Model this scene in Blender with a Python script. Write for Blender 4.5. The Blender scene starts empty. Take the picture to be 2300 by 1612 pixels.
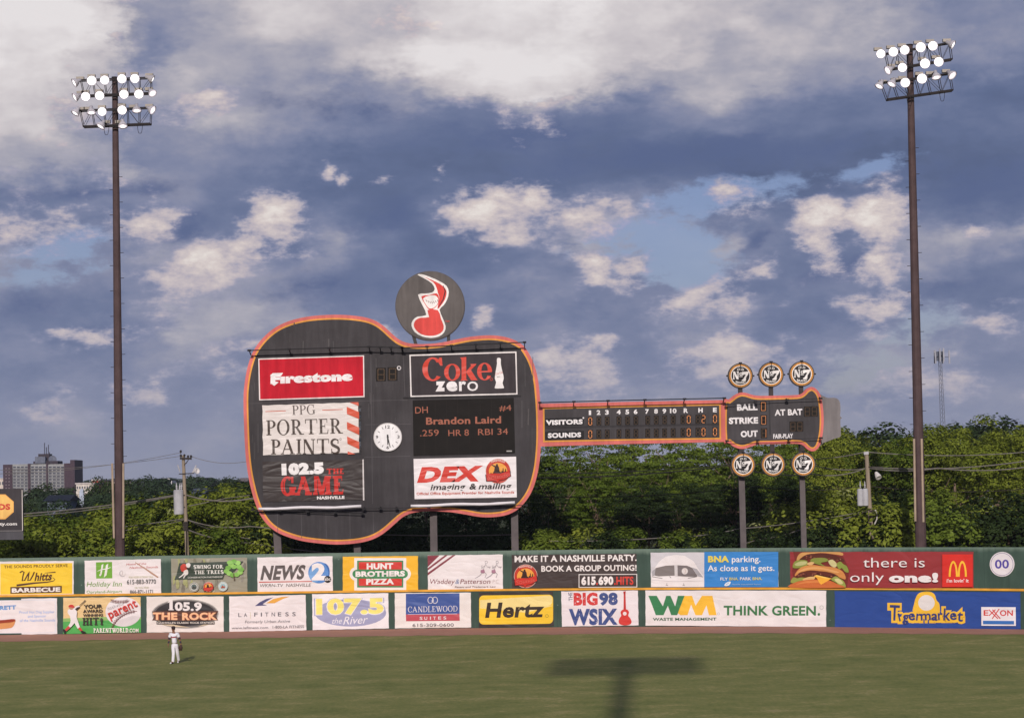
import bpy, math, random
from math import sin, cos, pi, radians, atan2, sqrt, hypot
from mathutils import Vector, Matrix
from mathutils.geometry import tessellate_polygon
scene = bpy.context.scene
COL = scene.collection
V = Vector

# ------------------------------------------------------------------ camera
F_PX, CX, CY = 5000.0, 1150.0, 806.0
H_CAM = 8.8
PITCH, ROLL = radians(3.25), radians(1.3)
EYE = V((0, 0, H_CAM))
FW = V((0, cos(PITCH), sin(PITCH)))
U0 = V((0, -sin(PITCH), cos(PITCH)))
R0 = V((1, 0, 0))
RT = R0 * cos(ROLL) - U0 * sin(ROLL)
UP = U0 * cos(ROLL) + R0 * sin(ROLL)
cam_data = bpy.data.cameras.new("camera")
cam_data.sensor_width = 36.0
cam_data.lens = 36.0 * F_PX / 2300.0
cam_data.clip_start = 0.5
cam_data.clip_end = 20000.0
cam = bpy.data.objects.new("camera", cam_data)
M = Matrix.Identity(4)
for i in range(3):
    M[i][0], M[i][1], M[i][2], M[i][3] = RT[i], UP[i], -FW[i], EYE[i]
cam.matrix_world = M
COL.objects.link(cam)
scene.camera = cam

# ------------------------------------------------------------------ light
SUN_EL, SUN_AZ = radians(21.0), radians(3.5)   # light travels towards +y, a little to the right
sun_dir = V((sin(SUN_AZ) * cos(SUN_EL), cos(SUN_AZ) * cos(SUN_EL), -sin(SUN_EL)))
sd = bpy.data.lights.new("sun", 'SUN')
sd.energy = 3.2
sd.angle = radians(0.53)
sd.color = (1.0, 0.93, 0.86)
sun = bpy.data.objects.new("sun", sd)
sun.rotation_euler = sun_dir.to_track_quat('-Z', 'Y').to_euler()
COL.objects.link(sun)
scene.view_settings.view_transform = 'Standard'
scene.view_settings.look = 'None'
scene.view_settings.exposure = 0.0
scene.view_settings.gamma = 1.0
scene.view_settings.use_curve_mapping = False

# ------------------------------------------------------------------ picture rays onto real planes
def ray(px, py):
    return FW * F_PX + RT * (px - CX) - UP * (py - CY)
def at(px, py, Y):
    d = ray(px, py)
    return EYE + d * (Y / d.y)
def ground(px, py, z=0.0):
    d = ray(px, py)
    return EYE + d * ((z - H_CAM) / d.z)
def project(p):
    d = V(p) - EYE
    k = F_PX / d.dot(FW)
    return CX + d.dot(RT) * k, CY - d.dot(UP) * k

def lin(c):
    c = c / 255.0
    return c / 12.92 if c <= 0.04045 else ((c + 0.055) / 1.055) ** 2.4
def L3(rgb, k=1.0):
    return (lin(rgb[0]) * k, lin(rgb[1]) * k, lin(rgb[2]) * k, 1.0)

# ------------------------------------------------------------------ node helper
class N:
    def __init__(s, tree):
        s.t = tree; s.x = 0
    def n(s, kind, **kw):
        nd = s.t.nodes.new(kind)
        s.x += 30; nd.location = (s.x, 0)
        for k, v in kw.items():
            setattr(nd, k, v)
        return nd
    def l(s, a, b):
        s.t.links.new(a, b)
    def put(s, sock, v):
        if hasattr(v, 'is_output'):
            s.l(v, sock)
        else:
            sock.default_value = v
    def math(s, op, a, b=0.0, c=0.0, clamp=False):
        m = s.n('ShaderNodeMath', operation=op, use_clamp=clamp)
        s.put(m.inputs[0], a); s.put(m.inputs[1], b)
        if op in ('MULTIPLY_ADD', 'SMOOTH_MIN', 'SMOOTH_MAX', 'COMPARE'):
            s.put(m.inputs[2], c)
        return m.outputs[0]
    def mix(s, f, a, b, blend='MIX'):
        m = s.n('ShaderNodeMix', data_type='RGBA', blend_type=blend)
        m.clamp_factor = True
        s.put(m.inputs[0], f); s.put(m.inputs[6], a); s.put(m.inputs[7], b)
        return m.outputs[2]
    def step(s, x, lo, hi, smooth=True, o0=0.0, o1=1.0):
        m = s.n('ShaderNodeMapRange', interpolation_type='SMOOTHSTEP' if smooth else 'LINEAR')
        s.put(m.inputs[0], x); s.put(m.inputs[1], lo); s.put(m.inputs[2], hi)
        m.inputs[3].default_value = o0; m.inputs[4].default_value = o1
        return m.outputs[0]
    def noise(s, vec, scale, detail=6, rough=0.55, lac=2.0, dist=0.0, dims='2D'):
        m = s.n('ShaderNodeTexNoise', noise_dimensions=dims)
        s.put(m.inputs['Vector'], vec)
        m.inputs['Scale'].default_value = scale; m.inputs['Detail'].default_value = detail
        m.inputs['Roughness'].default_value = rough; m.inputs['Lacunarity'].default_value = lac
        m.inputs['Distortion'].default_value = dist
        return m.outputs
    def ramp(s, f, stops, interp='LINEAR'):
        m = s.n('ShaderNodeValToRGB')
        cr = m.color_ramp; cr.interpolation = interp
        while len(cr.elements) < len(stops):
            cr.elements.new(0.5)
        for e, (p, c) in zip(cr.elements, stops):
            e.position = p
        for e, (p, c) in zip(cr.elements, stops):
            e.position = p; e.color = c
        s.put(m.inputs[0], f)
        return m.outputs[0]
    def xyz(s, vec):
        m = s.n('ShaderNodeSeparateXYZ'); s.l(vec, m.inputs[0]); return m.outputs
    def comb(s, x, y, z):
        m = s.n('ShaderNodeCombineXYZ')
        for i, v in enumerate((x, y, z)):
            s.put(m.inputs[i], v)
        return m.outputs[0]
    def vmath(s, op, a, b=(0, 0, 0)):
        m = s.n('ShaderNodeVectorMath', operation=op)
        s.put(m.inputs[0], a); s.put(m.inputs[1], b)
        return m.outputs[0]

# ------------------------------------------------------------------ sky: Nishita sky with banks of cloud, laid out by azimuth and elevation
world = bpy.data.worlds.new("World")
scene.world = world
world.use_nodes = True
wt = world.node_tree
wt.nodes.clear()
w = N(wt)
STR = 0.10
tc = w.n('ShaderNodeTexCoord')
dirv = tc.outputs['Generated']
dx, dy, dz = w.xyz(dirv)[:3]
hyp = w.math('SQRT', w.math('ADD', w.math('MULTIPLY', dx, dx), w.math('MULTIPLY', dy, dy)))
az = w.math('ARCTAN2', dx, dy)
el = w.math('ARCTAN2', dz, hyp)
def azel(px, py):
    d = ray(px, py)
    return atan2(d.x, d.y), atan2(d.z, hypot(d.x, d.y))
AZ0, AZ1 = -0.232, 0.232
EL0, EL1 = -0.012, 0.225
# sky-wide coordinates: U 0..1 over AZ0..AZ1, W 0..1 over EL0..EL1
def uw(px, py):
    a, e = azel(px, py)
    return (a - AZ0) / (AZ1 - AZ0), (e - EL0) / (EL1 - EL0)
U = w.math('DIVIDE', w.math('SUBTRACT', az, AZ0), AZ1 - AZ0)
W_ = w.math('DIVIDE', w.math('SUBTRACT', el, EL0), EL1 - EL0)
base = w.comb(U, w.math('MULTIPLY', W_, 1.05), 0.0)          # flat noise domain over the sky
# billowing warp, two sizes
n1 = w.noise(base, 5.0, 6, 0.62)['Color']
n2 = w.noise(w.vmath('ADD', base, (3.1, 7.7, 0)), 20.0, 5, 0.65)['Color']
def warp(a1, a2):
    v = w.vmath('ADD', base, w.vmath('MULTIPLY', w.vmath('SUBTRACT', n1, (0.5, 0.5, 0.5)), (a1, a1, 0)))
    return w.vmath('ADD', v, w.vmath('MULTIPLY', w.vmath('SUBTRACT', n2, (0.5, 0.5, 0.5)), (a2, a2, 0)))
Pw = warp(0.17, 0.06)
Uw, Ww = w.xyz(Pw)[:2]
# coarse brightness map of the cloud deck (0 dark underside .. 9 sunlit), rows top to bottom every 80, columns every 100
GRID = [
 "998556777788898877665444332",
 "997466667899998876665544332",
 "887665554578887666555443333",
 "775446543333333443333322222",
 "666444432222222222222222222",
 "334443322222222221111112111",
 "443333332233344432233332111",
 "554554353222366664335565111",
 "544455543333444433334543111",
 "333466653333334544333333333",
 "433455444444444454444444444",
 "344444444444444444445544454",
 "455444444444444555554444444",
 "444445444444455566655444444",
 "445544444333444555554444444",
 "444444444444444444444444444",
]
GRID = [r[:24] for r in GRID]
RAMP = [(82, 95, 128), (89, 102, 135), (97, 110, 144), (110, 121, 153), (128, 135, 163), (149, 151, 171), (171, 169, 181), (196, 190, 195), (214, 208, 210), (229, 224, 225)]
acc, low = None, 0
for r in range(len(GRID) - 1, -1, -1):
    stops = [(max(0, min(1, uw(100 * c, 40 + 72 * r)[0])), (int(ch) / 9.0,) * 3 + (1,)) for c, ch in enumerate(GRID[r])]
    hi = uw(1150, 75 * r)[1]
    row = w.ramp(Uw, stops, 'EASE')
    acc = row if acc is None else w.mix(w.step(Ww, low, hi), acc, row)
    low = hi
bright = w.n('ShaderNodeRGBToBW'); w.l(acc, bright.inputs[0])
B = bright.outputs[0]
# fine texture of the deck
n3 = w.noise(w.vmath('ADD', base, (9.1, 2.7, 0)), 24.0, 6, 0.66)['Fac']
n4 = w.noise(w.vmath('ADD', base, (1.1, 6.7, 0)), 9.0, 4, 0.6)['Fac']
n3c = w.math('SUBTRACT', n3, 0.5); n4c = w.math('SUBTRACT', n4, 0.5)
B = w.math('MULTIPLY_ADD', n4c, 0.42, w.math('MULTIPLY_ADD', n3c, 0.16, B))
C = w.ramp(B, [(i / 9.0, L3(c)) for i, c in enumerate(RAMP)], 'LINEAR')
# clear sky showing through (Nishita)
sky = w.n('ShaderNodeTexSky', sky_type='NISHITA')
sky.sun_disc = False
sky.sun_elevation = SUN_EL
sky.sun_rotation = pi + SUN_AZ
sky.altitude = 150; sky.air_density = 1.0; sky.dust_density = 1.0; sky.ozone_density = 4.0
w.l(w.comb(dx, dy, w.math('MAXIMUM', dz, 0.005)), sky.inputs[0])
clear = w.vmath('MULTIPLY', sky.outputs[0], (STR * 0.745, STR * 0.60, STR * 0.70))
edge = w.math('ADD', w.math('MULTIPLY', n3c, 2.7), w.math('MULTIPLY', n4c, 1.9))
Pe = warp(0.05, 0.03)
KX = (AZ1 - AZ0) * F_PX; KY = (EL1 - EL0) * F_PX / 1.05
Pk = w.vmath('MULTIPLY', Pe, (KX, KY, 0))
def ell(px, py, rx, ry, tilt, under):
    """1 at the middle of an ellipse, 0 at its edge; 'under' < 1 lets it melt away slowly below"""
    u, v = uw(px, py)
    m = w.n('ShaderNodeMapping', vector_type='TEXTURE')
    w.l(Pk, m.inputs[0])
    m.inputs[1].default_value = (u * KX, v * 1.05 * KY, 0)
    m.inputs[2].default_value = (0, 0, radians(tilt + 1.3))
    m.inputs[3].default_value = (rx, ry, 1)
    vec = m.outputs[0]
    if under < 1:
        p, q = w.xyz(vec)[:2]
        vec = w.comb(p, w.math('MAXIMUM', q, w.math('MULTIPLY', q, -under)), 0.0)
    ln = w.n('ShaderNodeVectorMath', operation='LENGTH'); w.l(vec, ln.inputs[0])
    return ln.outputs['Value']
n_added = 0
field = {'lit': None, 'dark': None, 'clear': None}
def add(kind, px, py, rx, ry, tilt=0, amp=1.0, under=1.0):
    global Pk, n_added
    n_added += 1
    if n_added % 4 == 0 and field[kind] is not None:      # keeps the shader evaluating heap after heap
        pk = w.n('ShaderNodeVectorMath', operation='MULTIPLY_ADD')
        w.l(field[kind], pk.inputs[0]); pk.inputs[1].default_value = (1e-7, 1e-7, 0); w.l(Pk, pk.inputs[2])
        Pk = pk.outputs[0]
    d = w.math('MULTIPLY_ADD', ell(px, py, rx, ry, tilt, under), -amp, amp)
    field[kind] = d if field[kind] is None else w.math('MAXIMUM', field[kind], d)
for a in ((1470, 560, 200, 100, -8), (1620, 440, 240, 42, 6), (1950, 380, 115, 28, 14, 0.7), (1540, 610, 130, 60, -20), (130, 560, 130, 60, 0, 0.8),
          (60, 620, 110, 50, 0, 0.7), (2080, 740, 120, 60, 0, 0.5), (1950, 850, 180, 70, 0, 0.5)):
    add('clear', *a)
for a in ((1560, 350, 540, 66, 1), (1180, 300, 420, 70, 0, 0.6), (2200, 420, 200, 80, 0, 0.9), (200, 425, 330, 26, 0, 0.6), (285, 60, 45, 75, 0, 0.5),
          (880, 480, 115, 62, 10, 0.8), (410, 515, 120, 42, 10, 0.8), (760, 240, 320, 45, -8, 0.5), (1700, 540, 60, 30, 22, 0.9), (1880, 600, 120, 38, 8, 0.7),
          (2150, 640, 150, 40, 0, 0.6), (720, 640, 180, 60, 0, 0.5), (60, 690, 120, 50, 0, 0.5)):
    add('dark', *a)
# sunlit heaps: x, y, half width, half height, tilt, brightness, how slowly the base melts away
for a in ((80, 90, 230, 210, 0, 0.85, 0.7), (960, 60, 270, 110, -10, 0.9, 0.8), (1170, 110, 260, 100, 0, 0.7, 0.7), (470, 215, 80, 32, 18, 0.6, 0.6),
          (205, 365, 48, 38, 35, 0.55, 0.6), (50, 490, 130, 36, 0, 0.5, 0.4), (310, 480, 75, 34, 0, 0.55, 0.4), (600, 480, 78, 60, 35, 1.0, 0.5),
          (430, 580, 150, 44, 18, 0.9, 0.35), (530, 560, 60, 45, 20, 0.7, 0.5), (725, 384, 30, 22, 20, 0.72), (768, 402, 20, 22, 10, 0.42), (862, 410, 36, 16, 15, 0.5),
          (1006, 377, 15, 17, 20, 0.5), (1110, 455, 135, 44, 14, 1.0, 0.45), (1200, 430, 50, 30, 0, 0.9, 0.5), (1330, 475, 130, 34, -2, 0.65, 0.4),
          (1660, 435, 75, 28, 4, 0.55, 0.6), (1850, 475, 70, 58, 0, 1.0, 0.7), (1835, 535, 50, 45, 30, 0.8, 0.5), (1970, 465, 80, 56, 0, 0.85, 0.4),
          (1700, 600, 60, 18, 10, 0.4, 0.5), (1980, 590, 70, 30, 14, 0.65, 0.5), (2215, 515, 30, 20, 14, 0.5, 0.5), (1320, 580, 54, 26, 0, 0.9, 0.3),
          (1400, 585, 62, 28, 0, 0.9, 0.3), (1560, 665, 170, 40, 16, 0.5, 0.4), (1960, 682, 95, 26, 0, 0.65, 0.4), (2240, 700, 75, 30, 0, 0.55, 0.35),
          (190, 745, 130, 22, 4, 0.6, 0.6), (520, 795, 100, 36, 10, 0.4, 0.4), (1070, 715, 38, 28, 30, 0.6, 0.5), (875, 735, 42, 22, 0, 0.55, 0.5),
          (1300, 805, 130, 48, 10, 0.62, 0.35), (1370, 770, 60, 28, 10, 0.62, 0.5), (1640, 790, 230, 46, 6, 0.5, 0.4), (1690, 760, 60, 24, 0, 0.6, 0.5),
          (290, 880, 110, 34, 0, 0.5, 0.5), (95, 900, 70, 22, 10, 0.45, 0.5), (2080, 850, 180, 30, 8, 0.35, 0.5)):
    add('lit', *a)

E6 = w.math('MULTIPLY', edge, 0.45)
C = w.mix(w.math('MULTIPLY', w.step(w.math('ADD', field['clear'], w.math('MULTIPLY', edge, 0.6)), 0.0, 0.5), 0.9), C, clear)
C = w.mix(w.math('MULTIPLY', w.step(w.math('ADD', field['dark'], E6), 0.0, 0.75), 0.9), C, L3((88, 102, 140)))
LF = w.math('ADD', w.math('MULTIPLY', field['lit'], 0.92), w.math('MULTIPLY', edge, 0.60))
lit = w.ramp(LF, [(0.0, L3((146, 150, 180))), (0.2, L3((164, 162, 182))), (0.42, L3((188, 179, 187))), (0.68, L3((212, 200, 198))), (1.0, L3((230, 222, 217)))])
C = w.mix(w.step(LF, -0.05, 0.42), C, lit, 'LIGHTEN')

# away from the banks above the outfield the sky is broken cloud
broken = w.step(w.noise(dirv, 2.3, 3, 0.55, dims='3D')['Fac'], 0.36, 0.56)
elsewhere = w.mix(w.math('MULTIPLY', broken, 0.7), clear, L3((128, 133, 158)))
inside = w.math('MULTIPLY', w.step(w.math('ABSOLUTE', az), 0.55, 0.26), w.step(el, 0.5, 0.23))
C = w.mix(inside, elsewhere, C)
# air near the horizon
C = w.mix(w.step(el, 0.085, -0.005, True, 0.0, 0.62), C, L3((144, 149, 172)))
bg = w.n('ShaderNodeBackground')
w.l(w.vmath('MULTIPLY', C, (1 / STR, 1 / STR, 1 / STR)), bg.inputs[0])
bg.inputs[1].default_value = STR
out = w.n('ShaderNodeOutputWorld')
w.l(bg.outputs[0], out.inputs[0])

# ------------------------------------------------------------------ materials
scene.cycles.max_bounces = 6
scene.cycles.diffuse_bounces = 3
scene.cycles.glossy_bounces = 2
scene.cycles.transmission_bounces = 3
scene.cycles.caustics_reflective = False
scene.cycles.caustics_refractive = False
_mats = {}
def new_mat(name):
    m = bpy.data.materials.new(name)
    m.use_nodes = True
    b = m.node_tree.nodes['Principled BSDF']
    return m, N(m.node_tree), b
def wpos(n):
    return n.n('ShaderNodeNewGeometry').outputs['Position']
def paint(rgb, kind='vinyl', k=1.0):
    """a coloured surface; rgb as an sRGB triple"""
    key = (tuple(int(c) for c in rgb), kind, k)
    if key in _mats:
        return _mats[key]
    m, n, b = new_mat(kind + '_%d_%d_%d' % key[0])
    c = L3(rgb, k)
    p = wpos(n)
    if kind == 'vinyl':          # printed banner cloth: creases, slight soiling
        b.inputs['Roughness'].default_value = 0.42
        b.inputs['Specular IOR Level'].default_value = 0.2
        mp = n.n('ShaderNodeMapping'); n.l(p, mp.inputs[0])
        mp.inputs[2].default_value = (0, radians(48), 0); mp.inputs[3].default_value = (0.6, 1, 1.7)
        a = n.noise(mp.outputs[0], 0.42, 2, 0.5, dims='3D', dist=0.8)[0]
        mp2 = n.n('ShaderNodeMapping'); n.l(p, mp2.inputs[0])
        mp2.inputs[2].default_value = (0, radians(-52), 0); mp2.inputs[3].default_value = (0.6, 1, 1.8)
        a2 = n.noise(mp2.outputs[0], 0.5, 2, 0.45, dims='3D', dist=1.0)[0]
        rid = n.math('ADD', n.math('ABSOLUTE', n.math('SUBTRACT', a, 0.5)), n.math('ABSOLUTE', n.math('SUBTRACT', a2, 0.5)))
        bu = n.n('ShaderNodeBump'); bu.inputs['Strength'].default_value = 0.6; bu.inputs['Distance'].default_value = 0.2
        n.l(rid, bu.inputs['Height']); n.l(bu.outputs[0], b.inputs['Normal'])
        d = n.noise(p, 0.8, 4, 0.6, dims='3D')[0]
        n.l(n.mix(n.step(d, 0.3, 0.7), tuple(x * 0.92 for x in c[:3]) + (1,), c), b.inputs['Base Color'])
    elif kind == 'board':        # sheet-metal scoreboard faces, faded and streaked
        b.inputs['Roughness'].default_value = 0.6
        b.inputs['Specular IOR Level'].default_value = 0.12
        mp = n.n('ShaderNodeMapping'); n.l(p, mp.inputs[0]); mp.inputs[3].default_value = (2.2, 2.2, 0.22)
        a = n.noise(mp.outputs[0], 1.4, 5, 0.65, dims='3D')[0]
        d = n.noise(p, 0.35, 4, 0.6, dims='3D')[0]
        f = n.math('MULTIPLY_ADD', a, 0.5, n.math('MULTIPLY', d, 0.7))
        n.l(n.mix(n.step(f, 0.38, 0.86), tuple(x * 0.8 for x in c[:3]) + (1,), tuple(min(1, x * 1.28 + 0.008) for x in c[:3]) + (1,)), b.inputs['Base Color'])
    elif kind == 'metal':
        b.inputs['Roughness'].default_value = 0.65
        b.inputs['Specular IOR Level'].default_value = 0.12
        a = n.noise(p, 1.2, 4, 0.6, dims='3D')[0]
        n.l(n.mix(n.step(a, 0.3, 0.7), tuple(x * 0.82 for x in c[:3]) + (1,), tuple(min(1, x * 1.1) for x in c[:3]) + (1,)), b.inputs['Base Color'])
    elif kind == 'wood':
        b.inputs['Roughness'].default_value = 0.85
        mp = n.n('ShaderNodeMapping'); n.l(p, mp.inputs[0]); mp.inputs[3].default_value = (14, 14, 0.7)
        a = n.noise(mp.outputs[0], 1.0, 4, 0.6, dims='3D')[0]
        n.l(n.mix(n.step(a, 0.3, 0.7), tuple(x * 0.7 for x in c[:3]) + (1,), tuple(min(1, x * 1.15) for x in c[:3]) + (1,)), b.inputs['Base Color'])
    elif kind == 'cloth':
        b.inputs['Roughness'].default_value = 0.85
        b.inputs['Base Color'].default_value = c
        a = n.noise(p, 9, 3, 0.6, dims='3D')[0]
        bu = n.n('ShaderNodeBump'); bu.inputs['Strength'].default_value = 0.5; bu.inputs['Distance'].default_value = 0.03
        n.l(a, bu.inputs['Height']); n.l(bu.outputs[0], b.inputs['Normal'])
    elif kind == 'glow':         # lit lamps of the number boards
        b.inputs['Base Color'].default_value = tuple(q * 0.3 for q in c[:3]) + (1,)
        b.inputs['Emission Color'].default_value = c
        b.inputs['Emission Strength'].default_value = 0.42
        m.cycles.emission_sampling = 'NONE'
    elif kind == 'lamp':         # burning floodlight glass, and its softer ring: reflector light put in as emission
        b.inputs['Base Color'].default_value = (0.8, 0.8, 0.8, 1)
        b.inputs['Emission Color'].default_value = c
        b.inputs['Emission Strength'].default_value = 3.0 if rgb[1] > 245 else 0.95
        m.cycles.emission_sampling = 'NONE'
    _mats[key] = m
    return m

# ------------------------------------------------------------------ objects
def tag(o, label=None, cat=None, group=None, kind=None):
    for k, v in (('label', label), ('category', cat), ('group', group), ('kind', kind)):
        if v:
            o[k] = v
    return o
def empty(name, loc, label=None, cat=None, group=None):
    o = bpy.data.objects.new(name, None)
    o.location = loc
    o.empty_display_size = 0.3
    COL.objects.link(o)
    return tag(o, label, cat, group)
def link_mesh(name, me, parent=None, loc=None):
    o = bpy.data.objects.new(name, me)
    COL.objects.link(o)
    if parent is not None:
        o.parent = parent
        o.matrix_parent_inverse = Matrix.Translation(parent.location).inverted()
    if loc is not None:
        o.location = loc
    return o
class MB:
    """collects shapes (world coordinates) and links them as ONE mesh"""
    def __init__(s):
        s.v, s.f, s.m, s.mats = [], [], [], []
        s.chunks = []
    def pieces(s):
        box = []
        for (a, b, c, d) in s.chunks:
            q = s.v[a:b]
            lo = [min(p[i] for p in q) for i in range(3)]; hi = [max(p[i] for p in q) for i in range(3)]
            box.append((lo, hi, max(h - l for l, h in zip(lo, hi))))
        n = len(box); own = list(range(n))
        def find(i):
            while own[i] != i:
                i = own[i]
            return i
        for i in range(n):
            for j in range(i):
                g = sqrt(sum(max(0.0, box[i][0][k] - box[j][1][k], box[j][0][k] - box[i][1][k]) ** 2 for k in range(3)))
                if g <= max(0.02, 0.3 * min(box[i][2], box[j][2]), 0.12 * max(box[i][2], box[j][2])):
                    own[find(i)] = find(j)
        out = {}
        for i, (a, b, c, d) in enumerate(s.chunks):
            t = out.setdefault(find(i), MB())
            for k in range(c, d):
                pass
            o = len(t.v); t.v += s.v[a:b]
            for k in range(c, d):
                t.f.append(tuple(o + q - a for q in s.f[k])); t.m.append(t.mi(s.mats[s.m[k]]))
        return list(out.values())
    def loose(s):
        """words and figures that stand apart inside one drawn line become meshes of their own"""
        own = list(range(len(s.v)))
        def find(i):
            while own[i] != i:
                own[i] = own[own[i]]; i = own[i]
            return i
        for f in s.f:
            for k in f[1:]:
                a, b = find(f[0]), find(k)
                if a != b: own[a] = b
        isl = {}
        for i in range(len(s.v)):
            isl.setdefault(find(i), []).append(i)
        keys = list(isl)
        if len(keys) == 1 or len(keys) > 260:
            return [s]
        box = []
        for k in keys:
            q = [s.v[i] for i in isl[k]]
            lo = [min(p[i] for p in q) for i in range(3)]; hi = [max(p[i] for p in q) for i in range(3)]
            box.append((lo, hi, max(h - l for l, h in zip(lo, hi))))
        n = len(keys); grp = list(range(n))
        def fg(i):
            while grp[i] != i:
                grp[i] = grp[grp[i]]; i = grp[i]
            return i
        for i in range(n):
            for j in range(i):
                g = sqrt(sum(max(0.0, box[i][0][k] - box[j][1][k], box[j][0][k] - box[i][1][k]) ** 2 for k in range(3)))
                if g <= max(0.02, 0.48 * max(box[i][2], box[j][2])):
                    grp[fg(i)] = fg(j)
        of = {k: fg(i) for i, k in enumerate(keys)}
        if len(set(of.values())) == 1:
            return [s]
        out, remap = {}, {}
        for i in range(len(s.v)):
            t = out.setdefault(of[find(i)], MB()); remap[i] = len(t.v); t.v.append(s.v[i])
        for f, m in zip(s.f, s.m):
            t = out[of[find(f[0])]]
            t.f.append(tuple(remap[k] for k in f)); t.m.append(t.mi(s.mats[m]))
        return list(out.values())
    def mi(s, mat):
        if mat not in s.mats:
            s.mats.append(mat)
        return s.mats.index(mat)
    def add(s, verts, faces, mat):
        o = len(s.v); i = s.mi(mat)
        s.v += [tuple(p) for p in verts]
        s.f += [tuple(o + k for k in f) for f in faces]
        s.m += [i] * len(faces)
        s.chunks.append((o, len(s.v), len(s.f) - len(faces), len(s.f)))
    def box(s, c, size, mat, R=None):
        c = V(c); hx, hy, hz = (x / 2 for x in size)
        pts = [V((x * hx, y * hy, z * hz)) for z in (-1, 1) for y in (-1, 1) for x in (-1, 1)]
        if R is not None:
            pts = [R @ p for p in pts]
        s.add([c + p for p in pts], [(0, 2, 3, 1), (4, 5, 7, 6), (0, 1, 5, 4), (2, 6, 7, 3), (0, 4, 6, 2), (1, 3, 7, 5)], mat)
    def bar(s, a, b, wd, ht, mat, up=(0, 0, 1)):
        a, b = V(a), V(b); d = (b - a).normalized(); u = V(up)
        if abs(d.dot(u)) > 0.98:
            u = V((0, 1, 0))
        r = d.cross(u).normalized(); u = r.cross(d)
        P = []
        for q in (a, b):
            P += [q - r * wd / 2 - u * ht / 2, q + r * wd / 2 - u * ht / 2, q + r * wd / 2 + u * ht / 2, q - r * wd / 2 + u * ht / 2]
        s.add(P, [(0, 1, 2, 3), (7, 6, 5, 4), (0, 4, 5, 1), (1, 5, 6, 2), (2, 6, 7, 3), (3, 7, 4, 0)], mat)
    def tube(s, pts, rad, mat, n=8, cap=True):
        pts = [V(p) for p in pts]
        if not hasattr(rad, '__len__'):
            rad = [rad] * len(pts)
        ref = V((0, 0, 1)); P = []; 
        for i, p in enumerate(pts):
            d = (pts[min(i + 1, len(pts) - 1)] - pts[max(i - 1, 0)]).normalized()
            u = ref if abs(d.dot(ref)) < 0.95 else V((0, 1, 0))
            r = d.cross(u).normalized(); u = r.cross(d)
            P += [p + (r * cos(2 * pi * k / n) + u * sin(2 * pi * k / n)) * rad[i] for k in range(n)]
        fs = []
        for i in range(len(pts) - 1):
            for k in range(n):
                k2 = (k + 1) % n
                fs.append((i * n + k, i * n + k2, (i + 1) * n + k2, (i + 1) * n + k))
        if cap:
            fs.append(tuple(range(n - 1, -1, -1))); fs.append(tuple((len(pts) - 1) * n + k for k in range(n)))
        s.add(P, fs, mat)
    def lathe(s, c, axis, prof, mat, n=16):
        """prof: (distance along axis, radius)"""
        c = V(c); d = V(axis).normalized(); u = V((0, 0, 1)) if abs(d.z) < 0.9 else V((0, 1, 0))
        r = d.cross(u).normalized(); u = r.cross(d)
        P = []
        for (t, q) in prof:
            P += [c + d * t + (r * cos(2 * pi * k / n) + u * sin(2 * pi * k / n)) * q for k in range(n)]
        fs = [(i * n + k, i * n + (k + 1) % n, (i + 1) * n + (k + 1) % n, (i + 1) * n + k) for i in range(len(prof) - 1) for k in range(n)]
        s.add(P, fs, mat)
    def build(s, name, parent=None, smooth=False):
        me = bpy.data.meshes.new(name)
        me.from_pydata(s.v, [], s.f)
        for m in s.mats:
            me.materials.append(m)
        me.polygons.foreach_set('material_index', s.m)
        if smooth:
            me.polygons.foreach_set('use_smooth', [True] * len(s.f))
        me.update()
        return link_mesh(name, me, parent)
def copy_tree(o, parent=None):
    c = o.copy()
    COL.objects.link(c)
    if parent is not None:
        c.parent = parent
        c.matrix_parent_inverse = o.matrix_parent_inverse.copy()
    for ch in list(o.children):
        copy_tree(ch, c)
    return c

# ------------------------------------------------------------------ flat figures: type and outlines
_glyph = {}
def text_mesh(body, bold):
    key = (body, bold)
    if key not in _glyph:
        cu = bpy.data.curves.new('type', 'FONT')
        cu.body = body; cu.size = 1.0; cu.offset = bold; cu.resolution_u = 3; cu.fill_mode = 'FRONT'
        cu.space_character = 1.0 + bold * 1.2
        ob = bpy.data.objects.new('type', cu)
        me = bpy.data.meshes.new_from_object(ob)
        vs = [(v.co.x, v.co.y) for v in me.vertices]
        fs = [tuple(p.vertices) for p in me.polygons]
        bpy.data.objects.remove(ob); bpy.data.curves.remove(cu); bpy.data.meshes.remove(me)
        _glyph[key] = (vs, fs)
    return _glyph[key]
def arc(cx, cy, rx, ry, a0, a1, n=16):
    return [(cx + rx * cos(radians(a0 + (a1 - a0) * i / n)), cy + ry * sin(radians(a0 + (a1 - a0) * i / n))) for i in range(n + 1)]
def stroke(pts, wds):
    """outline polygon of a line with a width at each point"""
    if not hasattr(wds, '__len__'):
        wds = [wds] * len(pts)
    Lf, Rt = [], []
    for i, p in enumerate(pts):
        a = pts[max(i - 1, 0)]; b = pts[min(i + 1, len(pts) - 1)]
        dx, dy = b[0] - a[0], b[1] - a[1]; l = hypot(dx, dy) or 1
        nx, ny = -dy / l * wds[i] / 2, dx / l * wds[i] / 2
        Lf.append((p[0] + nx, p[1] + ny)); Rt.append((p[0] - nx, p[1] - ny))
    return Lf + Rt[::-1]
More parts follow.
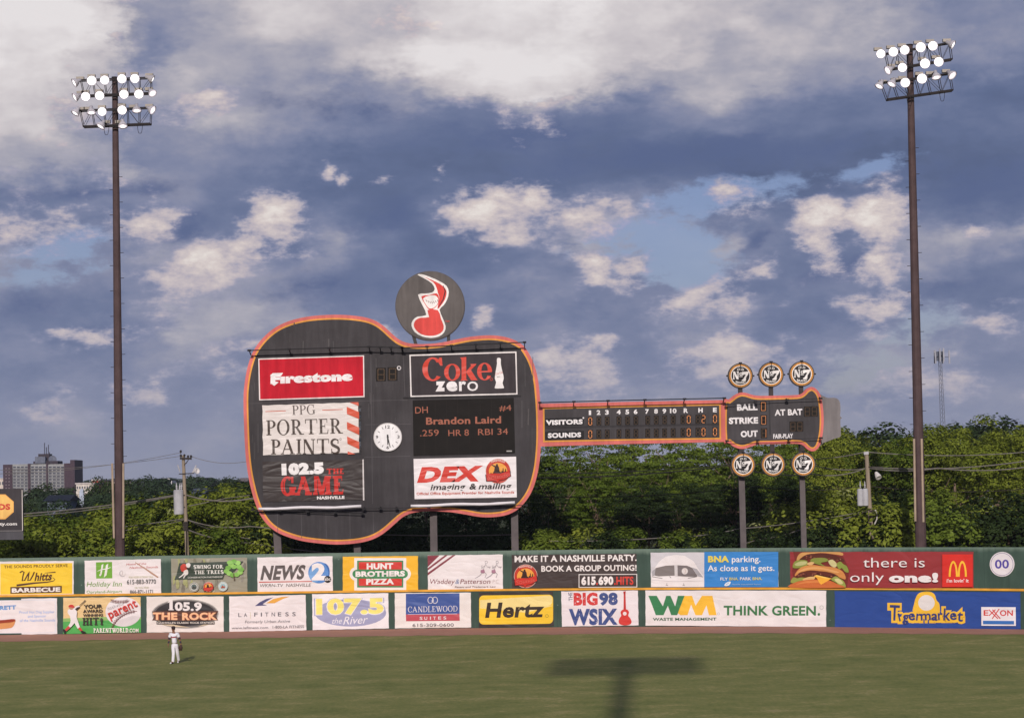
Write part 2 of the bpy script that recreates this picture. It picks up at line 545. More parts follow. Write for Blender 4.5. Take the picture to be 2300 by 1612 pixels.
def smooth_loop(pts, n=4):
    out = []
    m = len(pts)
    for i in range(m):
        p0, p1, p2, p3 = pts[i - 1], pts[i], pts[(i + 1) % m], pts[(i + 2) % m]
        for k in range(n):
            t = k / n
            out.append(tuple(0.5 * (2 * p1[j] + (p2[j] - p0[j]) * t + (2 * p0[j] - 5 * p1[j] + 4 * p2[j] - p3[j]) * t * t + (3 * p1[j] - p0[j] - 3 * p2[j] + p3[j]) * t ** 3) for j in (0, 1)))
    return out
def inset(pts, d):
    """move a closed outline inwards by d"""
    m = len(pts)
    area = sum(pts[i][0] * pts[(i + 1) % m][1] - pts[(i + 1) % m][0] * pts[i][1] for i in range(m))
    sg = 1 if area > 0 else -1
    out = []
    for i in range(m):
        a, p, b = pts[i - 1], pts[i], pts[(i + 1) % m]
        n1 = V((-(p[1] - a[1]), p[0] - a[0])); n2 = V((-(b[1] - p[1]), b[0] - p[0]))
        if n1.length: n1.normalize()
        if n2.length: n2.normalize()
        n = n1 + n2
        if n.length < 1e-6: n = n1
        n.normalize()
        k = d / max(0.5, n.dot(n1))
        out.append((p[0] + sg * n.x * k, p[1] + sg * n.y * k))
    return out

# a serif alphabet drawn with thick stems, thin hairlines and slab feet (unit height, y up)
def serif_glyph(ch, T, h):
    """T stem width, h hairline. returns (width, list of polygons)"""
    P = []
    def box(x0, y0, x1, y1): P.append([(x0, y0), (x1, y0), (x1, y1), (x0, y1)])
    def stem(x, y0=0.0, y1=1.0, w=None): w = w or T; box(x, y0, x + w, y1)
    def feet(x, w, y=0.0, e=0.09): box(x - e, y, x + w + e, y + h) if y == 0 else box(x - e, y - h, x + w + e, y)
    def diag(x0, y0, x1, y1, w): P.append([(x0, y0), (x0 + w, y0), (x1 + w, y1), (x1, y1)])
    def bowl(cx, cy, rx, ry, a0, a1, t=None, n=14):
        t = t or T
        o = arc(cx, cy, rx, ry, a0, a1, n); i = arc(cx, cy, rx - t, ry - h, a1, a0, n)
        P.append(o + i)
    e = 0.09
    if ch in 'OQ0':
        w = 0.9 if ch != '0' else 0.62
        bowl(w / 2, 0.5, w / 2, 0.53, 0, 180); bowl(w / 2, 0.5, w / 2, 0.53, 180, 360)
        if ch == 'Q': diag(0.85, -0.2, 0.5, 0.15, T)
        return w + 0.05, P
    if ch in 'CG':
        bowl(0.45, 0.5, 0.45, 0.53, 50, 180); bowl(0.45, 0.5, 0.45, 0.53, 180, 312 if ch == 'C' else 330)
        box(0.70, 0.66, 0.70 + h, 1.0)
        if ch == 'G': stem(0.66, 0.02, 0.42); feet(0.66, T, 0.45)
        else: box(0.72, 0.1, 0.72 + h, 0.26)
        return 0.86 if ch == 'C' else 0.95, P
    if ch in 'PRBD':
        stem(e); feet(e, T); feet(e, T, 1.0)
        if ch == 'D':
            bowl(0.35, 0.5, 0.5, 0.5, -90, 90, n=18); box(e, 0, 0.35, h); box(e, 1 - h, 0.35, 1)
            return 0.9, P
        bowl(0.33, 0.73, 0.34, 0.27, -90, 90); box(e, 0.46, 0.34, 0.46 + h); box(e, 1 - h, 0.34, 1)
        if ch == 'R': diag(0.62, 0, 0.30, 0.48, T * 1.05); box(0.58, 0, 0.62 + T + 0.12, h); return 0.92, P
        if ch == 'B': bowl(0.36, 0.25, 0.37, 0.26, -90, 90); box(e, 0, 0.36, h); return 0.78, P
        return 0.7, P
    if ch in 'EFL':
        stem(e); feet(e, T); feet(e, T, 1.0)
        if ch in 'EF': box(e, 1 - h, 0.62, 1); box(0.58, 0.74, 0.62, 1); box(e, 0.48, 0.46, 0.48 + h); box(0.43, 0.38, 0.46, 0.65)
        if ch in 'EL': box(e, 0, 0.66, h); P.append([(0.60, 0), (0.66, 0), (0.69, 0.28), (0.65, 0.28)])
        return 0.76 if ch != 'F' else 0.7, P
    if ch in 'IHNMKU1':
        if ch in 'I1':
            stem(e); feet(e, T)
            if ch == 'I': feet(e, T, 1.0)
            else: P.append([(e, 1.0), (e, 0.82), (e - 0.16, 0.72), (e - 0.16, 0.8)])
            return T + 2 * e + 0.04, P
        if ch == 'H':
            stem(e); stem(0.62); box(e, 0.47, 0.7, 0.47 + h)
            for x in (e, 0.62): feet(x, T); feet(x, T, 1.0)
            return 0.62 + T + e + 0.04, P
        if ch == 'N':
            stem(e, w=h * 1.3); stem(0.72, w=h * 1.3); diag(0.72 + h - T, 0, e - 0.05, 1, T * 1.25)
            feet(e, h); box(0.6, 1 - h, 0.9, 1)
            return 0.94, P
        if ch == 'M':
            stem(e, w=h * 1.3); stem(0.86); diag(0.44, 0, e, 1, T * 1.15); diag(0.46, 0, 0.80, 1, h * 1.5)
            feet(e, h); feet(0.86, T); box(0.86, 1 - h, 0.86 + T + e, 1)
            return 0.86 + T + e + 0.04, P
        if ch == 'K':
            stem(e); feet(e, T); feet(e, T, 1.0); diag(0.3, 0.42, 0.66, 1, h * 1.6); diag(0.62, 0, 0.34, 0.55, T); box(0.56, 0, 0.62 + T + e, h); box(0.56, 1 - h, 0.84, 1)
            return 0.88, P
        if ch == 'U':
            stem(e, 0.3, 1.0); stem(0.66, 0.3, 1.0, h * 1.4); feet(e, T, 1.0); feet(0.66, h, 1.0)
            bowl((e + 0.66 + h) / 2, 0.3, (0.66 + h * 1.4 - e) / 2, 0.32, 180, 360, t=T * 0.85)
            return 0.86, P
    if ch == 'T':
        stem(0.36); feet(0.36, T); box(0.03, 1 - h, 0.72 + T, 1); box(0.03, 0.72, 0.08, 1); box(0.68 + T, 0.72, 0.72 + T, 1)
        return 0.76 + T, P
    if ch in 'AVW':
        if ch == 'A':
            diag(0.02, 0, 0.40, 1, h * 1.3); diag(0.68, 0, 0.32, 1, T * 1.1); box(0.2, 0.3, 0.66, 0.3 + h)
            feet(0.02, h); feet(0.68, T)
            return 0.92 + T / 2, P
        if ch == 'V':
            diag(0.40, 0, 0.02, 1, T); diag(0.42, 0, 0.74, 1, h * 1.3); feet(0.02, T, 1.0); feet(0.74, h, 1.0)
            return 0.9, P
        diag(0.30, 0, 0.02, 1, T); diag(0.32, 0, 0.56, 1, h * 1.3); diag(0.76, 0, 0.46, 1, T); diag(0.8, 0, 1.08, 1, h * 1.3)
        feet(0.02, T, 1.0); feet(1.08, h, 1.0); feet(0.46, T, 1.0)
        return 1.22, P
    if ch == 'S':
        path = arc(0.34, 0.75, 0.25, 0.225, 40, 230, 12) + arc(0.34, 0.25, 0.27, 0.225, 70, -150, 14)
        n = len(path); wds = [h * 1.2 + (T * 1.15 - h * 1.2) * max(0.0, sin(pi * i / (n - 1))) ** 1.2 for i in range(n)]
        P.append(stroke(path, wds)); box(0.52, 0.68, 0.58, 0.97); box(0.06, 0.03, 0.12, 0.33)
        return 0.68, P
    if ch == 'Y':
        stem(0.36, 0, 0.5); feet(0.36, T); diag(0.34, 0.42, 0.02, 1, T); diag(0.40, 0.42, 0.70, 1, h * 1.5); feet(0.02, T, 1.0); feet(0.7, h, 1.0)
        return 0.84, P
    if ch == '.':
        box(0.05, 0, 0.05 + T, T); return 0.15 + T, P
    return 0.4, P

class Sheet:
    """flat signwriting: figures given in picture units of one crop are laid on a real plane, each a little proud of the last"""
    def __init__(s, point, normal, crop, base=0.0, step=0.003):
        s.pt, s.nr = V(point), V(normal).normalized()
        s.x0, s.y0, s.k = crop
        s.off, s.stp = base, step
        s.parts = {}
    def world(s, x, y, off):
        d = ray(s.x0 + x * s.k, s.y0 + y * s.k)
        t = (s.pt - EYE).dot(s.nr) / d.dot(s.nr)
        return EYE + d * t + s.nr * off
    def mb(s, part):
        if part not in s.parts:
            s.parts[part] = MB()
        return s.parts[part]
    def tri(s, part, pts, faces, mat, keep=False):
        if not keep:
            s.off += s.stp
        fs = []
        for f in faces:
            ar = sum(pts[f[i]][0] * pts[f[(i + 1) % len(f)]][1] - pts[f[(i + 1) % len(f)]][0] * pts[f[i]][1] for i in range(len(f)))
            fs.append(tuple(f) if ar < 0 else tuple(f[::-1]))
        s.mb(part).add([s.world(x, y, s.off) for x, y in pts], fs, mat)
    def poly(s, part, pts, rgb, kind='vinyl', holes=()):
        loops = [[V((x, y, 0)) for x, y in pts]] + [[V((x, y, 0)) for x, y in h] for h in holes]
        flat = list(pts)
        for h in holes:
            flat += list(h)
        s.tri(part, flat, tessellate_polygon(loops), rgb if not isinstance(rgb, tuple) else paint(rgb, kind))
    def rect(s, part, x0, y0, x1, y1, rgb, kind='vinyl'):
        s.poly(part, [(x0, y0), (x1, y0), (x1, y1), (x0, y1)], rgb, kind)
    def disc(s, part, cx, cy, rx, ry, rgb, kind='vinyl', n=32):
        s.poly(part, arc(cx, cy, rx, ry, 0, 360, n)[:-1], rgb, kind)
    def ring(s, part, cx, cy, rx, ry, w, rgb, kind='vinyl', n=32):
        s.poly(part, arc(cx, cy, rx, ry, 0, 180, n // 2) + arc(cx, cy, rx - w, ry - w, 180, 0, n // 2), rgb, kind)
        s.off -= s.stp
        s.poly(part, arc(cx, cy, rx, ry, 180, 360, n // 2) + arc(cx, cy, rx - w, ry - w, 360, 180, n // 2), rgb, kind)
    def line(s, part, pts, wd, rgb, kind='vinyl'):
        s.poly(part, stroke(pts, wd), rgb, kind)
    def text(s, body, x0, y0, x1, y1, h, rgb, bold=0.0, shear=0.0, part='lettering', kind='vinyl', arch=0.0):
        """type set from (x0,y0) to (x1,y1) along its baseline, capital height h"""
        vs, fs = text_mesh(body, bold)
        if not vs:
            return
        xa = min(v[0] for v in vs); xb = max(v[0] for v in vs)
        ys = h / (0.727 + 2 * bold)
        pts = []
        vx, vy = (x1 - x0), (y1 - y0); l = hypot(vx, vy); ux, uy = vx / l, vy / l
        wt_ = (xb - xa) + 0.0
        sh = shear * h
        for (x, y) in vs:
            yy = (y + bold) * ys
            t = (x - xa) / wt_ * (l - max(sh, 0)) + shear * yy
            up = yy + arch * h * (1 - (2 * t / l - 1) ** 2)
            pts.append((x0 + ux * t + uy * up, y0 + uy * t - ux * up))
        s.tri(part, pts, fs, paint(rgb, kind))
    def serif(s, body, x0, y0, x1, y1, h, rgb, T=0.16, hair=0.055, part='lettering', gap=0.06, kind='vinyl'):
        x = 0.0; items = []
        for ch in body:
            if ch == ' ':
                x += 0.4; continue
            wd, polys = serif_glyph(ch, T, hair)
            items.append((x, polys)); x += wd + gap
        tot = x - gap
        vx, vy = x1 - x0, y1 - y0; l = hypot(vx, vy); ux, uy = vx / l, vy / l
        keep = s.off
        for gx, polys in items:
            s.off = keep
            for p in polys:
                q = []
                for (a, b) in p:
                    t = (gx + a) / tot * l; up = b * h
                    q.append((x0 + ux * t + uy * up, y0 + uy * t - ux * up))
                s.poly(part, q, rgb, kind)
                s.off += 0.0006 - s.stp
        s.off = keep + 0.012
    def root(s, name, pts, rgb, label, cat, group=None, thick=0.012, kind='vinyl', nx=16, ny=8, sag=0.0, back=None):
        """the sheet itself: a thin slab over the outline quad (corner order: top left, top right, bottom right, bottom left)"""
        mb = MB(); mat = rgb if not isinstance(rgb, tuple) else paint(rgb, kind)
        a, b, c, d = pts
        rnd = random.Random(int(abs(a[0] * 7 + a[1] * 13)) + 3)
        ph = [rnd.uniform(0, 6.28) for _ in range(4)]
        def P(u, v):
            # hems pull in a little between the eyelets
            dx = sag * ((1 - u) ** 6 - u ** 6) * abs(sin(v * 3 * pi + ph[0] * 0.1))
            dy = sag * ((1 - v) ** 6 - v ** 6) * abs(sin(u * nx / 3.0 * pi + ph[1] * 0.1))
            x = (a[0] * (1 - u) + b[0] * u) * (1 - v) + (d[0] * (1 - u) + c[0] * u) * v + dx
            y = (a[1] * (1 - u) + b[1] * u) * (1 - v) + (d[1] * (1 - u) + c[1] * u) * v + dy
            return x, y
        for off in (s.off, s.off - thick):
            vs = [s.world(*P(i / nx, j / ny), off) for j in range(ny + 1) for i in range(nx + 1)]
            fs = []
            for j in range(ny):
                for i in range(nx):
                    k = j * (nx + 1) + i
                    fs.append((k, k + nx + 1, k + nx + 2, k + 1) if off == s.off else (k, k + 1, k + nx + 2, k + nx + 1))
            mb.add(vs, fs, mat)
        n1 = (nx + 1) * (ny + 1)
        rim = [i for i in range(nx + 1)] + [j * (nx + 1) + nx for j in range(1, ny + 1)] + [ny * (nx + 1) + i for i in range(nx - 1, -1, -1)] + [j * (nx + 1) for j in range(ny - 1, 0, -1)]
        i = mb.mi(mat)
        for q in range(len(rim)):
            e, f = rim[q], rim[(q + 1) % len(rim)]
            mb.f.append((e, f, f + n1, e + n1)); mb.m.append(i)
        o = mb.build(name)
        tag(o, label, cat, group)
        s.base = o
        return o
    def done(s, parent=None):
        """link what was drawn: figures that stand apart from each other become parts of their own"""
        for name, mb in s.parts.items():
            for piece in mb.pieces():
                for bit in piece.loose():
                    bit.build(name, parent or s.base)

# ------------------------------------------------------------------ ground, warning track
def terrain_z(x, y):
    d = max(0.0, y - 330.0)
    z = 12.0 * (1 - math.exp(-(d / 1500.0) ** 1.6)) * (1.0 - 0.25 * max(-1.0, min(1.0, x / 600.0)))
    z += 3.0 * sin(x / 310.0 + 1.0) * min(1.0, d / 1500.0) * sin(y / 430.0)
    return z - 0.3 * min(1.0, d / 300.0)
def make_ground():
    ys = [-140, -60, 0, 60, 110, 150, 200, 260, 330] + [330 + 90 * i for i in range(1, 26)] + [3200, 4500, 7000, 11000]
    xs = [-9000, -5000, -3000, -2000, -1400] + [-1100 + 100 * i for i in range(23)] + [1400, 2000, 3000, 5000, 9000]
    vs = [(x, y, terrain_z(x, y)) for y in ys for x in xs]
    n = len(xs)
    fs = [(j * n + i, j * n + i + 1, (j + 1) * n + i + 1, (j + 1) * n + i) for j in range(len(ys) - 1) for i in range(n - 1)]
    me = bpy.data.meshes.new('ground'); me.from_pydata(vs, [], fs); me.update()
    m, n_, b = new_mat('mown_grass')
    p = wpos(n_)
    x, y, z = n_.xyz(p)[:3]
    big = n_.noise(p, 0.10, 4, 0.6, dims='3D')[0]
    mp = n_.n('ShaderNodeMapping'); n_.l(p, mp.inputs[0]); mp.inputs[3].default_value = (0.45, 0.5, 1)
    mid = n_.noise(mp.outputs[0], 1.0, 5, 0.65, dims='3D')[0]
    mp2 = n_.n('ShaderNodeMapping'); n_.l(p, mp2.inputs[0]); mp2.inputs[3].default_value = (1.6, 0.7, 1)
    fine = n_.noise(mp2.outputs[0], 3.2, 4, 0.7, dims='3D')[0]
    band = n_.math('SINE', n_.math('MULTIPLY_ADD', n_.math('MULTIPLY_ADD', x, 0.10, y), 0.72, n_.math('MULTIPLY', big, 5.0)))
    f = n_.math('ADD', n_.math('MULTIPLY_ADD', n_.math('SUBTRACT', mid, 0.5), 1.9, n_.math('MULTIPLY', n_.math('SUBTRACT', fine, 0.5), 1.3)), n_.math('MULTIPLY_ADD', band, 0.035, n_.math('MULTIPLY', n_.math('SUBTRACT', big, 0.5), 0.6)))
    g = n_.ramp(n_.math('ADD', f, 0.5), [(0.1, (0.168, 0.192, 0.054, 1)), (0.4, (0.222, 0.232, 0.071, 1)), (0.6, (0.252, 0.25, 0.081, 1)), (0.85, (0.345, 0.31, 0.115, 1)), (1.0, (0.36, 0.30, 0.14, 1))])
    wild = n_.mix(big, (0.045, 0.06, 0.02, 1), (0.09, 0.10, 0.04, 1))
    n_.l(n_.mix(n_.step(y, 141, 146), g, wild), b.inputs['Base Color'])
    b.inputs['Roughness'].default_value = 0.95
    b.inputs['Specular IOR Level'].default_value = 0.1
    bu = n_.n('ShaderNodeBump'); bu.inputs['Strength'].default_value = 0.25; bu.inputs['Distance'].default_value = 0.05
    n_.l(fine, bu.inputs['Height']); n_.l(bu.outputs[0], b.inputs['Normal'])
    me.materials.append(m)
    o = link_mesh('ground', me)
    tag(o, kind='structure')
make_ground()

# foot of the outfield wall, read off the picture
WALL_BASE = [(-500, 1433), (-200, 1428.5), (0, 1425), (300, 1420.5), (580, 1417), (860, 1413), (1140, 1410), (1450, 1407), (1760, 1405.8), (2030, 1408.5), (2300, 1413), (2600, 1420), (2900, 1428)]
def fit_poly(pts, deg=3):
    n = deg + 1
    A = [[sum(p[0] ** (i + j) for p in pts) for j in range(n)] + [sum(p[1] * p[0] ** i for p in pts)] for i in range(n)]
    for i in range(n):
        pv = max(range(i, n), key=lambda r: abs(A[r][i])); A[i], A[pv] = A[pv], A[i]
        for r in range(n):
            if r != i:
                k = A[r][i] / A[i][i]
                A[r] = [a - k * b for a, b in zip(A[r], A[i])]
    return [A[i][n] / A[i][i] for i in range(n)]
_w = [ground(*p) for p in WALL_BASE[1:-1]]
_WC = fit_poly([(p.x / 30.0, p.y) for p in _w])
def wall_y(x):
    t = x / 30.0
    return sum(c * t ** i for i, c in enumerate(_WC))
def on_wall(px, py, back=0.0):
    """where a picture ray meets the wall face"""
    Y = 137.0
    for _ in range(12):
        p = at(px, py, Y)
        Y = wall_y(p.x) + back
    return at(px, py, Y)

def make_track():
    edge = [(-500, 1447), (0, 1438), (300, 1434.5), (580, 1432), (860, 1429.5), (1140, 1427), (1450, 1423), (1760, 1420.5), (2030, 1421), (2300, 1423.5), (2900, 1436)]
    E = fit_poly([(ground(*p).x / 30.0, ground(*p).y) for p in edge])
    vs, fs = [], []
    xs = [-60 + 0.4 * i for i in range(301)]
    for x in xs:
        t = x / 30.0
        y0 = sum(c * t ** i for i, c in enumerate(E))
        for k in range(5):
            jag = (0.22 * sin(x * 1.9) + 0.16 * sin(x * 5.3 + 1) + random.Random(int(x * 7)).uniform(-.14, .14)) if k == 0 else 0
            vs.append((x, jag + y0 + (wall_y(x) + 0.6 - y0) * k / 4, 0.008))
    for i in range(len(xs) - 1):
        for k in range(4):
            a = i * 5 + k
            fs.append((a, a + 5, a + 6, a + 1))
    me = bpy.data.meshes.new('warning_track'); me.from_pydata(vs, [], fs); me.update()
    m, n, b = new_mat('crushed_brick')
    p = wpos(n)
    a = n.noise(p, 0.5, 5, 0.65, dims='3D')[0]
    c = n.noise(p, 3.0, 4, 0.75, dims='3D')[0]
    f = n.math('MULTIPLY_ADD', c, 0.5, n.math('MULTIPLY', a, 0.6))
    n.l(n.ramp(f, [(0.3, (0.36, 0.165, 0.105, 1)), (0.75, (0.49, 0.235, 0.155, 1))]), b.inputs['Base Color'])
    b.inputs['Roughness'].default_value = 0.95
    me.materials.append(m)
    tag(link_mesh('warning_track', me), kind='structure')
make_track()

# ------------------------------------------------------------------ outfield wall
R3 = (0, 1230, 580 / 2296); R4 = (560, 1230, 580 / 2296); R5 = (1120, 1220, 640 / 2296); R6 = (1740, 1220, 560 / 2296)
WALL_H, LOW_H, BACK = 4.80, 2.33, 0.14
def wall_paint(name, rgb, top):
    m, n, b = new_mat(name)
    p = wpos(n); x, y, z = n.xyz(p)[:3]
    c = L3(rgb)
    mp = n.n('ShaderNodeMapping'); n.l(p, mp.inputs[0]); mp.inputs[3].default_value = (2.5, 2.5, 0.35)
    a = n.noise(mp.outputs[0], 1.0, 5, 0.65, dims='3D')[0]
    d = n.noise(p, 0.5, 4, 0.6, dims='3D')[0]
    col = n.mix(n.step(n.math('MULTIPLY_ADD', a, 0.6, n.math('MULTIPLY', d, 0.5)), 0.4, 0.8), tuple(q * 0.85 for q in c[:3]) + (1,), tuple(q * 1.2 + 0.006 for q in c[:3]) + (1,))
    chalk = n.math('MULTIPLY', n.step(n.math('MULTIPLY_ADD', a, 0.35, z), top - 0.30, top + 0.05), 0.55)
    col = n.mix(chalk, col, L3((128, 146, 132)))
    spots = n.step(n.noise(p, 3.3, 2, 0.5, dims='3D')[0], 0.74, 0.78)
    col = n.mix(n.math('MULTIPLY', spots, 0.5), col, L3((150, 165, 155)))
    seam = n.math('LESS_THAN', n.math('FRACT', n.math('DIVIDE', x, 1.22)), 0.015)
    col = n.mix(n.math('MULTIPLY', seam, 0.5), col, tuple(q * 0.5 for q in c[:3]) + (1,))
    n.l(col, b.inputs['Base Color'])
    b.inputs['Roughness'].default_value = 0.7
    b.inputs['Specular IOR Level'].default_value = 0.25
    return m
# heights of the ledge and of the wall top along the wall, read off the picture
def _profile(pts, back):
    q = [on_wall(x, y, back) for x, y in pts]
    c = fit_poly([(p.x / 30.0, p.z) for p in q], 2)
    return lambda x: sum(k * (max(-45.0, min(40.0, x)) / 30.0) ** i for i, k in enumerate(c))
ledge_z = _profile([(0, 1339.5), (300, 1336.5), (580, 1333.5), (860, 1329.5), (1140, 1326), (1450, 1323), (1760, 1323), (2030, 1324.5), (2300, 1327)], 0.0)
top_z = _profile([(0, 1254), (300, 1248), (580, 1243), (860, 1239.5), (1140, 1236.3), (1450, 1233), (1760, 1229.8), (2030, 1228.6), (2300, 1228)], BACK)
WALL_X = [-62 + 1.5 * i for i in range(83)]
def wall_strip(name, z0_, z1_, front, depth, mat, parent):
    vs, fs = [], []
    for x in WALL_X:
        y = wall_y(x) + front
        z0, z1 = [f(x) if callable(f) else f for f in (z0_, z1_)]
        vs += [(x, y, z0), (x, y, z1), (x, y + depth, z1), (x, y + depth, z0)]
    for i in range(len(WALL_X) - 1):
        a = 4 * i
        for k in range(4):
            fs.append((a + k, a + 4 + k, a + 4 + (k + 1) % 4, a + (k + 1) % 4))
    fs += [(0, 1, 2, 3), tuple(len(vs) - 1 - k for k in range(4))]
    me = bpy.data.meshes.new(name); me.from_pydata(vs, [], fs); me.update()
    me.materials.append(mat)
    return link_mesh(name, me, parent)
wall = empty('outfield_wall', (0, wall_y(0), 0), 'long dark green outfield wall in two tiers, hung with advertising banners', 'outfield wall')
wall_strip('lower_wall', 0, lambda x: ledge_z(x) - 0.002, 0.0, 0.40, wall_paint('wall_green_low', (58, 78, 68), LOW_H + 3), wall)
wall_strip('upper_wall', lambda x: ledge_z(x) - 0.3, top_z, BACK, 0.12, wall_paint('wall_green_high', (60, 80, 70), WALL_H), wall)
yl = paint((222, 160, 62), 'metal')
wall_strip('yellow_rail', ledge_z, lambda x: ledge_z(x) + 0.125, -0.06, 0.20, yl, wall)
for i in range(0, 83, 2):
    mb = MB(); x = WALL_X[i]
    mb.box((x, wall_y(x) + BACK + 0.2, (WALL_H - 0.15) / 2), (0.12, 0.14, WALL_H - 0.15), paint((70, 80, 75), 'metal'))
    mb.build('post', wall)

def banner(crop, quad, rgb, upper, label, sag=3.0, thick=0.012, kind='vinyl', cat='banner', group='advertising banners on the outfield wall'):
    back = BACK if upper else 0.0
    x0, y0, k = crop
    P = lambda q: (x0 + q[0] * k, y0 + q[1] * k)
    (ax, ay), (bx, by), (cx_, cy_), (ex, ey) = [P(q) for q in quad]
    L = on_wall((ax + ex) / 2, (ay + ey) / 2, back); R = on_wall((bx + cx_) / 2, (by + cy_) / 2, back)
    d = R - L; d.z = 0
    nr = V((d.y, -d.x, 0)).normalized()
    if nr.y > 0: nr = -nr
    s = Sheet(L, nr, crop, base=0.035)
    s.root('banner', quad, rgb, label, cat, group, thick, kind, sag=sag)
    s.off = 0.037
    return s

def round_emblem(s, cx, cy, r):
    """guitar-player club emblem: red ring, orange sun, dark skyline and batter, red script plate"""
    p = 'emblem'
    s.disc(p, cx, cy, r * 1.03, r * 1.03, (215, 200, 190)); s.disc(p, cx, cy, r, r, (190, 62, 45))
    s.text('NASHVILLE', cx - r * 0.55, cy - r * 0.68, cx + r * 0.55, cy - r * 0.68, r * 0.17, (230, 215, 205), 0.02, part=p, arch=0.7)
    s.disc(p, cx, cy + r * 0.02, r * 0.76, r * 0.70, (232, 160, 70))
    b = [(-.72, .30), (-.6, .12), (-.45, .2), (-.32, -.05), (-.28, -.32), (-.55, -.5), (-.52, -.56), (-.2, -.42), (-.16, -.58), (-.04, -.6), (0, -.44), (.08, -.3), (.12, 0), (.25, .1), (.28, -.02), (.36, -.02), (.38, -.25), (.44, -.25), (.46, .05), (.56, .0), (.58, -.2), (.64, -.2), (.7, .2), (.7, .42), (-.6, .42)]
    s.poly(p, [(cx + a * r, cy + q * r) for a, q in b], (62, 40, 36))
    pl = [(-1.02, .28), (-.6, .18), (.2, .2), (.98, -.06), (1.04, .42), (.5, .74), (.1, .8), (-.05, 1.06), (-.2, .84), (-.95, .86)]
    s.poly(p, [(cx + a * r * 1.03, cy + q * r) for a, q in pl], (58, 30, 28))
    s.poly(p, [(cx + a * r * 0.96, cy + (q - .03) * r * 0.93 + 0.03 * r) for a, q in pl], (200, 52, 42))
    s.text('Sounds', cx - r * 0.88, cy + r * 0.74, cx + r * 0.92, cy + r * 0.48, r * 0.42, (70, 28, 26), 0.02, 0.25, part=p)
    s.text('Sounds', cx - r * 0.86, cy + r * 0.73, cx + r * 0.90, cy + r * 0.47, r * 0.40, (226, 92, 78), 0.0, 0.25, part=p)

WHITE = (230, 221, 220)
# ---- upper row
s = banner(R3, [(-6, 118), (658, 112), (658, 420), (-6, 428)], WHITE, True, 'yellow banner with brown script and a brown plate, leftmost of the upper row')
s.poly('picture', [(4, 140), (645, 133), (645, 405), (4, 414)], (240, 200, 62))
s.text('THE SOUNDS PROUDLY SERVE', 38, 180, 604, 168, 27, (98, 62, 34), 0.018)
s.line('lettering', [(178, 218), (200, 206), (216, 214), (206, 250), (200, 292), (222, 286), (246, 240), (262, 210), (256, 248), (250, 290), (272, 284), (296, 240), (308, 212)], 12, (88, 58, 42))
s.text('hitts', 308, 294, 478, 286, 78, (88, 58, 42), 0.035, 0.25)
s.line('lettering', [(400, 222), (496, 214)], [4, 10], (88, 58, 42))
s.line('lettering', [(150, 332), (300, 312), (420, 303), (478, 292), (492, 278), (470, 262)], [18, 15, 10, 7, 6, 5], (88, 58, 42))
s.poly('plate', [(95, 346), (552, 336), (552, 396), (95, 405)], (92, 62, 46))
s.text('BARBECUE', 108, 396, 540, 387, 41, (236, 228, 220), 0.05)
s.done()
s = banner(R3, [(752, 110), (1433, 95), (1436, 408), (755, 420)], WHITE, True, 'white banner with a green square emblem and phone numbers in the upper row')
s.poly('emblem', [(855, 127), (998, 123), (1000, 269), (857, 271)], (116, 168, 62))
for q in ([(905, 150), (922, 140), (905, 235), (890, 250)], [(945, 150), (965, 138), (950, 240), (925, 262)]):
    s.poly('emblem', q, (232, 228, 220))
s.line('emblem', [(868, 206), (905, 190), (950, 186), (985, 172)], [3, 9, 9, 4], (232, 228, 220))
s.disc('emblem', 893, 240, 8, 10, (232, 228, 220))
s.text('Holiday Inn', 772, 344, 1092, 340, 47, (128, 160, 92), 0.005, 0.22)
s.text('Opryland-Airport', 772, 402, 1088, 396, 25, (120, 158, 86), 0.008)
s.text('Home of the', 1125, 153, 1306, 146, 19, (198, 110, 108), 0.0, 0.3)
s.text('Nashville Sounds', 1154, 183, 1410, 176, 19, (198, 110, 108), 0.0, 0.3)
s.line('picture', [(1205, 128), (1290, 180), (1350, 222), (1408, 260)], [7, 10, 15, 12], (178, 140, 118))
s.disc('picture', 1090, 227, 28, 28, (188, 182, 184)); s.disc('picture', 1096, 224, 24, 24, (226, 218, 216))
s.line('picture', arc(1075, 222, 18, 24, -60, 60, 8), 2.5, (150, 120, 120))
s.text('FOR RESERVATIONS CALL', 1150, 268, 1366, 262, 17, (196, 192, 150), 0.0)
s.text('615-883-9770', 1132, 322, 1390, 316, 42, (84, 82, 84), 0.012)
s.text('OR TOLL FREE', 1200, 360, 1325, 357, 15, (190, 190, 150), 0.0)
s.text('866-871-1171', 1160, 405, 1363, 400, 33, (84, 82, 84), 0.012)
s.done()
s = banner(R3, [(1520, 92), (2200, 82), (2203, 398), (1525, 405)], (150, 145, 128), True, 'grey woodland-print banner with a bright green tree and three round badges')
rnd = random.Random(5)
for i in range(46):
    x = rnd.uniform(1535, 2180); y = rnd.uniform(100, 385); c = rnd.choice([(128, 124, 106), (168, 162, 142), (140, 134, 122), (160, 160, 112), (118, 112, 100)])
    s.poly('picture', smooth_loop([(x + rnd.uniform(8, 22) * cos(t), max(97, min(394, y + rnd.uniform(20, 60) * sin(t)))) for t in (0, 1, 2, 3, 4, 5)], 2), c)
    s.off -= 0.0013
s.off += 0.02
s.poly('plate', [(1598, 134), (2168, 116), (2062, 232), (2000, 232), (1985, 274), (1555, 280), (1575, 235)], (62, 72, 62))
s.serif('SWING FOR', 1727, 184, 1990, 180, 32, (226, 222, 214), 0.22, 0.13)
s.serif('THE TREES', 1730, 231, 1992, 227, 32, (226, 222, 214), 0.22, 0.13)
s.text('CONSERVATION PARTNERSHIP', 1675, 268, 1985, 262, 14, (214, 210, 200), 0.012)
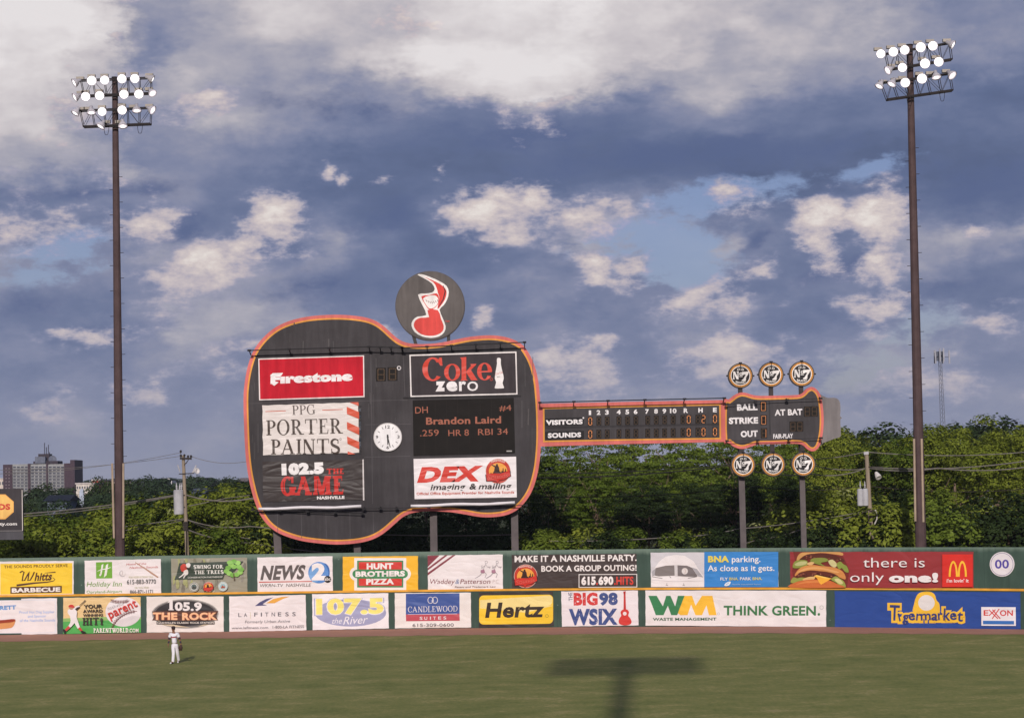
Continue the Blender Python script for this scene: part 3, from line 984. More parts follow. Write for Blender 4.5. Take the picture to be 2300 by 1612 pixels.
fl = [(2085, 165), (2060, 150), (2035, 175), (2020, 205), (2045, 225), (2075, 240), (2110, 235), (2140, 215), (2150, 190), (2130, 165), (2120, 130), (2085, 118), (2050, 128)]
for i, (x, y) in enumerate(fl):
    s.disc('picture', x, y, 26, 20, [(136, 186, 92), (152, 200, 104), (118, 170, 78)][i % 3], n=14)
s.line('picture', [(2085, 225), (2090, 285)], [8, 12], (96, 80, 60))
fig = [(1640, 128, 1702, 150, (62, 46, 42)), (1665, 150, 1660, 180, (226, 220, 214))]
s.poly('picture', smooth_loop([(1612, 165), (1635, 140), (1662, 148), (1668, 190), (1640, 212), (1618, 200)], 3), (192, 66, 52))
s.poly('picture', smooth_loop([(1662, 140), (1690, 132), (1702, 150), (1690, 172), (1668, 168)], 3), (222, 214, 208))
s.poly('picture', smooth_loop([(1640, 205), (1672, 190), (1682, 220), (1668, 240), (1648, 230)], 3), (222, 214, 208))
s.line('picture', [(1650, 222), (1625, 245), (1600, 262)], [16, 10, 8], (222, 214, 208)); s.line('picture', [(1660, 232), (1645, 255), (1640, 268)], [14, 10, 8], (214, 206, 200))
s.line('picture', [(1650, 170), (1690, 185), (1702, 172)], [7, 6, 5], (70, 52, 46))
for (x, y), c1, c2 in (((1733, 345), (206, 200, 190), (96, 110, 108)), ((1990, 340), (214, 212, 204), (150, 186, 190))):
    s.disc('badge', x, y, 42, 42, c1); s.ring('badge', x, y, 38, 38, 5, c2); s.disc('badge', x, y, 25, 25, c2)
    s.poly('badge', [(x - 20, y + 16), (x - 4, y - 14), (x + 6, y + 2), (x + 12, y - 8), (x + 22, y + 14)], (170, 84, 62) if x > 1800 else (70, 70, 66))
round_emblem(s, 1862, 343, 44)
s.done()
s = banner(R4, [(70, 82), (742, 70), (746, 383), (73, 398)], WHITE, True, 'white banner with big grey slanted lettering and a blue ball carrying a white numeral')
s.text('NEWS', 98, 286, 512, 278, 136, (96, 88, 86), 0.045, 0.22)
s.line('picture', [(87, 303), (560, 296)], [9, 7], (196, 78, 66))
s.disc('emblem', 621, 218, 96, 96, (92, 138, 200)); s.disc('emblem', 585, 235, 52, 70, (120, 164, 214), n=24); s.line('emblem', arc(640, 218, 70, 90, -70, 40, 10), [3, 10, 14, 16, 16, 14, 12, 10, 8, 5, 3], (64, 106, 172))
s.text('2', 556, 288, 682, 286, 160, (236, 228, 226), 0.06)
s.disc('emblem', 698, 278, 31, 31, (40, 36, 38)); s.text('abc', 672, 290, 724, 289, 32, (230, 222, 218), 0.02)
s.text('WKRN-TV  NASHVILLE', 92, 347, 552, 341, 29, (96, 84, 80), 0.0, 0.2)
s.done()
s = banner(R4, [(830, 75), (1502, 68), (1503, 375), (830, 385)], (238, 180, 50), True, 'orange-yellow banner with a red, white and green crest')
def crest(pad, rgb):
    s.rect('crest', 960 - pad, 112 - pad * 0.9, 1370 + pad, 350 + pad, rgb)
    s.off -= s.stp * 0.5
    s.poly('crest', arc(960, 230, 42 + pad, 38 + pad, 90, 270, 10) + arc(1370, 230, 42 + pad, 38 + pad, -90, 90, 10), rgb)
crest(26, (234, 226, 220)); crest(0, (66, 132, 84))
s.rect('crest', 975, 124, 1358, 190, (206, 62, 54)); s.rect('crest', 975, 272, 1358, 336, (206, 62, 54))
s.text('HUNT', 1045, 190, 1281, 187, 57, (236, 226, 222), 0.055); s.text('BROTHERS', 946, 256, 1385, 251, 52, (236, 226, 222), 0.055); s.text('PIZZA', 1041, 326, 1288, 322, 55, (236, 226, 222), 0.055)
s.done()
s = banner(R4, [(1585, 65), (2255, 55), (2258, 365), (1588, 375)], WHITE, True, 'white banner with maroon corner stripes and two line-drawn runners')
for q in ([(1586, 68), (1692, 66), (1588, 168)], [(1740, 64), (1766, 63), (1589, 198), (1588, 178)], [(1808, 64), (1836, 62), (1589, 242), (1588, 220)]):
    s.poly('picture', q, (134, 62, 72))
s.text('Waddey', 1600, 318, 1832, 318, 44, (130, 68, 74), 0.0, 0.2); s.text('&', 1832, 318, 1874, 318, 44, (96, 116, 160), 0.0, 0.2); s.text('Patterson', 1876, 318, 2150, 316, 44, (130, 68, 74), 0.0, 0.2)
s.text('P.C.', 2164, 317, 2228, 316, 40, (206, 190, 190), -0.004, 0.1); s.text('Patent and Trademark Law', 1828, 354, 2196, 350, 16, (112, 84, 84), 0.01, 0.25)
for ox in (0, 98):
    g = (140, 132, 138)
    s.ring('picture', 2108 + ox, 126, 12, 14, 3, g, n=12)
    for pl, wd in (([(2104, 142), (2092, 165), (2080, 195)], 3), ([(2092, 160), (2070, 175), (2078, 185)], 3), ([(2104, 150), (2125, 172), (2148, 165)], 3), ([(2060, 160), (2072, 152), (2066, 182)], 2.5), ([(2080, 210), (2050, 245), (2010, 268)], 3.5), ([(2085, 208), (2110, 232), (2098, 262)], 3.5), ([(2130, 160), (2140, 182)], 2.5)):
        s.line('picture', [(a + ox, b) for a, b in pl], wd, g)
    s.poly('picture', [(2060 + ox, 195), (2090 + ox, 190), (2098 + ox, 215), (2080 + ox, 224), (2058 + ox, 216)], (166, 122, 140))
s.done()
s = banner(R5, [(105, 90), (1113, 78), (1117, 352), (107, 360)], (70, 60, 58), True, 'dark banner with white capitals, a red round emblem and a boxed phone number')
s.text('MAKE IT A NASHVILLE PARTY.', 130, 150, 1113, 139, 54, (232, 224, 220), 0.03)
s.text('BOOK A GROUP OUTING!', 345, 226, 1113, 218, 50, (232, 224, 220), 0.03)
s.poly('box_outline', [(646, 246), (1117, 244), (1118, 352), (646, 355)], (230, 222, 218)); s.poly('box_outline', [(652, 252), (1111, 250), (1112, 346), (652, 349)], (66, 56, 54))
s.text('615', 668, 334, 784, 333, 72, (234, 226, 222), 0.055); s.text('.', 787, 333, 801, 333, 72, (200, 70, 60), 0.05); s.text('690', 806, 333, 926, 332, 72, (234, 226, 222), 0.055)
s.text('.HITS', 932, 332, 1088, 331, 70, (208, 66, 54), 0.03)
round_emblem(s, 220, 262, 92)
s.done()
s = banner(R5, [(1223, 70), (2253, 66), (2258, 350), (1227, 352)], (206, 202, 206), True, 'banner half grey photo of a white airliner nose, half blue with white and yellow words')
s.rect('picture', 1658, 67, 2254, 350, (62, 132, 200))
s.poly('picture', [(1230, 350), (1232, 240), (1290, 150), (1345, 105), (1420, 90), (1500, 98), (1570, 140), (1620, 220), (1656, 270), (1657, 350)], (232, 225, 224))
s.poly('picture', [(1240, 226), (1270, 196), (1345, 178), (1418, 174), (1420, 258), (1290, 264), (1262, 258)], (128, 120, 118)); s.poly('picture', [(1442, 174), (1520, 178), (1560, 194), (1606, 262), (1580, 268), (1444, 262)], (120, 112, 112))
s.poly('picture', [(1420, 172), (1440, 172), (1443, 264), (1421, 262)], (206, 200, 200)); s.poly('picture', [(1560, 192), (1600, 205), (1652, 272), (1610, 264)], (170, 166, 170))
s.poly('picture', [(1236, 228), (1268, 196), (1258, 258), (1240, 262)], (168, 164, 168))
s.disc('picture', 1502, 222, 25, 26, (216, 208, 204)); s.line('picture', arc(1492, 222, 16, 22, -60, 60, 8), 2, (170, 120, 110))
for a, b in (((1238, 266), (1322, 280)), ((1528, 278), (1600, 266)), ((1380, 262), (1392, 276))):
    s.line('picture', [a, b], 3.5, (92, 84, 84))
for x in (1358, 1494):
    s.line('picture', [(x, 318), (x, 334)], 3, (110, 100, 100)); s.line('picture', [(x - 9, 334), (x + 9, 334)], 3, (110, 100, 100))
s.line('picture', [(1232, 290), (1400, 304), (1656, 298)], 1.5, (200, 194, 194))
s.text('BNA', 1690, 151, 1860, 150, 55, (226, 206, 90), 0.05); s.text('parking.', 1882, 150, 2112, 148, 52, (232, 230, 230), 0.012)
s.text('As close as it gets.', 1688, 222, 2225, 219, 50, (232, 230, 230), 0.012)
s.text('FLY', 1790, 296, 1850, 296, 25, (228, 226, 226), 0.02); s.text('BNA.', 1862, 295, 1936, 295, 25, (206, 196, 110), 0.02); s.text('PARK', 1948, 294, 2038, 294, 25, (228, 226, 226), 0.02); s.text('BNA.', 2050, 293, 2127, 292, 25, (206, 196, 110), 0.02)
s.poly('emblem', smooth_loop([(1822, 338), (1836, 315), (1872, 305), (1866, 330), (1845, 341)], 3), (222, 226, 232)); s.line('emblem', [(1834, 332), (1862, 312)], 3, (62, 132, 200))
s.text('Nashville International Airport', 1885, 333, 2115, 331, 11, (176, 196, 220), 0.0)
s.done()
s = banner(R6, [(140, 76), (1833, 72), (1835, 412), (146, 408)], (150, 58, 60), True, 'long maroon banner with a double-decker burger picture and thin white words')
p = 'burger'
def blob(pts, rgb, n=3): s.poly(p, smooth_loop(pts, n), rgb)
s.poly(p, [(172, 76), (600, 76), (640, 130), (690, 250), (668, 405), (150, 405), (178, 330), (160, 250), (190, 160)], (122, 52, 46))
blob([(205, 140), (240, 88), (330, 80), (600, 78), (628, 110), (560, 100), (420, 86), (300, 110), (220, 165)], (206, 152, 92))
blob([(228, 150), (300, 100), (420, 92), (540, 104), (630, 140), (640, 166), (560, 160), (440, 128), (330, 140), (240, 176)], (92, 48, 38))
for i in range(26):
    x = rnd.uniform(270, 620); s.disc(p, x, 112 + (x - 300) * 0.10 + rnd.uniform(-8, 24), rnd.uniform(6, 12), rnd.uniform(4, 8), rnd.choice([(128, 72, 56), (70, 36, 30), (150, 92, 72)]), n=8); s.off -= 0.0012
s.off += 0.01
for pts, c in (([(172, 220), (190, 165), (250, 150), (306, 160), (300, 205), (230, 225)], (140, 146, 70)), ([(335, 165), (360, 135), (470, 132), (500, 160), (430, 178), (470, 208), (400, 190)], (132, 142, 66)),
               ([(500, 160), (540, 148), (580, 190), (560, 220), (520, 200)], (206, 196, 140)), ([(575, 190), (610, 165), (640, 190), (672, 210), (688, 262), (655, 260), (625, 225), (600, 235)], (140, 152, 70)),
               ([(190, 190), (240, 165), (300, 165), (290, 190), (220, 205)], (190, 188, 130)), ([(300, 185), (340, 168), (372, 176), (340, 200)], (216, 176, 118))):
    blob(pts, c)
blob([(200, 270), (250, 218), (340, 196), (440, 206), (540, 216), (610, 240), (650, 280), (655, 330), (560, 292), (440, 256), (330, 246), (240, 270), (195, 300)], (208, 140, 78))
blob([(210, 268), (280, 228), (380, 215), (500, 232), (600, 262), (560, 268), (440, 238), (320, 238)], (224, 166, 104))
blob([(206, 300), (250, 262), (360, 250), (480, 258), (560, 280), (600, 312), (540, 316), (420, 290), (300, 304), (230, 318)], (98, 50, 40))
for i in range(24):
    x = rnd.uniform(225, 580); s.disc(p, x, 276 + abs(x - 360) * 0.06 + rnd.uniform(-6, 16), rnd.uniform(6, 11), rnd.uniform(4, 7), rnd.choice([(136, 78, 60), (74, 38, 32), (156, 98, 78)]), n=8); s.off -= 0.0012
s.off += 0.01
for pts, c in (([(156, 355), (180, 310), (220, 318), (260, 310), (330, 322), (300, 345), (230, 345), (190, 362)], (150, 154, 76)), ([(265, 330), (320, 306), (380, 304), (370, 330), (310, 340)], (220, 176, 116)), ([(530, 330), (570, 300), (610, 320), (650, 350), (664, 402), (610, 392), (580, 360)], (150, 160, 78)), ([(560, 330), (600, 322), (640, 360), (610, 372)], (210, 200, 140))):
    blob(pts, c)
blob([(160, 404), (190, 360), (280, 336), (400, 328), (520, 340), (590, 372), (640, 404)], (200, 108, 58))
blob([(200, 380), (290, 344), (400, 338), (500, 350), (420, 358), (300, 362)], (214, 130, 72))
s.poly(p, [(372, 296), (398, 288), (536, 320), (440, 376), (424, 362), (404, 322)], (242, 176, 66)); s.poly(p, [(372, 296), (398, 288), (536, 320), (470, 316), (400, 300)], (250, 206, 104))
s.text('there is', 825, 217, 1392, 216, 94, (234, 226, 224), -0.004); s.text('only', 706, 350, 1016, 349, 92, (234, 226, 224), -0.004); s.text('one!', 1062, 356, 1516, 355, 92, (236, 228, 226), 0.055)
s.text('trademark notice', 672, 398, 768, 397, 7, (200, 160, 160), 0.0) if False else None
s.rect('emblem_square', 1553, 98, 1834, 399, (214, 54, 46))
for cxm in (1655, 1738):
    s.poly('emblem_square', [(cxm - 42, 303)] + arc(cxm, 303, 42, 145, 180, 360, 16)[1:-1] + [(cxm + 42, 303), (cxm + 24, 303)] + arc(cxm, 303, 24, 124, 360, 180, 16)[1:-1] + [(cxm - 24, 303)], (246, 190, 62)); 
s.text("i'm lovin' it", 1595, 357, 1797, 355, 34, (238, 226, 222), 0.02)
s.done()
# the round number
nr = None
c = on_wall(1740 + 2097 * R6[2], 1220 + 190 * R6[2], BACK)
dl = on_wall(1740 + 1980 * R6[2], 1266, BACK); dr = on_wall(1740 + 2215 * R6[2], 1266, BACK); dd = dr - dl
nrm = V((dd.y, -dd.x, 0)).normalized(); nrm = -nrm if nrm.y > 0 else nrm
s = Sheet(c, nrm, R6, base=0.02)
mb = MB(); circ = arc(2097, 190, 113, 114, 0, 360, 48)[:-1]
fr = [s.world(x, y, 0.06) for x, y in circ]; bk = [s.world(x, y, 0.0) for x, y in circ]
mb.add(fr + bk, [tuple(range(47, -1, -1))] + [(i, (i + 1) % 48, 48 + (i + 1) % 48, 48 + i) for i in range(48)], paint((230, 222, 224)))
s.base = tag(mb.build('number_disc'), 'round white disc with two purple zeros at the right end of the wall', 'number disc')
s.off = 0.062
s.ring('rim_line', 2097, 190, 104, 105, 4, (122, 116, 150)); s.text('00', 2033, 230, 2162, 228, 86, (86, 72, 160), 0.02)
s.done()
# ---- lower row
s = banner(R3, [(-420, 455), (510, 443), (512, 765), (-420, 778)], WHITE, False, 'white banner with a hot dog picture and pale blue words, leftmost of the lower row')
s.poly('picture', [(-404, 470), (496, 458), (498, 752), (-404, 764)], (214, 218, 228)); s.poly('picture', [(-400, 474), (492, 462), (494, 748), (-400, 760)], WHITE)
s.text('RETT', 2, 551, 146, 545, 40, (74, 120, 190), 0.05); s.text('RETT', 4, 549, 144, 543, 34, (110, 156, 206), 0.02)
s.text('Proud Hot Dog Supplier', 175, 582, 487, 577, 25, (160, 180, 222), 0.012); s.text('and Sponsor', 250, 618, 413, 614, 25, (160, 180, 222), 0.012); s.text('of the Nashville Sounds', 178, 656, 492, 651, 25, (160, 180, 222), 0.012)
for pts, c in (([(-300, 690), (-280, 655), (0, 645), (110, 636), (138, 640), (132, 665), (60, 690), (-200, 710)], (196, 130, 78)), ([(-300, 665), (-290, 645), (0, 640), (110, 630), (140, 636), (120, 655), (0, 668), (-280, 690)], (152, 62, 44)), ([(-310, 690), (0, 672), (100, 664), (136, 652), (120, 695), (60, 715), (-250, 735)], (212, 146, 92))):
    s.poly('picture', smooth_loop(pts, 3), c)
s.done()
s = banner(R3, [(562, 440), (1253, 432), (1255, 750), (563, 763)], (226, 194, 140), False, 'green and peach banner with a baseball batter and a big white ball')
s.poly('picture', [(563, 625), (1254, 600), (1255, 750), (563, 763)], (142, 180, 102)); s.poly('picture', [(563, 655), (1254, 632), (1255, 750), (563, 763)], (84, 166, 84))
b1 = arc(1100, 566, 160, 132, 0, 360, 40)[:-1]
s.poly('ball', [(min(1252, x), max(434, y)) for x, y in b1], (230, 222, 222))
s.poly('ball', [(min(1252, x), y) for x, y in arc(1100, 566, 160, 132, 20, 120, 16)] + [(1050, 640), (1180, 600)], (214, 206, 206))
for pl in (arc(1075, 360, 175, 120, 120, 62, 12), arc(1230, 760, 230, 200, 190, 268, 14)):
    pl = [(min(1249, x), max(436, y)) for x, y in pl]
    s.line('ball', pl, 3.5, (120, 60, 56))
    for i in range(1, len(pl) - 1):
        (x, y) = pl[i]
        for e in (-9, 0):
            s.line('ball', [(x + e - 5, y + 15), (x + e, y), (x + e - 5, y - 15)], 3.2, (110, 56, 52)); s.off -= 0.0011
s.off += 0.01
s.text('nashville', 965, 548, 1105, 498, 30, (206, 200, 200), 0.0)
s.text('parent', 985, 628, 1232, 515, 84, (200, 62, 54), 0.02)
k = (64, 58, 50)
s.text('YOUR', 750, 536, 918, 532, 36, k, 0.04); s.text('AWARD', 745, 574, 920, 570, 30, k, 0.04); s.text('WINNING', 745, 609, 922, 605, 27, k, 0.035); s.serif('HIT', 742, 684, 890, 681, 66, k, 0.24, 0.15); s.text('!', 900, 682, 924, 681, 66, k, 0.05)
s.serif('PARENTWORLD', 840, 751, 1150, 748, 40, (234, 228, 216), 0.24, 0.14); s.text('.COM', 1152, 748, 1240, 747, 36, (234, 228, 216), 0.03)
q = 'batter'
s.line(q, [(715, 512), (768, 462)], [5, 9], (70, 58, 52)); s.line(q, [(640, 570), (680, 548), (715, 520)], [20, 16, 12], (60, 52, 52)); s.line(q, [(660, 545), (690, 520), (716, 514)], [16, 13, 12], (228, 220, 216))
s.poly(q, smooth_loop([(610, 570), (622, 540), (660, 535), (692, 560), (690, 605), (688, 640), (640, 640), (632, 605)], 3), (230, 222, 220))
s.poly(q, [(640, 628), (692, 618), (706, 660), (722, 705), (700, 714), (672, 664), (640, 702), (612, 700), (634, 662)], (228, 220, 218))
s.line(q, [(626, 698), (592, 730)], [26, 20], (196, 70, 66)); s.line(q, [(712, 706), (738, 736)], [22, 18], (196, 70, 66)); s.poly(q, smooth_loop([(572, 716), (590, 726), (596, 742), (584, 762), (572, 740)], 2), (50, 44, 44)); s.poly(q, smooth_loop([(726, 738), (742, 732), (776, 748), (740, 754)], 2), (50, 44, 44))
s.disc(q, 644, 524, 22, 22, (190, 140, 112)); s.poly(q, arc(644, 522, 26, 22, 180, 360, 10) + [(672, 530), (640, 526)], (200, 64, 58))
s.done()
s = banner(R3, [(1303, 430), (1990, 428), (1992, 745), (1305, 752)], (228, 219, 212), False, 'white banner with a black oval badge and peach block letters behind the player')
s.disc('badge', 1648, 585, 298, 132, (172, 166, 160)); s.disc('badge', 1648, 585, 288, 124, (112, 106, 104)); s.disc('badge', 1648, 582, 268, 112, (58, 54, 56))
s.poly('badge', [(1400, 640), (1480, 668), (1600, 690), (1700, 706), (1560, 700), (1440, 680)], (210, 190, 160)); s.poly('badge', [(1760, 700), (1880, 650), (1900, 640), (1850, 682)], (200, 182, 156))
s.serif('1', 1500, 552, 1550, 552, 88, (232, 224, 222), 0.3, 0.1); s.text('05.9', 1556, 556, 1796, 558, 80, (232, 224, 222), 0.045)
bx = [(1352, 562), (1600, 560), (1620, 562), (1944, 558), (1922, 602), (1942, 642), (1640, 646), (1600, 646), (1355, 642), (1376, 604)]
s.poly('lettering', bx, (92, 60, 50))
for dxy, c, bo in ((0, (170, 74, 56), 0.075), (0, (240, 186, 142), 0.045)):
    s.text('THE', 1362, 638, 1580, 638, 70, c, bo); s.text('ROCK', 1622, 640, 1934, 638, 70, c, bo)
s.rect('plate', 1395, 650, 1910, 677, (54, 50, 52)); s.text("NASHVILLE'S CLASSIC ROCK STATION", 1402, 672, 1904, 670, 17, (226, 216, 206), 0.02)
s.done()
s = banner(R4, [(-180, 428), (503, 413), (510, 732), (-178, 745)], WHITE, False, 'plain white banner with thin grey lettering under a purple and orange swoosh')
s.poly('emblem', [(50, 515), (95, 480), (150, 452), (215, 438), (165, 468), (120, 498), (160, 510)], (82, 80, 118)); s.poly('emblem', [(150, 490), (215, 452), (290, 434), (362, 430), (300, 452), (225, 490)], (224, 162, 70))
g = (100, 96, 104)
for ch, x in (('L', -96), ('A', -46)):
    s.text(ch, x, 612, x + 28, 611, 36, g, 0.008)
s.line('lettering', [(10, 568), (12, 626)], 2.5, (190, 176, 110))
for ch, x in zip('FITNESS', (45, 104, 142, 200, 256, 322, 384)):
    s.text(ch, x, 608 - (x - 45) * 0.013, x + (10 if ch == 'I' else 30), 608 - (x - 45) * 0.013, 37, g, 0.008)
s.text('Formerly Urban Active', -37, 668, 368, 660, 26, (128, 122, 128), 0.0, 0.18); s.text('www.lafitness.com', -155, 720, 170, 716, 24, (116, 108, 112), 0.002); s.text('1-800-LA FITNESS', 210, 714, 488, 708, 25, (116, 108, 112), 0.002)
s.done()
s = banner(R4, [(557, 408), (1238, 398), (1243, 715), (563, 730)], (236, 229, 230), False, 'white banner with huge pale yellow figures over a lilac oval')
s.disc('badge', 900, 575, 318, 122, (160, 160, 190))
s.text('107.5', 578, 603, 1212, 596, 164, (168, 168, 198), 0.085); s.text('107.5', 588, 597, 1203, 590, 156, (236, 230, 226), 0.068); s.text('107.5', 596, 591, 1196, 583, 148, (240, 224, 122), 0.05)
s.text('the', 730, 672, 838, 668, 52, (232, 226, 230), 0.0, 0.35); s.text('River', 836, 680, 1070, 666, 74, (232, 226, 230), 0.002, 0.35)
s.done()
s = banner(R4, [(1292, 398), (1972, 393), (1975, 707), (1294, 715)], (230, 222, 216), False, 'white banner with a blue and red panel and a row of figures beneath it')
s.poly('panel', [(1393, 406), (1870, 401), (1870, 582), (1393, 590)], (66, 88, 150)); s.poly('panel', [(1393, 590), (1870, 582), (1872, 645), (1395, 650)], (186, 78, 88)); s.line('panel', [(1410, 590), (1850, 584)], 3.5, (220, 210, 220))
s.ring('emblem', 1612, 463, 26, 31, 6, (214, 208, 214)); s.ring('emblem', 1652, 463, 26, 31, 6, (214, 208, 214)); s.line('emblem', arc(1632, 463, 9, 16, -90, 180, 8), 3, (214, 208, 214))
s.serif('CANDLEWOOD', 1413, 571, 1855, 562, 50, (228, 220, 222), 0.13, 0.06)
for ch, x in zip('SUITES', (1516, 1558, 1608, 1636, 1682, 1728)):
    s.text(ch, x, 637 - (x - 1516) * 0.015, x + (9 if ch == 'I' else 26), 637 - (x - 1516) * 0.015, 29, (226, 214, 216), 0.02)
s.text('615-309-0600', 1453, 699, 1820, 695, 30, (112, 104, 106), 0.004)
s.done()
s = banner(R5, [(-161, 392), (440, 384), (447, 666), (-159, 676)], (62, 54, 52), False, 'black banner filled by a rounded yellow panel with dark slanted lettering')
def rrect(x0, y0, x1, y1, r):
    return arc(x1 - r, y0 + r, r, r, -90, 0, 6) + arc(x1 - r, y1 - r, r, r, 0, 90, 6) + arc(x0 + r, y1 - r, r, r, 90, 180, 6) + arc(x0 + r, y0 + r, r, r, 180, 270, 6)
s.poly('panel', [(x, y - (x - 140) * 0.012) for x, y in rrect(-156, 414, 440, 648, 36)], (238, 196, 56))
s.poly('panel', [(x, y - (x - 140) * 0.012) for x, y in rrect(-150, 420, 434, 500, 30)[:14]] + [(440, 500), (220, 556), (60, 540), (-150, 520)] + [(-150, 455)], (236, 214, 140))  # paler upper area: glare painted into the panel colour
s.text('Hertz', -108, 598, 378, 592, 130, (58, 48, 40), 0.035, 0.16); s.ring('lettering', 390, 582, 13, 13, 2.5, (110, 96, 60), n=16)
s.done()
s = banner(R5, [(503, 383), (1125, 375), (1130, 660), (510, 670)], (230, 221, 222), False, 'white banner with distressed red and navy capitals beside a small red guitar')
s.text('THE', 598, 460, 594, 392, 34, (84, 84, 110), 0.01); s.text('BIG', 606, 499, 800, 496, 108, (204, 62, 60), 0.055); s.text('98', 812, 497, 962, 494, 106, (70, 84, 134), 0.055); s.text('WSIX', 568, 657, 960, 653, 138, (66, 82, 134), 0.05)
for i in range(90):
    x = rnd.uniform(580, 950); y = rnd.uniform(395, 650); r = rnd.uniform(1.5, 5)
    s.off += 0.00012 - s.stp
    s.poly('lettering', [(x + r * rnd.uniform(0.5, 1.2) * cos(t), y + r * rnd.uniform(0.5, 1.2) * sin(t)) for t in (0, 1.1, 2.3, 3.6, 5)], (220, 212, 216))
s.off += 0.006
s.poly('guitar', smooth_loop([(1000, 532), (1018, 528), (1040, 532), (1052, 552), (1046, 580), (1062, 600), (1073, 628), (1060, 650), (1020, 657), (982, 650), (968, 628), (976, 600), (990, 580), (984, 550)], 3), (206, 64, 58)); s.poly('guitar', [(1010, 400), (1024, 400), (1028, 535), (1008, 535)], (190, 58, 52)); s.poly('guitar', [(1006, 386), (1026, 382), (1024, 410), (1010, 412)], (176, 52, 48)); s.disc('guitar', 1018, 563, 15, 15, (232, 222, 220), n=20)
s.done()
s = banner(R5, [(1182, 375), (2642, 376), (2642, 672), (1184, 662)], (230, 223, 221), False, 'very wide white banner with a green and yellow monogram and green words')
s.poly('emblem', [(1208, 420), (1275, 420), (1325, 505), (1352, 420), (1386, 420), (1424, 505), (1446, 420), (1500, 420), (1440, 576), (1392, 576), (1365, 500), (1330, 576), (1268, 576), (1240, 500)], (64, 128, 84))
s.poly('emblem', [(1500, 420), (1560, 420), (1588, 500), (1640, 420), (1724, 420), (1758, 576), (1696, 576), (1676, 496), (1640, 576), (1588, 576), (1552, 490), (1524, 576), (1466, 576), (1446, 560)], (240, 186, 62))
s.ring('emblem', 1773, 565, 10, 10, 2, (160, 150, 150), n=16)
s.text('WASTE MANAGEMENT', 1244, 621, 1757, 619, 25, (62, 98, 74), 0.03)
s.text('THINK GREEN', 1815, 577, 2558, 579, 82, (64, 118, 74), 0.028); s.text('.', 2572, 579, 2592, 579, 82, (64, 118, 74), 0.05); s.ring('emblem', 2604, 514, 16, 16, 2.5, (150, 160, 150), n=16)
s.done()
s = banner(R6, [(553, 436), (2265, 445), (2268, 790), (555, 770)], (50, 78, 148), False, 'long blue banner with yellow-edged playful lettering and a small white box')
y1 = (240, 190, 62)
hump = smooth_loop([(1280, 640), (1285, 560), (1310, 480), (1350, 448), (1430, 442), (1476, 470), (1492, 520), (1520, 560), (1512, 660), (1400, 700)], 3)
s.poly('lettering', hump, y1); s.disc('lettering', 1400, 545, 76, 72, (226, 220, 216))
wob = [('T', 1060, 704, 1152, 150), ('i', 1152, 714, 1168, 84), ('g', 1180, 712, 1238, 98), ('e', 1240, 706, 1300, 100), ('r', 1306, 704, 1352, 98), ('m', 1352, 706, 1444, 96), ('a', 1446, 704, 1506, 98), ('r', 1512, 702, 1558, 98), ('k', 1558, 704, 1622, 118), ('e', 1622, 702, 1684, 100), ('t', 1684, 712, 1738, 112)]
for ch, x0, yb, x1, h in wob:
    s.text(ch, x0 - 20, yb + 26, x1 + 20, yb + 26, h + 44, y1, 0.14); s.off -= 0.0012
s.off += 0.016
for i, (ch, x0, yb, x1, h) in enumerate(wob):
    s.text(ch, x0, yb, x1, yb - (4 if i % 2 else -4), h, (58, 66, 120), 0.015)
s.poly('white_box', [(1908, 582), (2225, 584), (2227, 756), (1910, 754)], (232, 226, 228))
s.text('E', 1930, 662, 1974, 662, 54, (206, 66, 62), 0.025); s.text('ON', 2080, 664, 2200, 664, 56, (206, 66, 62), 0.025)
for pl in ([(1978, 606), (2062, 690)], [(2040, 606), (1980, 662)], [(2012, 606), (2084, 690)], [(2074, 600), (2010, 690)]):
    s.line('lettering', pl, 9, (206, 66, 62))
s.poly('white_box', [(1925, 708), (2210, 710), (2211, 742), (1926, 740)], (62, 112, 180))
s.done()

# ------------------------------------------------------------------ guitar scoreboard (crop R1 for the body, R2 for neck and head)
R1 = (540, 590, 700 / 1733); R2 = (1180, 780, 740 / 2296)
YS = 151.0
score = empty('guitar_scoreboard', (at(900, 1240, YS).x, YS, 0), 'giant black guitar-shaped scoreboard with pink and yellow edging on grey posts', 'scoreboard')
def SH(crop, base):
    return Sheet((0, YS, 0), (0, -1, 0), crop, base=base)
def slab(name, crop, pts, front, back, mat, parent, cls=None):
    """a sign body cut to an outline, with real thickness"""
    s = SH(crop, 0)
    n = len(pts)
    fr = [s.world(x, y, front) for x, y in pts]; bk = [s.world(x, y, back) for x, y in pts]
    tr = tessellate_polygon([[V((x, y, 0)) for x, y in pts]])
    fs = []
    for f in tr:
        ar = sum(pts[f[i]][0] * pts[f[(i + 1) % 3]][1] - pts[f[(i + 1) % 3]][0] * pts[f[i]][1] for i in range(3))
        f = tuple(f) if ar < 0 else tuple(f[::-1])
        fs += [f, tuple(n + k for k in f[::-1])]
    fs += [(i, (i + 1) % n, n + (i + 1) % n, n + i) for i in range(n)]
    mb = cls or MB()
    mb.add(fr + bk, fs, mat)
    return mb.build(name, parent) if cls is None else mb
PINK, YEL, BLK = (202, 106, 100), (216, 148, 66), (60, 56, 58)
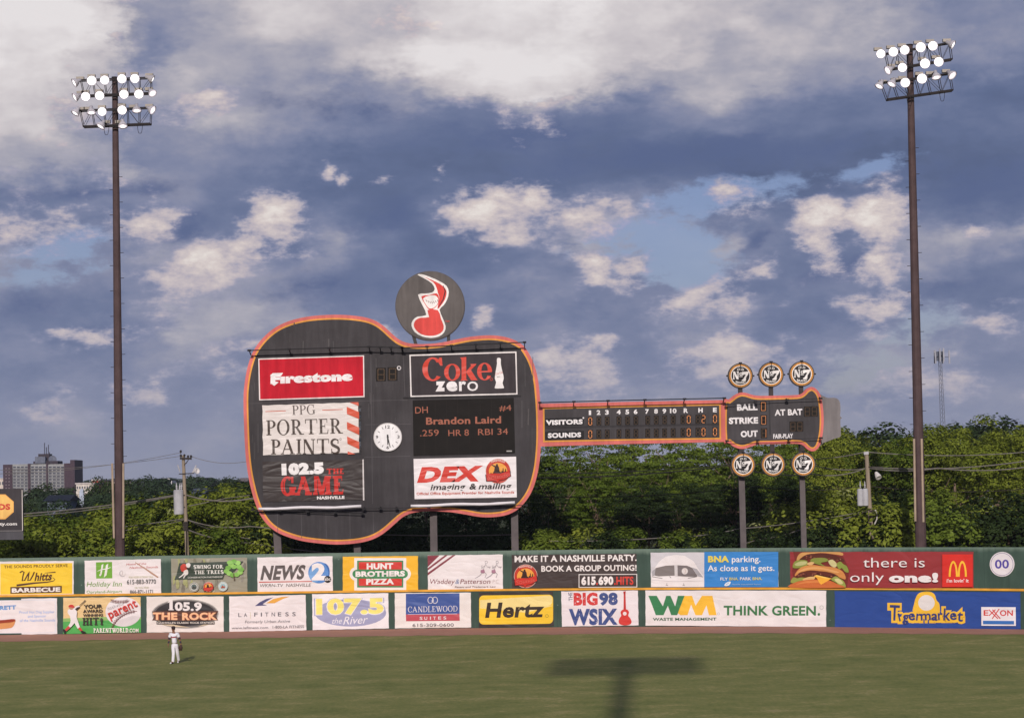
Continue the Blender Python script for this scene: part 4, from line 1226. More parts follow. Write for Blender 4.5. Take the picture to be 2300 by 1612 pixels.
body = [(17, 760), (22, 680), (35, 600), (55, 530), (75, 485), (110, 435), (160, 385), (220, 345), (300, 315), (400, 296), (520, 289), (620, 293), (700, 305), (755, 325), (800, 355), (840, 392), (880, 425), (920, 443), (970, 451), (1040, 451), (1120, 443), (1200, 426), (1280, 411), (1380, 403), (1460, 410), (1520, 428), (1570, 458), (1605, 505), (1635, 570), (1655, 650), (1665, 740), (1670, 820), (1673, 920), (1671, 1010), (1664, 1100), (1650, 1180), (1625, 1260), (1590, 1320), (1545, 1368), (1490, 1398), (1420, 1412), (1340, 1413), (1260, 1400), (1190, 1388), (1120, 1382), (1060, 1380), (1000, 1383), (950, 1392), (905, 1412), (865, 1445), (820, 1485), (770, 1520), (710, 1545), (630, 1560), (530, 1565), (430, 1558), (340, 1545), (260, 1522), (200, 1495), (150, 1455), (110, 1400), (80, 1330), (55, 1240), (38, 1150), (27, 1050), (20, 900)]
body = smooth_loop(body, 3)
neck = [(92, 392), (700, 379), (1385, 366), (1388, 658), (740, 672), (92, 690)]
head = smooth_loop([(1380, 380), (1418, 362), (1460, 330), (1500, 314), (1540, 317), (1585, 331), (1640, 337), (1760, 335), (1890, 331), (1930, 318), (1957, 290), (1990, 275), (2020, 284), (2045, 310), (2062, 350), (2074, 420), (2079, 500), (2075, 580), (2063, 650), (2045, 695), (2020, 719), (1990, 722), (1960, 706), (1935, 682), (1895, 672), (1800, 672), (1630, 676), (1575, 690), (1530, 705), (1490, 705), (1450, 690), (1420, 668), (1380, 648)], 3)
tail = smooth_loop([(2040, 345), (2075, 336), (2110, 350), (2150, 349), (2180, 358), (2197, 385), (2200, 440), (2198, 476), (2211, 491), (2199, 506), (2203, 600), (2195, 624), (2160, 634), (2125, 648), (2080, 664), (2040, 672)], 3)
slab('body', R1, body, 0.0, -0.55, paint(PINK, 'board'), score)
slab('yellow_line', R1, inset(body, 18), 0.02, 0.001, paint(YEL, 'board'), score)
slab('front_panel', R1, inset(body, 27), 0.04, 0.021, paint(BLK, 'board'), score)
slab('neck', R2, neck, -0.004, -0.5, paint(PINK, 'board'), score)
slab('yellow_line', R2, [(122, 417), (700, 405), (1362, 393), (1364, 640), (740, 648), (124, 660)], 0.02, -0.003, paint(YEL, 'board'), score)
slab('front_panel', R2, [(133, 430), (700, 417), (1350, 404), (1353, 628), (740, 637), (135, 648)], 0.04, 0.021, paint((66, 62, 64), 'board'), score)
slab('headstock', R2, head, 0.006, -0.5, paint(PINK, 'board'), score)
slab('yellow_line', R2, inset(head, 18), 0.026, 0.007, paint(YEL, 'board'), score)
slab('front_panel', R2, inset(head, 28), 0.046, 0.027, paint((68, 64, 66), 'board'), score)
slab('head_tail', R2, tail, -0.25, -0.6, paint((118, 112, 112), 'board'), score)
# faint joints between the metal sheets
def seam(crop, a, b, w=2.2, rgb=(86, 82, 84), base=0.042):
    s = SH(crop, base); s.line('sheet_joint', [a, b], w, rgb, 'board'); s.done(score)
for x in (205, 338, 475, 608, 738):
    seam(R1, (x, 1385), (x + 3, 1500 if x < 250 else (1530 if x < 700 else 1500)))
seam(R1, (45, 782), (930, 762)); seam(R1, (690, 1080), (945, 1074)); seam(R1, (692, 900), (950, 895)); seam(R1, (725, 505), (735, 1340)); seam(R1, (905, 500), (915, 740))
seam(R2, (135, 560), (1350, 535), 14, (52, 49, 51)); seam(R2, (1700, 372), (1706, 610), 10, (54, 51, 53), 0.048)
rr = random.Random(4)
for i in range(26):
    x = rr.choice([rr.uniform(700, 930), rr.uniform(60, 100), rr.uniform(1560, 1630), rr.uniform(200, 760)]); y = rr.uniform(520, 1000) if x > 690 or x < 110 else rr.uniform(330, 440)
    seam(R1, (x, y), (x + rr.uniform(-3, 5), y + rr.uniform(40, 170) * (1 if y > 460 else .4)), rr.uniform(2, 6), rr.choice([(76, 72, 73), (70, 66, 67), (82, 78, 78)]), 0.043 + 0.0001 * i)
# message screen
s = SH(R1, 0.05)
q = [(958, 765), (1520, 750), (1527, 1057), (963, 1073)]
slab('message_screen', R1, q, 0.10, 0.041, paint((30, 26, 24), 'metal'), score)
s.off = 0.102
for i in range(1, 9):
    x = 958 + 562 * i / 9; s.line('screen_joint', [(x, 765 - (x - 958) * .027), (x + 5, 1072 - (x - 958) * .027)], 1.5, (44, 39, 35), 'metal')
AM = (176, 84, 46)
for tx, x0, y0, x1, y1, h in (('DH', 973, 838, 1043, 835, 38), ('#4', 1440, 824, 1507, 821, 33), ('.259', 1000, 964, 1104, 961, 36), ('HR 8', 1157, 963, 1271, 960, 36), ('RBI 34', 1322, 958, 1488, 954, 36)):
    s.text(tx, x0, y0, x1, y1, h, AM, 0.0, kind='glow', part='lit_letters')
s.text('Brandon Laird', 1033, 900, 1450, 892, 42, AM, 0.025, kind='glow', part='lit_letters')
s.text('Fair Play', 1478, 1052, 1510, 1050, 7, (180, 176, 172), 0.02, part='maker_plate') if False else s.rect('maker_plate', 1480, 1043, 1510, 1050, (170, 166, 162), 'metal')
s.done(score)
# number boards: dark boxes with seven-bar figures, burning bars in amber
SEG = {'a': (0, 0, 1, 0), 'b': (1, 0, 1, .5), 'c': (1, .5, 1, 1), 'd': (0, 1, 1, 1), 'e': (0, .5, 0, 1), 'f': (0, 0, 0, .5), 'g': (0, .5, 1, .5)}
DIG = {'0': 'abcdef', '2': 'abged', '1': 'bc', ' ': ''}
def digit(crop, cx_, cy_, wd, ht, ch, base=0.05, dotted=False):
    s = SH(crop, base)
    sk = -0.02 * wd
    s.poly('number_board', [(cx_ - wd / 2, cy_ - ht / 2), (cx_ + wd / 2, cy_ - ht / 2 + sk), (cx_ + wd / 2, cy_ + ht / 2 + sk), (cx_ - wd / 2, cy_ + ht / 2)], (30, 26, 24), 'metal')
    lit = DIG[ch]
    x0, y0, w2, h2 = cx_ - wd * 0.31, cy_ - ht * 0.40, wd * 0.62, ht * 0.80
    for k, (a, b, c, d) in SEG.items():
        on = k in lit
        pa, pb = (x0 + a * w2, y0 + b * h2), (x0 + c * w2, y0 + d * h2)
        s.off = base + 0.004
        col, kd = ((230, 138, 66), 'glow') if on else ((82, 66, 52), 'metal')
        part = 'lit_bar' if on else 'number_board'
        if dotted:
            for i in range(4):
                t = (i + 0.5) / 4
                s.off = base + 0.004
                s.disc(part, pa[0] + (pb[0] - pa[0]) * t, pa[1] + (pb[1] - pa[1]) * t, wd * 0.07, wd * 0.07, col, kd, 8)
        else:
            ux, uy = pb[0] - pa[0], pb[1] - pa[1]; l = hypot(ux, uy); ux, uy = ux / l * 2.5, uy / l * 2.5
            s.line(part, [(pa[0] + ux, pa[1] + uy), (pb[0] - ux, pb[1] - uy)], wd * (0.17 if on else 0.12), col, kd)
    box = s.parts['number_board'].build('number_board', score)
    if 'lit_bar' in s.parts:
        o = s.parts['lit_bar'].build('lit_bar', None)
        o.parent = box; o.matrix_parent_inverse = Matrix.Identity(4)
row_x = [452, 512, 570, 652, 712, 770, 852, 912, 970, 1030, 1098, 1138, 1202, 1241, 1321]
for r, (ya, lits) in enumerate(((515, '0          0 20'), (605, '0          0 00'))):
    for x, ch in zip(row_x, lits):
        digit(R2, x, ya - (x - 450) * 0.0195, 34, 62, ch)
for x0, yc, ch in ((1658, 412, '0'), (1660, 506, '0'), (1662, 598, '1')):
    digit(R2, x0, yc, 44, 70, ch, 0.055, True)
for x0, yc in ((1964, 447), (2013, 446), (1864, 552), (1912, 551)):
    digit(R2, x0, yc, 48, 72, ' ', 0.055, True)
for x0, yc in ((782, 622), (846, 619)):
    digit(R1, x0, yc, 56, 76, ' ', 0.045, True)
s = SH(R1, 0.05); s.ring('ring_lamp', 882, 585, 12, 12, 5, (206, 200, 200), 'board', 16); s.disc('ring_lamp', 882, 585, 5, 5, (60, 60, 60), 'board', 10); s.done(score)
s = SH(R2, 0.05)
s.poly('name_plate', [(136, 496), (406, 487), (408, 540), (138, 549)], (34, 32, 34), 'board'); s.poly('name_plate', [(137, 588), (408, 580), (409, 638), (139, 644)], (34, 32, 34), 'board')
WH = (228, 222, 222)
s.text('VISITORS', 143, 541, 400, 534, 36, WH, 0.055); s.text('SOUNDS', 157, 631, 389, 625, 36, WH, 0.055); s.disc('lettering', 404, 491, 6, 6, WH)
for ch, x, wd in (('1', 450, 16), ('2', 510, 26), ('3', 568, 26), ('4', 650, 28), ('5', 710, 26), ('6', 768, 26), ('7', 848, 26), ('8', 910, 26), ('9', 968, 26), ('10', 1030, 46), ('R', 1118, 31), ('H', 1220, 31), ('E', 1320, 27)):
    y = 471 - (x - 450) * 0.022
    s.text(ch, x - wd / 2, y, x + wd / 2, y, 34, WH, 0.045)
s.off = 0.056
s.text('BALL', 1475, 441, 1618, 437, 46, WH, 0.05); s.text('STRIKE', 1418, 534, 1622, 530, 47, WH, 0.05); s.text('OUT', 1501, 626, 1620, 621, 46, WH, 0.05); s.text('AT BAT', 1737, 476, 1930, 470, 45, WH, 0.04); s.text('FAIR-PLAY', 1727, 636, 1865, 632, 34, WH, 0.03)
s.done(score)
# lighting rails and their little brackets, top and bottom
RAIL = paint((40, 38, 40), 'metal')
def rail(crop, pts, out=0.9, step=None, drop=20, th=0.07):
    s = SH(crop, 0)
    mb = MB()
    P = [s.world(x, y, out) for x, y in pts]
    for a, b in zip(P[:-1], P[1:]):
        mb.bar(a, b, th, th, RAIL)
    n = step
    for i in range(n + 1):
        t = i / n
        k = min(int(t * (len(pts) - 1)), len(pts) - 2); f = t * (len(pts) - 1) - k
        x = pts[k][0] * (1 - f) + pts[k + 1][0] * f; y = pts[k][1] * (1 - f) + pts[k + 1][1] * f
        mb.bar(s.world(x, y, out), s.world(x, y + drop, 0.02), 0.06, 0.06, RAIL)
        mb.box(s.world(x, y, out + 0.05), (0.22, 0.25, 0.12), RAIL)
    mb.build('lighting_rail', score)
rail(R1, [(58, 492), (720, 472), (900, 477)], 0.9, 6); rail(R1, [(905, 478), (1580, 447)], 0.9, 5)
rail(R1, [(72, 1372), (680, 1392)], 0.5, 4, -8, 0.045); rail(R1, [(690, 1366), (915, 1362), (1590, 1346)], 0.5, 5, -8, 0.045)
rail(R2, [(100, 388), (690, 372), (1378, 357)], 0.9, 5, 22); rail(R2, [(1395, 400), (1700, 372), (2050, 358)], 0.5, 3, -10, 0.035); rail(R2, [(1400, 652), (1720, 648), (2052, 632)], 0.5, 3, 8, 0.035)
for y0, y1, crop, xs in ((505, 518, R1, (95, 720)), (512, 507, R1, (905, 1545))):
    pass
# frames round the hanging boards
s = SH(R1, 0.05)
for q in ([(80, 515), (725, 494), (727, 504), (82, 524)], [(903, 498), (1560, 476), (1562, 484), (905, 506)], [(905, 748), (1560, 738), (1560, 746), (905, 757)], [(78, 1378), (690, 1388), (690, 1394), (78, 1386)]):
    s.poly('ledge', q, (36, 34, 36), 'board')
s.done(score)
# posts
POST = paint((98, 90, 90), 'metal')
def leg(px0, px1, py_top, py_bot, back=0.9, name='post', sq=0.72, ztop=None):
    a = at(px0, py_top, YS + back); b = at(px1, py_bot, YS + back)
    d = (b - a); k = -a.z / d.z
    mb = MB(); foot = a + d * k
    mb.bar(a, foot, sq, sq * 0.8, POST, up=(0, 1, 0))
    mb.box((foot.x, foot.y, 0.1), (1.3, 1.3, 0.5), paint((150, 145, 140), 'metal'))
    mb.build(name, score)
leg(620, 625, 1150, 1240, 1.0, sq=0.5); leg(800, 803, 1150, 1240, 1.0, sq=0.46); leg(972, 975, 1050, 1240, 1.0, sq=0.48); leg(1154, 1157, 1050, 1240, 1.0, sq=0.48)
leg(1661, 1669.5, 900, 1228, 0.75, sq=0.40); leg(1797, 1805.5, 900, 1228, 0.75, sq=0.36)
# struts that carry the tuning pegs, and the sockets of the upper ones
for x, y0, y1 in ((1498, 270, 330), (1712, 262, 350), (1922, 262, 340), (1505, 690, 760), (1722, 668, 760), (1930, 680, 760)):
    s = SH(R2, 0); mb = MB(); mb.bar(s.world(x, y0, -0.15), s.world(x + 2, y1, -0.15), 0.30, 0.2, paint((66, 60, 60), 'metal'), up=(0, 1, 0)); mb.build('peg_strut', score)

# ------------------------------------------------------------------ tuning pegs: six round signs
def peg(x, y, r, label):
    s = SH(R2, 0)
    c = s.world(x, y, 0.0)
    root = empty('tuning_peg_sign', (c.x, c.y, c.z), label, 'round sign', 'round tuning-peg signs of the guitar')
    k = (s.world(x + 10, y, 0) - c).length / 10
    mb = MB(); mb.lathe((c.x, YS + 0.3, c.z), (0, -1, 0), [(0, 0), (0, r * k * 0.96), (0.1, r * k), (0.38, r * k), (0.42, r * k * 0.96), (0.42, 0)], paint((84, 76, 72), 'board'), 40)
    mb.build('drum', root)
    s = SH(R2, 0.125)
    s.disc('face', x, y, r * 0.90, r * 0.90, (206, 140, 62), 'board', 40)
    for i in range(40):
        a = 2 * pi * i / 40; s.off = 0.128
        s.disc('face', x + r * 0.84 * cos(a), y + r * 0.84 * sin(a), r * 0.032, r * 0.032, (110, 76, 44), 'board', 6)
    s.disc('face', x, y, r * 0.775, r * 0.775, (226, 220, 216), 'board', 40); s.disc('face', x, y, r * 0.715, r * 0.715, (40, 37, 38), 'board', 40)
    w_ = (226, 220, 216)
    s.text('OLD', x - r * 0.27, y - r * 0.38, x + r * 0.27, y - r * 0.38, r * 0.19, w_, 0.03, arch=0.25)
    s.serif('N', x - r * 0.62, y + r * 0.28, x - r * 0.12, y + r * 0.28, r * 0.62, w_, 0.24, 0.11)
    s.text('o', x - r * 0.10, y - r * 0.02, x + r * 0.16, y - r * 0.02, r * 0.36, w_, 0.03); s.rect('lettering', x - r * 0.10, y + r * 0.03, x + r * 0.16, y + r * 0.09, w_, 'board')
    s.poly('lettering', [(x + r * .10, y - r * .30), (x + r * .66, y - r * .34), (x + r * .60, y - r * .12), (x + r * .44, y + r * .12), (x + r * .42, y + r * .40), (x + r * .08, y + r * .42), (x + r * .10, y + r * .34), (x + r * .22, y + r * .26), (x + r * .42, y - r * .08), (x + r * .26, y - r * .10), (x + r * .18, y - r * .02), (x + r * .10, y - r * .04)], w_, 'board')
    s.text('BRAND', x - r * 0.38, y + r * 0.56, x + r * 0.38, y + r * 0.56, r * 0.18, w_, 0.03, arch=-0.4)
    s.done(root)
    mb = MB(); b = s.world(x, y - r * 0.95, 0.16); e = s.world(x, y - r * 0.45, 0.24)
    mb.bar(b, e, 0.05, 0.05, RAIL); mb.box(s.world(x, y - r, 0.0), (0.2, 0.3, 0.12), RAIL); mb.build('lamp_bracket', root)
    for sx in (-1, 1):
        mb = MB(); mb.box(s.world(x + sx * r * 1.03, y, 0.0), (0.14, 0.18, 0.1), RAIL); mb.build('side_clip', root)
    return root
peg(1498, 198, 88, 'black and white round peg sign over the left hump of the guitar head, upper row')
peg(1712, 190, 88, 'black and white round peg sign over the middle of the guitar head, upper row')
peg(1925, 185, 89, 'black and white round peg sign over the horned end of the guitar head, upper row')
peg(1517, 818, 85, 'black and white round peg sign below the guitar head on the left grey post')
peg(1726, 816, 85, 'black and white round peg sign below the guitar head between the two grey posts')
peg(1936, 813, 85, 'black and white round peg sign below the guitar head on the right grey post')

# ------------------------------------------------------------------ club sign on top of the guitar
c = SH(R1, 0).world(1055, 240, 0)
note = empty('round_club_sign', (c.x, c.y, c.z), 'big round grey sign with a red and white music note on top of the guitar', 'round sign')
k = (SH(R1, 0).world(1065, 240, 0) - c).length / 10
mb = MB(); mb.lathe((c.x, YS + 0.35, c.z), (0, -1, 0), [(0, 0), (0, 190 * k), (0.06, 194 * k), (0.40, 194 * k), (0.44, 189 * k), (0.44, 0)], paint((92, 86, 84), 'board'), 56); mb.build('disc', note)
s = SH(R1, 0.095)
s.poly('music_note', smooth_loop([(985, 68), (1010, 65), (1060, 82), (1110, 105), (1147, 130), (1159, 165), (1150, 205), (1130, 238), (1108, 262), (1126, 310), (1141, 352), (1134, 386), (1105, 410), (1060, 418), (1010, 410), (970, 386), (952, 352), (958, 322), (985, 300), (1034, 291), (1012, 236), (988, 178), (1030, 172), (1066, 166), (1081, 146), (1064, 115), (1030, 92)], 2), (228, 222, 218), 'board')
s.poly('music_note', smooth_loop([(1020, 80), (1065, 97), (1108, 118), (1138, 142), (1147, 168), (1137, 206), (1114, 240), (1096, 258), (1102, 220), (1106, 190), (1098, 168), (1092, 142), (1072, 108)], 2), (206, 66, 60), 'board')
s.line('music_note', [(1128, 128), (1139, 160), (1128, 205), (1102, 248)], [3, 6, 6, 3], (52, 44, 46), 'board')
s.poly('music_note', smooth_loop([(1040, 264), (1098, 264), (1115, 310), (1131, 353), (1123, 383), (1092, 402), (1050, 407), (1006, 398), (976, 374), (964, 348), (974, 321), (1004, 306), (1050, 303)], 2), (208, 72, 66), 'board')
s.poly('music_note', smooth_loop([(1006, 188), (1050, 181), (1090, 170), (1104, 192), (1098, 232), (1072, 258), (1048, 260), (1030, 236)], 2), (206, 66, 60), 'board')
s.poly('music_note', smooth_loop([(1016, 200), (1048, 184), (1082, 182), (1100, 200), (1096, 230), (1074, 252), (1050, 254), (1034, 236)], 2), (228, 222, 218), 'board')
for i in range(7):
    s.off += 0.0001 - s.stp; x = 1032 + i * 10.5; y = 206 + 10 * sin(i / 6 * pi); s.line('music_note', [(x, y), (x + 5, y + 12)], 3, (120, 66, 62), 'board')
s.off += .01
s.text('TM', 1138, 332, 1162, 332, 11, (200, 70, 64), 0.02)
s.done(note)
for x0, y0, x1, y1 in ((962, 405, 978, 450), (1157, 400, 1157, 440)):
    mb = MB(); mb.bar(SH(R1, 0).world(x0, y0, -0.15), SH(R1, 0).world(x1, y1 + 14, -0.15), 0.22, 0.2, paint((70, 66, 66), 'metal'), up=(0, 1, 0)); mb.build('bracket', note)

# ------------------------------------------------------------------ boards and cloths hung on the guitar
GRP = 'advertising boards hung on the guitar'
def board(quad, rgb, label, base=0.1, thick=0.09, kind='vinyl', sag=0.0, frame=None, cat='sign', name='sign_board'):
    s = SH(R1, base)
    if frame:
        s.root(name, quad, frame[0], label, cat, GRP, thick, 'board')
        q = frame[1]
        cx_ = sum(p[0] for p in quad) / 4; cy_ = sum(p[1] for p in quad) / 4
        s.poly('panel', [(x + (q if x < cx_ else -q), y + (q if y < cy_ else -q)) for x, y in quad], rgb, kind)
    else:
        s.root(name, quad, rgb, label, cat, GRP, thick, kind, sag=sag)
    s.off += 0.001
    return s
s = board([(100, 533), (688, 515), (691, 747), (105, 765)], (186, 16, 38), 'bright red sign in a white frame with white blackletter-like wording', kind='board', frame=((226, 214, 212), 6))
s.text('F\u0131restone', 168, 674, 628, 656, 56, (236, 228, 228), 0.075, 0.06)
s.poly('lettering', [(165, 630), (180, 614), (238, 612), (228, 628), (182, 630)], (236, 228, 228)); s.poly('lettering', [(176, 676), (196, 660), (214, 664), (190, 684)], (236, 228, 228))
s.done()
s = board([(120, 790), (658, 773), (664, 1058), (125, 1072)], (222, 212, 207), 'creased white cloth sign with black serif capitals and orange-red stripes', thick=0.02, sag=4.0)
RD = (206, 84, 58)
s.serif('PPG', 290, 846, 421, 841, 53, (92, 80, 76), 0.15, 0.055)
s.line('rule', [(140, 827), (253, 823)], 3.5, RD); s.line('rule', [(456, 819), (570, 815)], 3.5, RD)
s.serif('PORTER', 146, 959, 572, 948, 84, (74, 62, 56), 0.17, 0.055); s.serif('PAINTS', 172, 1064, 554, 1060, 82, (74, 62, 56), 0.17, 0.055)
s.ring('lettering', 557, 980, 6, 6, 1.5, (120, 110, 104), n=12)
for q in ([(608, 776), (657, 775), (659, 796)], [(592, 800), (660, 830), (661, 868), (593, 840)], [(593, 884), (661, 916), (662, 957), (594, 925)], [(594, 965), (662, 996), (663, 1037), (596, 1005)], [(597, 1047), (640, 1063), (598, 1066)]):
    s.poly('stripe', q, RD)
for i in range(15):
    y = 792 + i * 18; s.off += .0002 - s.stp
    s.poly('torn_edge', [(661, y), (673, y + 3), (668, y + 12), (675, y + 17), (661, y + 16)], rnd.choice([(44, 42, 44), (70, 74, 84), (52, 60, 70)]))
s.done()
s = board([(122, 1104), (683, 1092), (687, 1318), (127, 1330)], (58, 50, 49), 'creased black sign with white figures and red block capitals', thick=0.06, sag=2.0)
s.poly('edge_strip', [(679, 1093), (686, 1092), (690, 1320), (682, 1320)], (206, 198, 196))
s.text('102.5', 231, 1181, 466, 1172, 68, (234, 228, 226), 0.085)
s.serif('THE', 480, 1175, 578, 1173, 31, (204, 52, 44), 0.24, 0.16)
s.serif('GAME', 226, 1294, 580, 1286, 104, (196, 46, 40), 0.27, 0.15)
for q in ([(250, 1200), (280, 1200)], [(240, 1215), (240, 1275)], [(340, 1285), (362, 1205)], [(385, 1205), (402, 1280)], [(430, 1205), (430, 1280)], [(520, 1205), (520, 1280)]):
    s.line('letter_inline', q, 3, (90, 44, 40))
s.text('NASHVILLE', 427, 1315, 580, 1311, 18, (230, 222, 220), 0.05)
s.done()
s = board([(940, 512), (1535, 494), (1541, 732), (946, 746)], (58, 51, 54), 'black sign in a white frame with red serif lettering and a white bottle', kind='board', frame=((226, 218, 216), 7))
CR = (208, 66, 50)
def thick_o(cx_, cy_, rx, ry, t, hh, a0, a1):
    n = 20
    s.poly('lettering', arc(cx_, cy_, rx, ry, a0, a1, n) + arc(cx_, cy_, rx - t, ry - hh, a1, a0, n), CR); s.off += .0003 - s.stp
thick_o(1070, 592, 58, 66, 30, 9, 40, 320); s.off += .001
s.poly('lettering', [(1106, 528), (1120, 528), (1124, 572), (1112, 572), (1098, 548)], CR)
thick_o(1178, 609, 45, 47, 24, 6, 0, 180); thick_o(1178, 609, 45, 47, 24, 6, 180, 360); s.off += .002
s.poly('lettering', [(1222, 528), (1256, 524), (1256, 648), (1266, 654), (1222, 656), (1230, 648), (1230, 538)], CR)
s.poly('lettering', [(1256, 604), (1284, 572), (1278, 564), (1312, 562), (1310, 568), (1282, 596), (1312, 644), (1320, 652), (1284, 654), (1258, 614)], CR)
thick_o(1358, 605, 42, 49, 24, 6, 30, 360); s.off += .002
s.poly('lettering', [(1336, 602), (1398, 600), (1398, 608), (1336, 610)], CR)
s.ring('lettering', 1395, 648, 8, 8, 2, CR, n=12)
for ch, x0, x1, bo in (('z', 1085, 1140, 0.07), ('e', 1146, 1208, 0.05), ('r', 1216, 1256, 0.03), ('o', 1262, 1322, 0.0)):
    s.text(ch, x0, 716 - (x0 - 1085) * 0.02, x1, 716 - (x1 - 1085) * 0.02, 82, (232, 226, 226), bo)
s.poly('bottle', smooth_loop([(1427, 532), (1447, 532), (1448, 560), (1453, 590), (1461, 620), (1464, 645), (1458, 668), (1464, 688), (1465, 697), (1440, 699), (1415, 698), (1417, 684), (1422, 664), (1415, 645), (1417, 620), (1422, 590), (1427, 560)], 2), (232, 226, 224))
s.text('Coca-Cola', 1417, 625, 1461, 613, 13, (206, 110, 100), 0.0, 0.2, part='bottle'); s.text('zero', 1426, 638, 1444, 636, 7, (120, 110, 110), 0.02, part='bottle')
s.done()
s = board([(963, 1090), (1533, 1077), (1537, 1303), (969, 1313)], (232, 224, 224), 'white sign with large slanted red capitals and a round guitar-player emblem', thick=0.06)
s.text('DEX', 982, 1223, 1356, 1214, 92, (208, 62, 50), 0.06, 0.34)
round_emblem(s, 1433, 1158, 68)
s.text('imaging', 1056, 1263, 1256, 1259, 35, (62, 56, 56), 0.02, 0.3); s.text('&', 1272, 1259, 1318, 1258, 35, (62, 56, 56), 0.03, 0.2); s.text('mailing', 1324, 1258, 1512, 1255, 35, (62, 56, 56), 0.02, 0.3)
s.text('Official Office Equipment Provider for Nashville Sounds', 980, 1290, 1522, 1281, 15, (196, 96, 84), 0.022)
s.done()
for nm, x0, y0, x1, y1 in (('white rolled-up cloth along the lower edge of the guitar, left of the dip', 108, 1366, 676, 1354), ('white rolled-up cloth along the lower edge of the guitar, right of the dip', 950, 1350, 1526, 1334)):
    s = SH(R1, 0); mb = MB(); pts = []
    for i in range(13):
        t = i / 12
        pts.append(s.world(x0 + (x1 - x0) * t, y0 + (y1 - y0) * t + 2.5 * sin(t * 3.5 * pi), 0.75))
    mb.tube(pts, [0.085 + 0.02 * abs(sin(i * 1.4)) for i in range(13)], paint((222, 216, 218), 'cloth'), 10)
    o = mb.build('rolled_cloth', None, True); tag(o, nm, 'rolled cloth', 'rolled cloths under the guitar boards')
# clock
s = SH(R1, 0); c = s.world(820, 969, 0); k = (s.world(830, 969, 0) - c).length / 10
clock = empty('clock', (c.x, c.y, c.z), 'round white clock with black hands on the middle of the guitar body', 'clock')
mb = MB(); mb.lathe((c.x, YS - 0.03, c.z), (0, -1, 0), [(0, 0), (0, 79 * k), (0.16, 79 * k), (0.17, 76 * k), (0.13, 75 * k)], paint((206, 200, 198), 'metal'), 48); mb.build('case', clock)
s = SH(R1, 0.165)
s.disc('dial', 820, 969, 75.5, 75.5, (232, 226, 226), 'board', 48)
BK = (58, 54, 56)
for i in range(12):
    if i % 3:
        a = radians(30 * i); s.off += .0001 - s.stp; s.line('dial', [(820 + 50 * sin(a), 969 - 50 * cos(a)), (820 + 64 * sin(a), 969 - 64 * cos(a))], 3, BK, 'board')
s.off += .002
for t, x0, y, x1 in (('12', 806, 921, 832), ('3', 873, 976, 886), ('6', 813, 1035, 827), ('9', 754, 977, 767)):
    s.text(t, x0, y, x1, y, 18, BK, 0.02, part='dial')
s.line('hour_hand', [(819, 955), (820, 969), (821, 1011)], [9, 9, 6], BK, 'board'); s.line('minute_hand', [(818, 955), (820, 969), (834, 1026)], [6, 6, 4], BK, 'board'); s.disc('minute_hand', 820, 969, 6, 6, BK, 'board', 12)
s.done(clock)

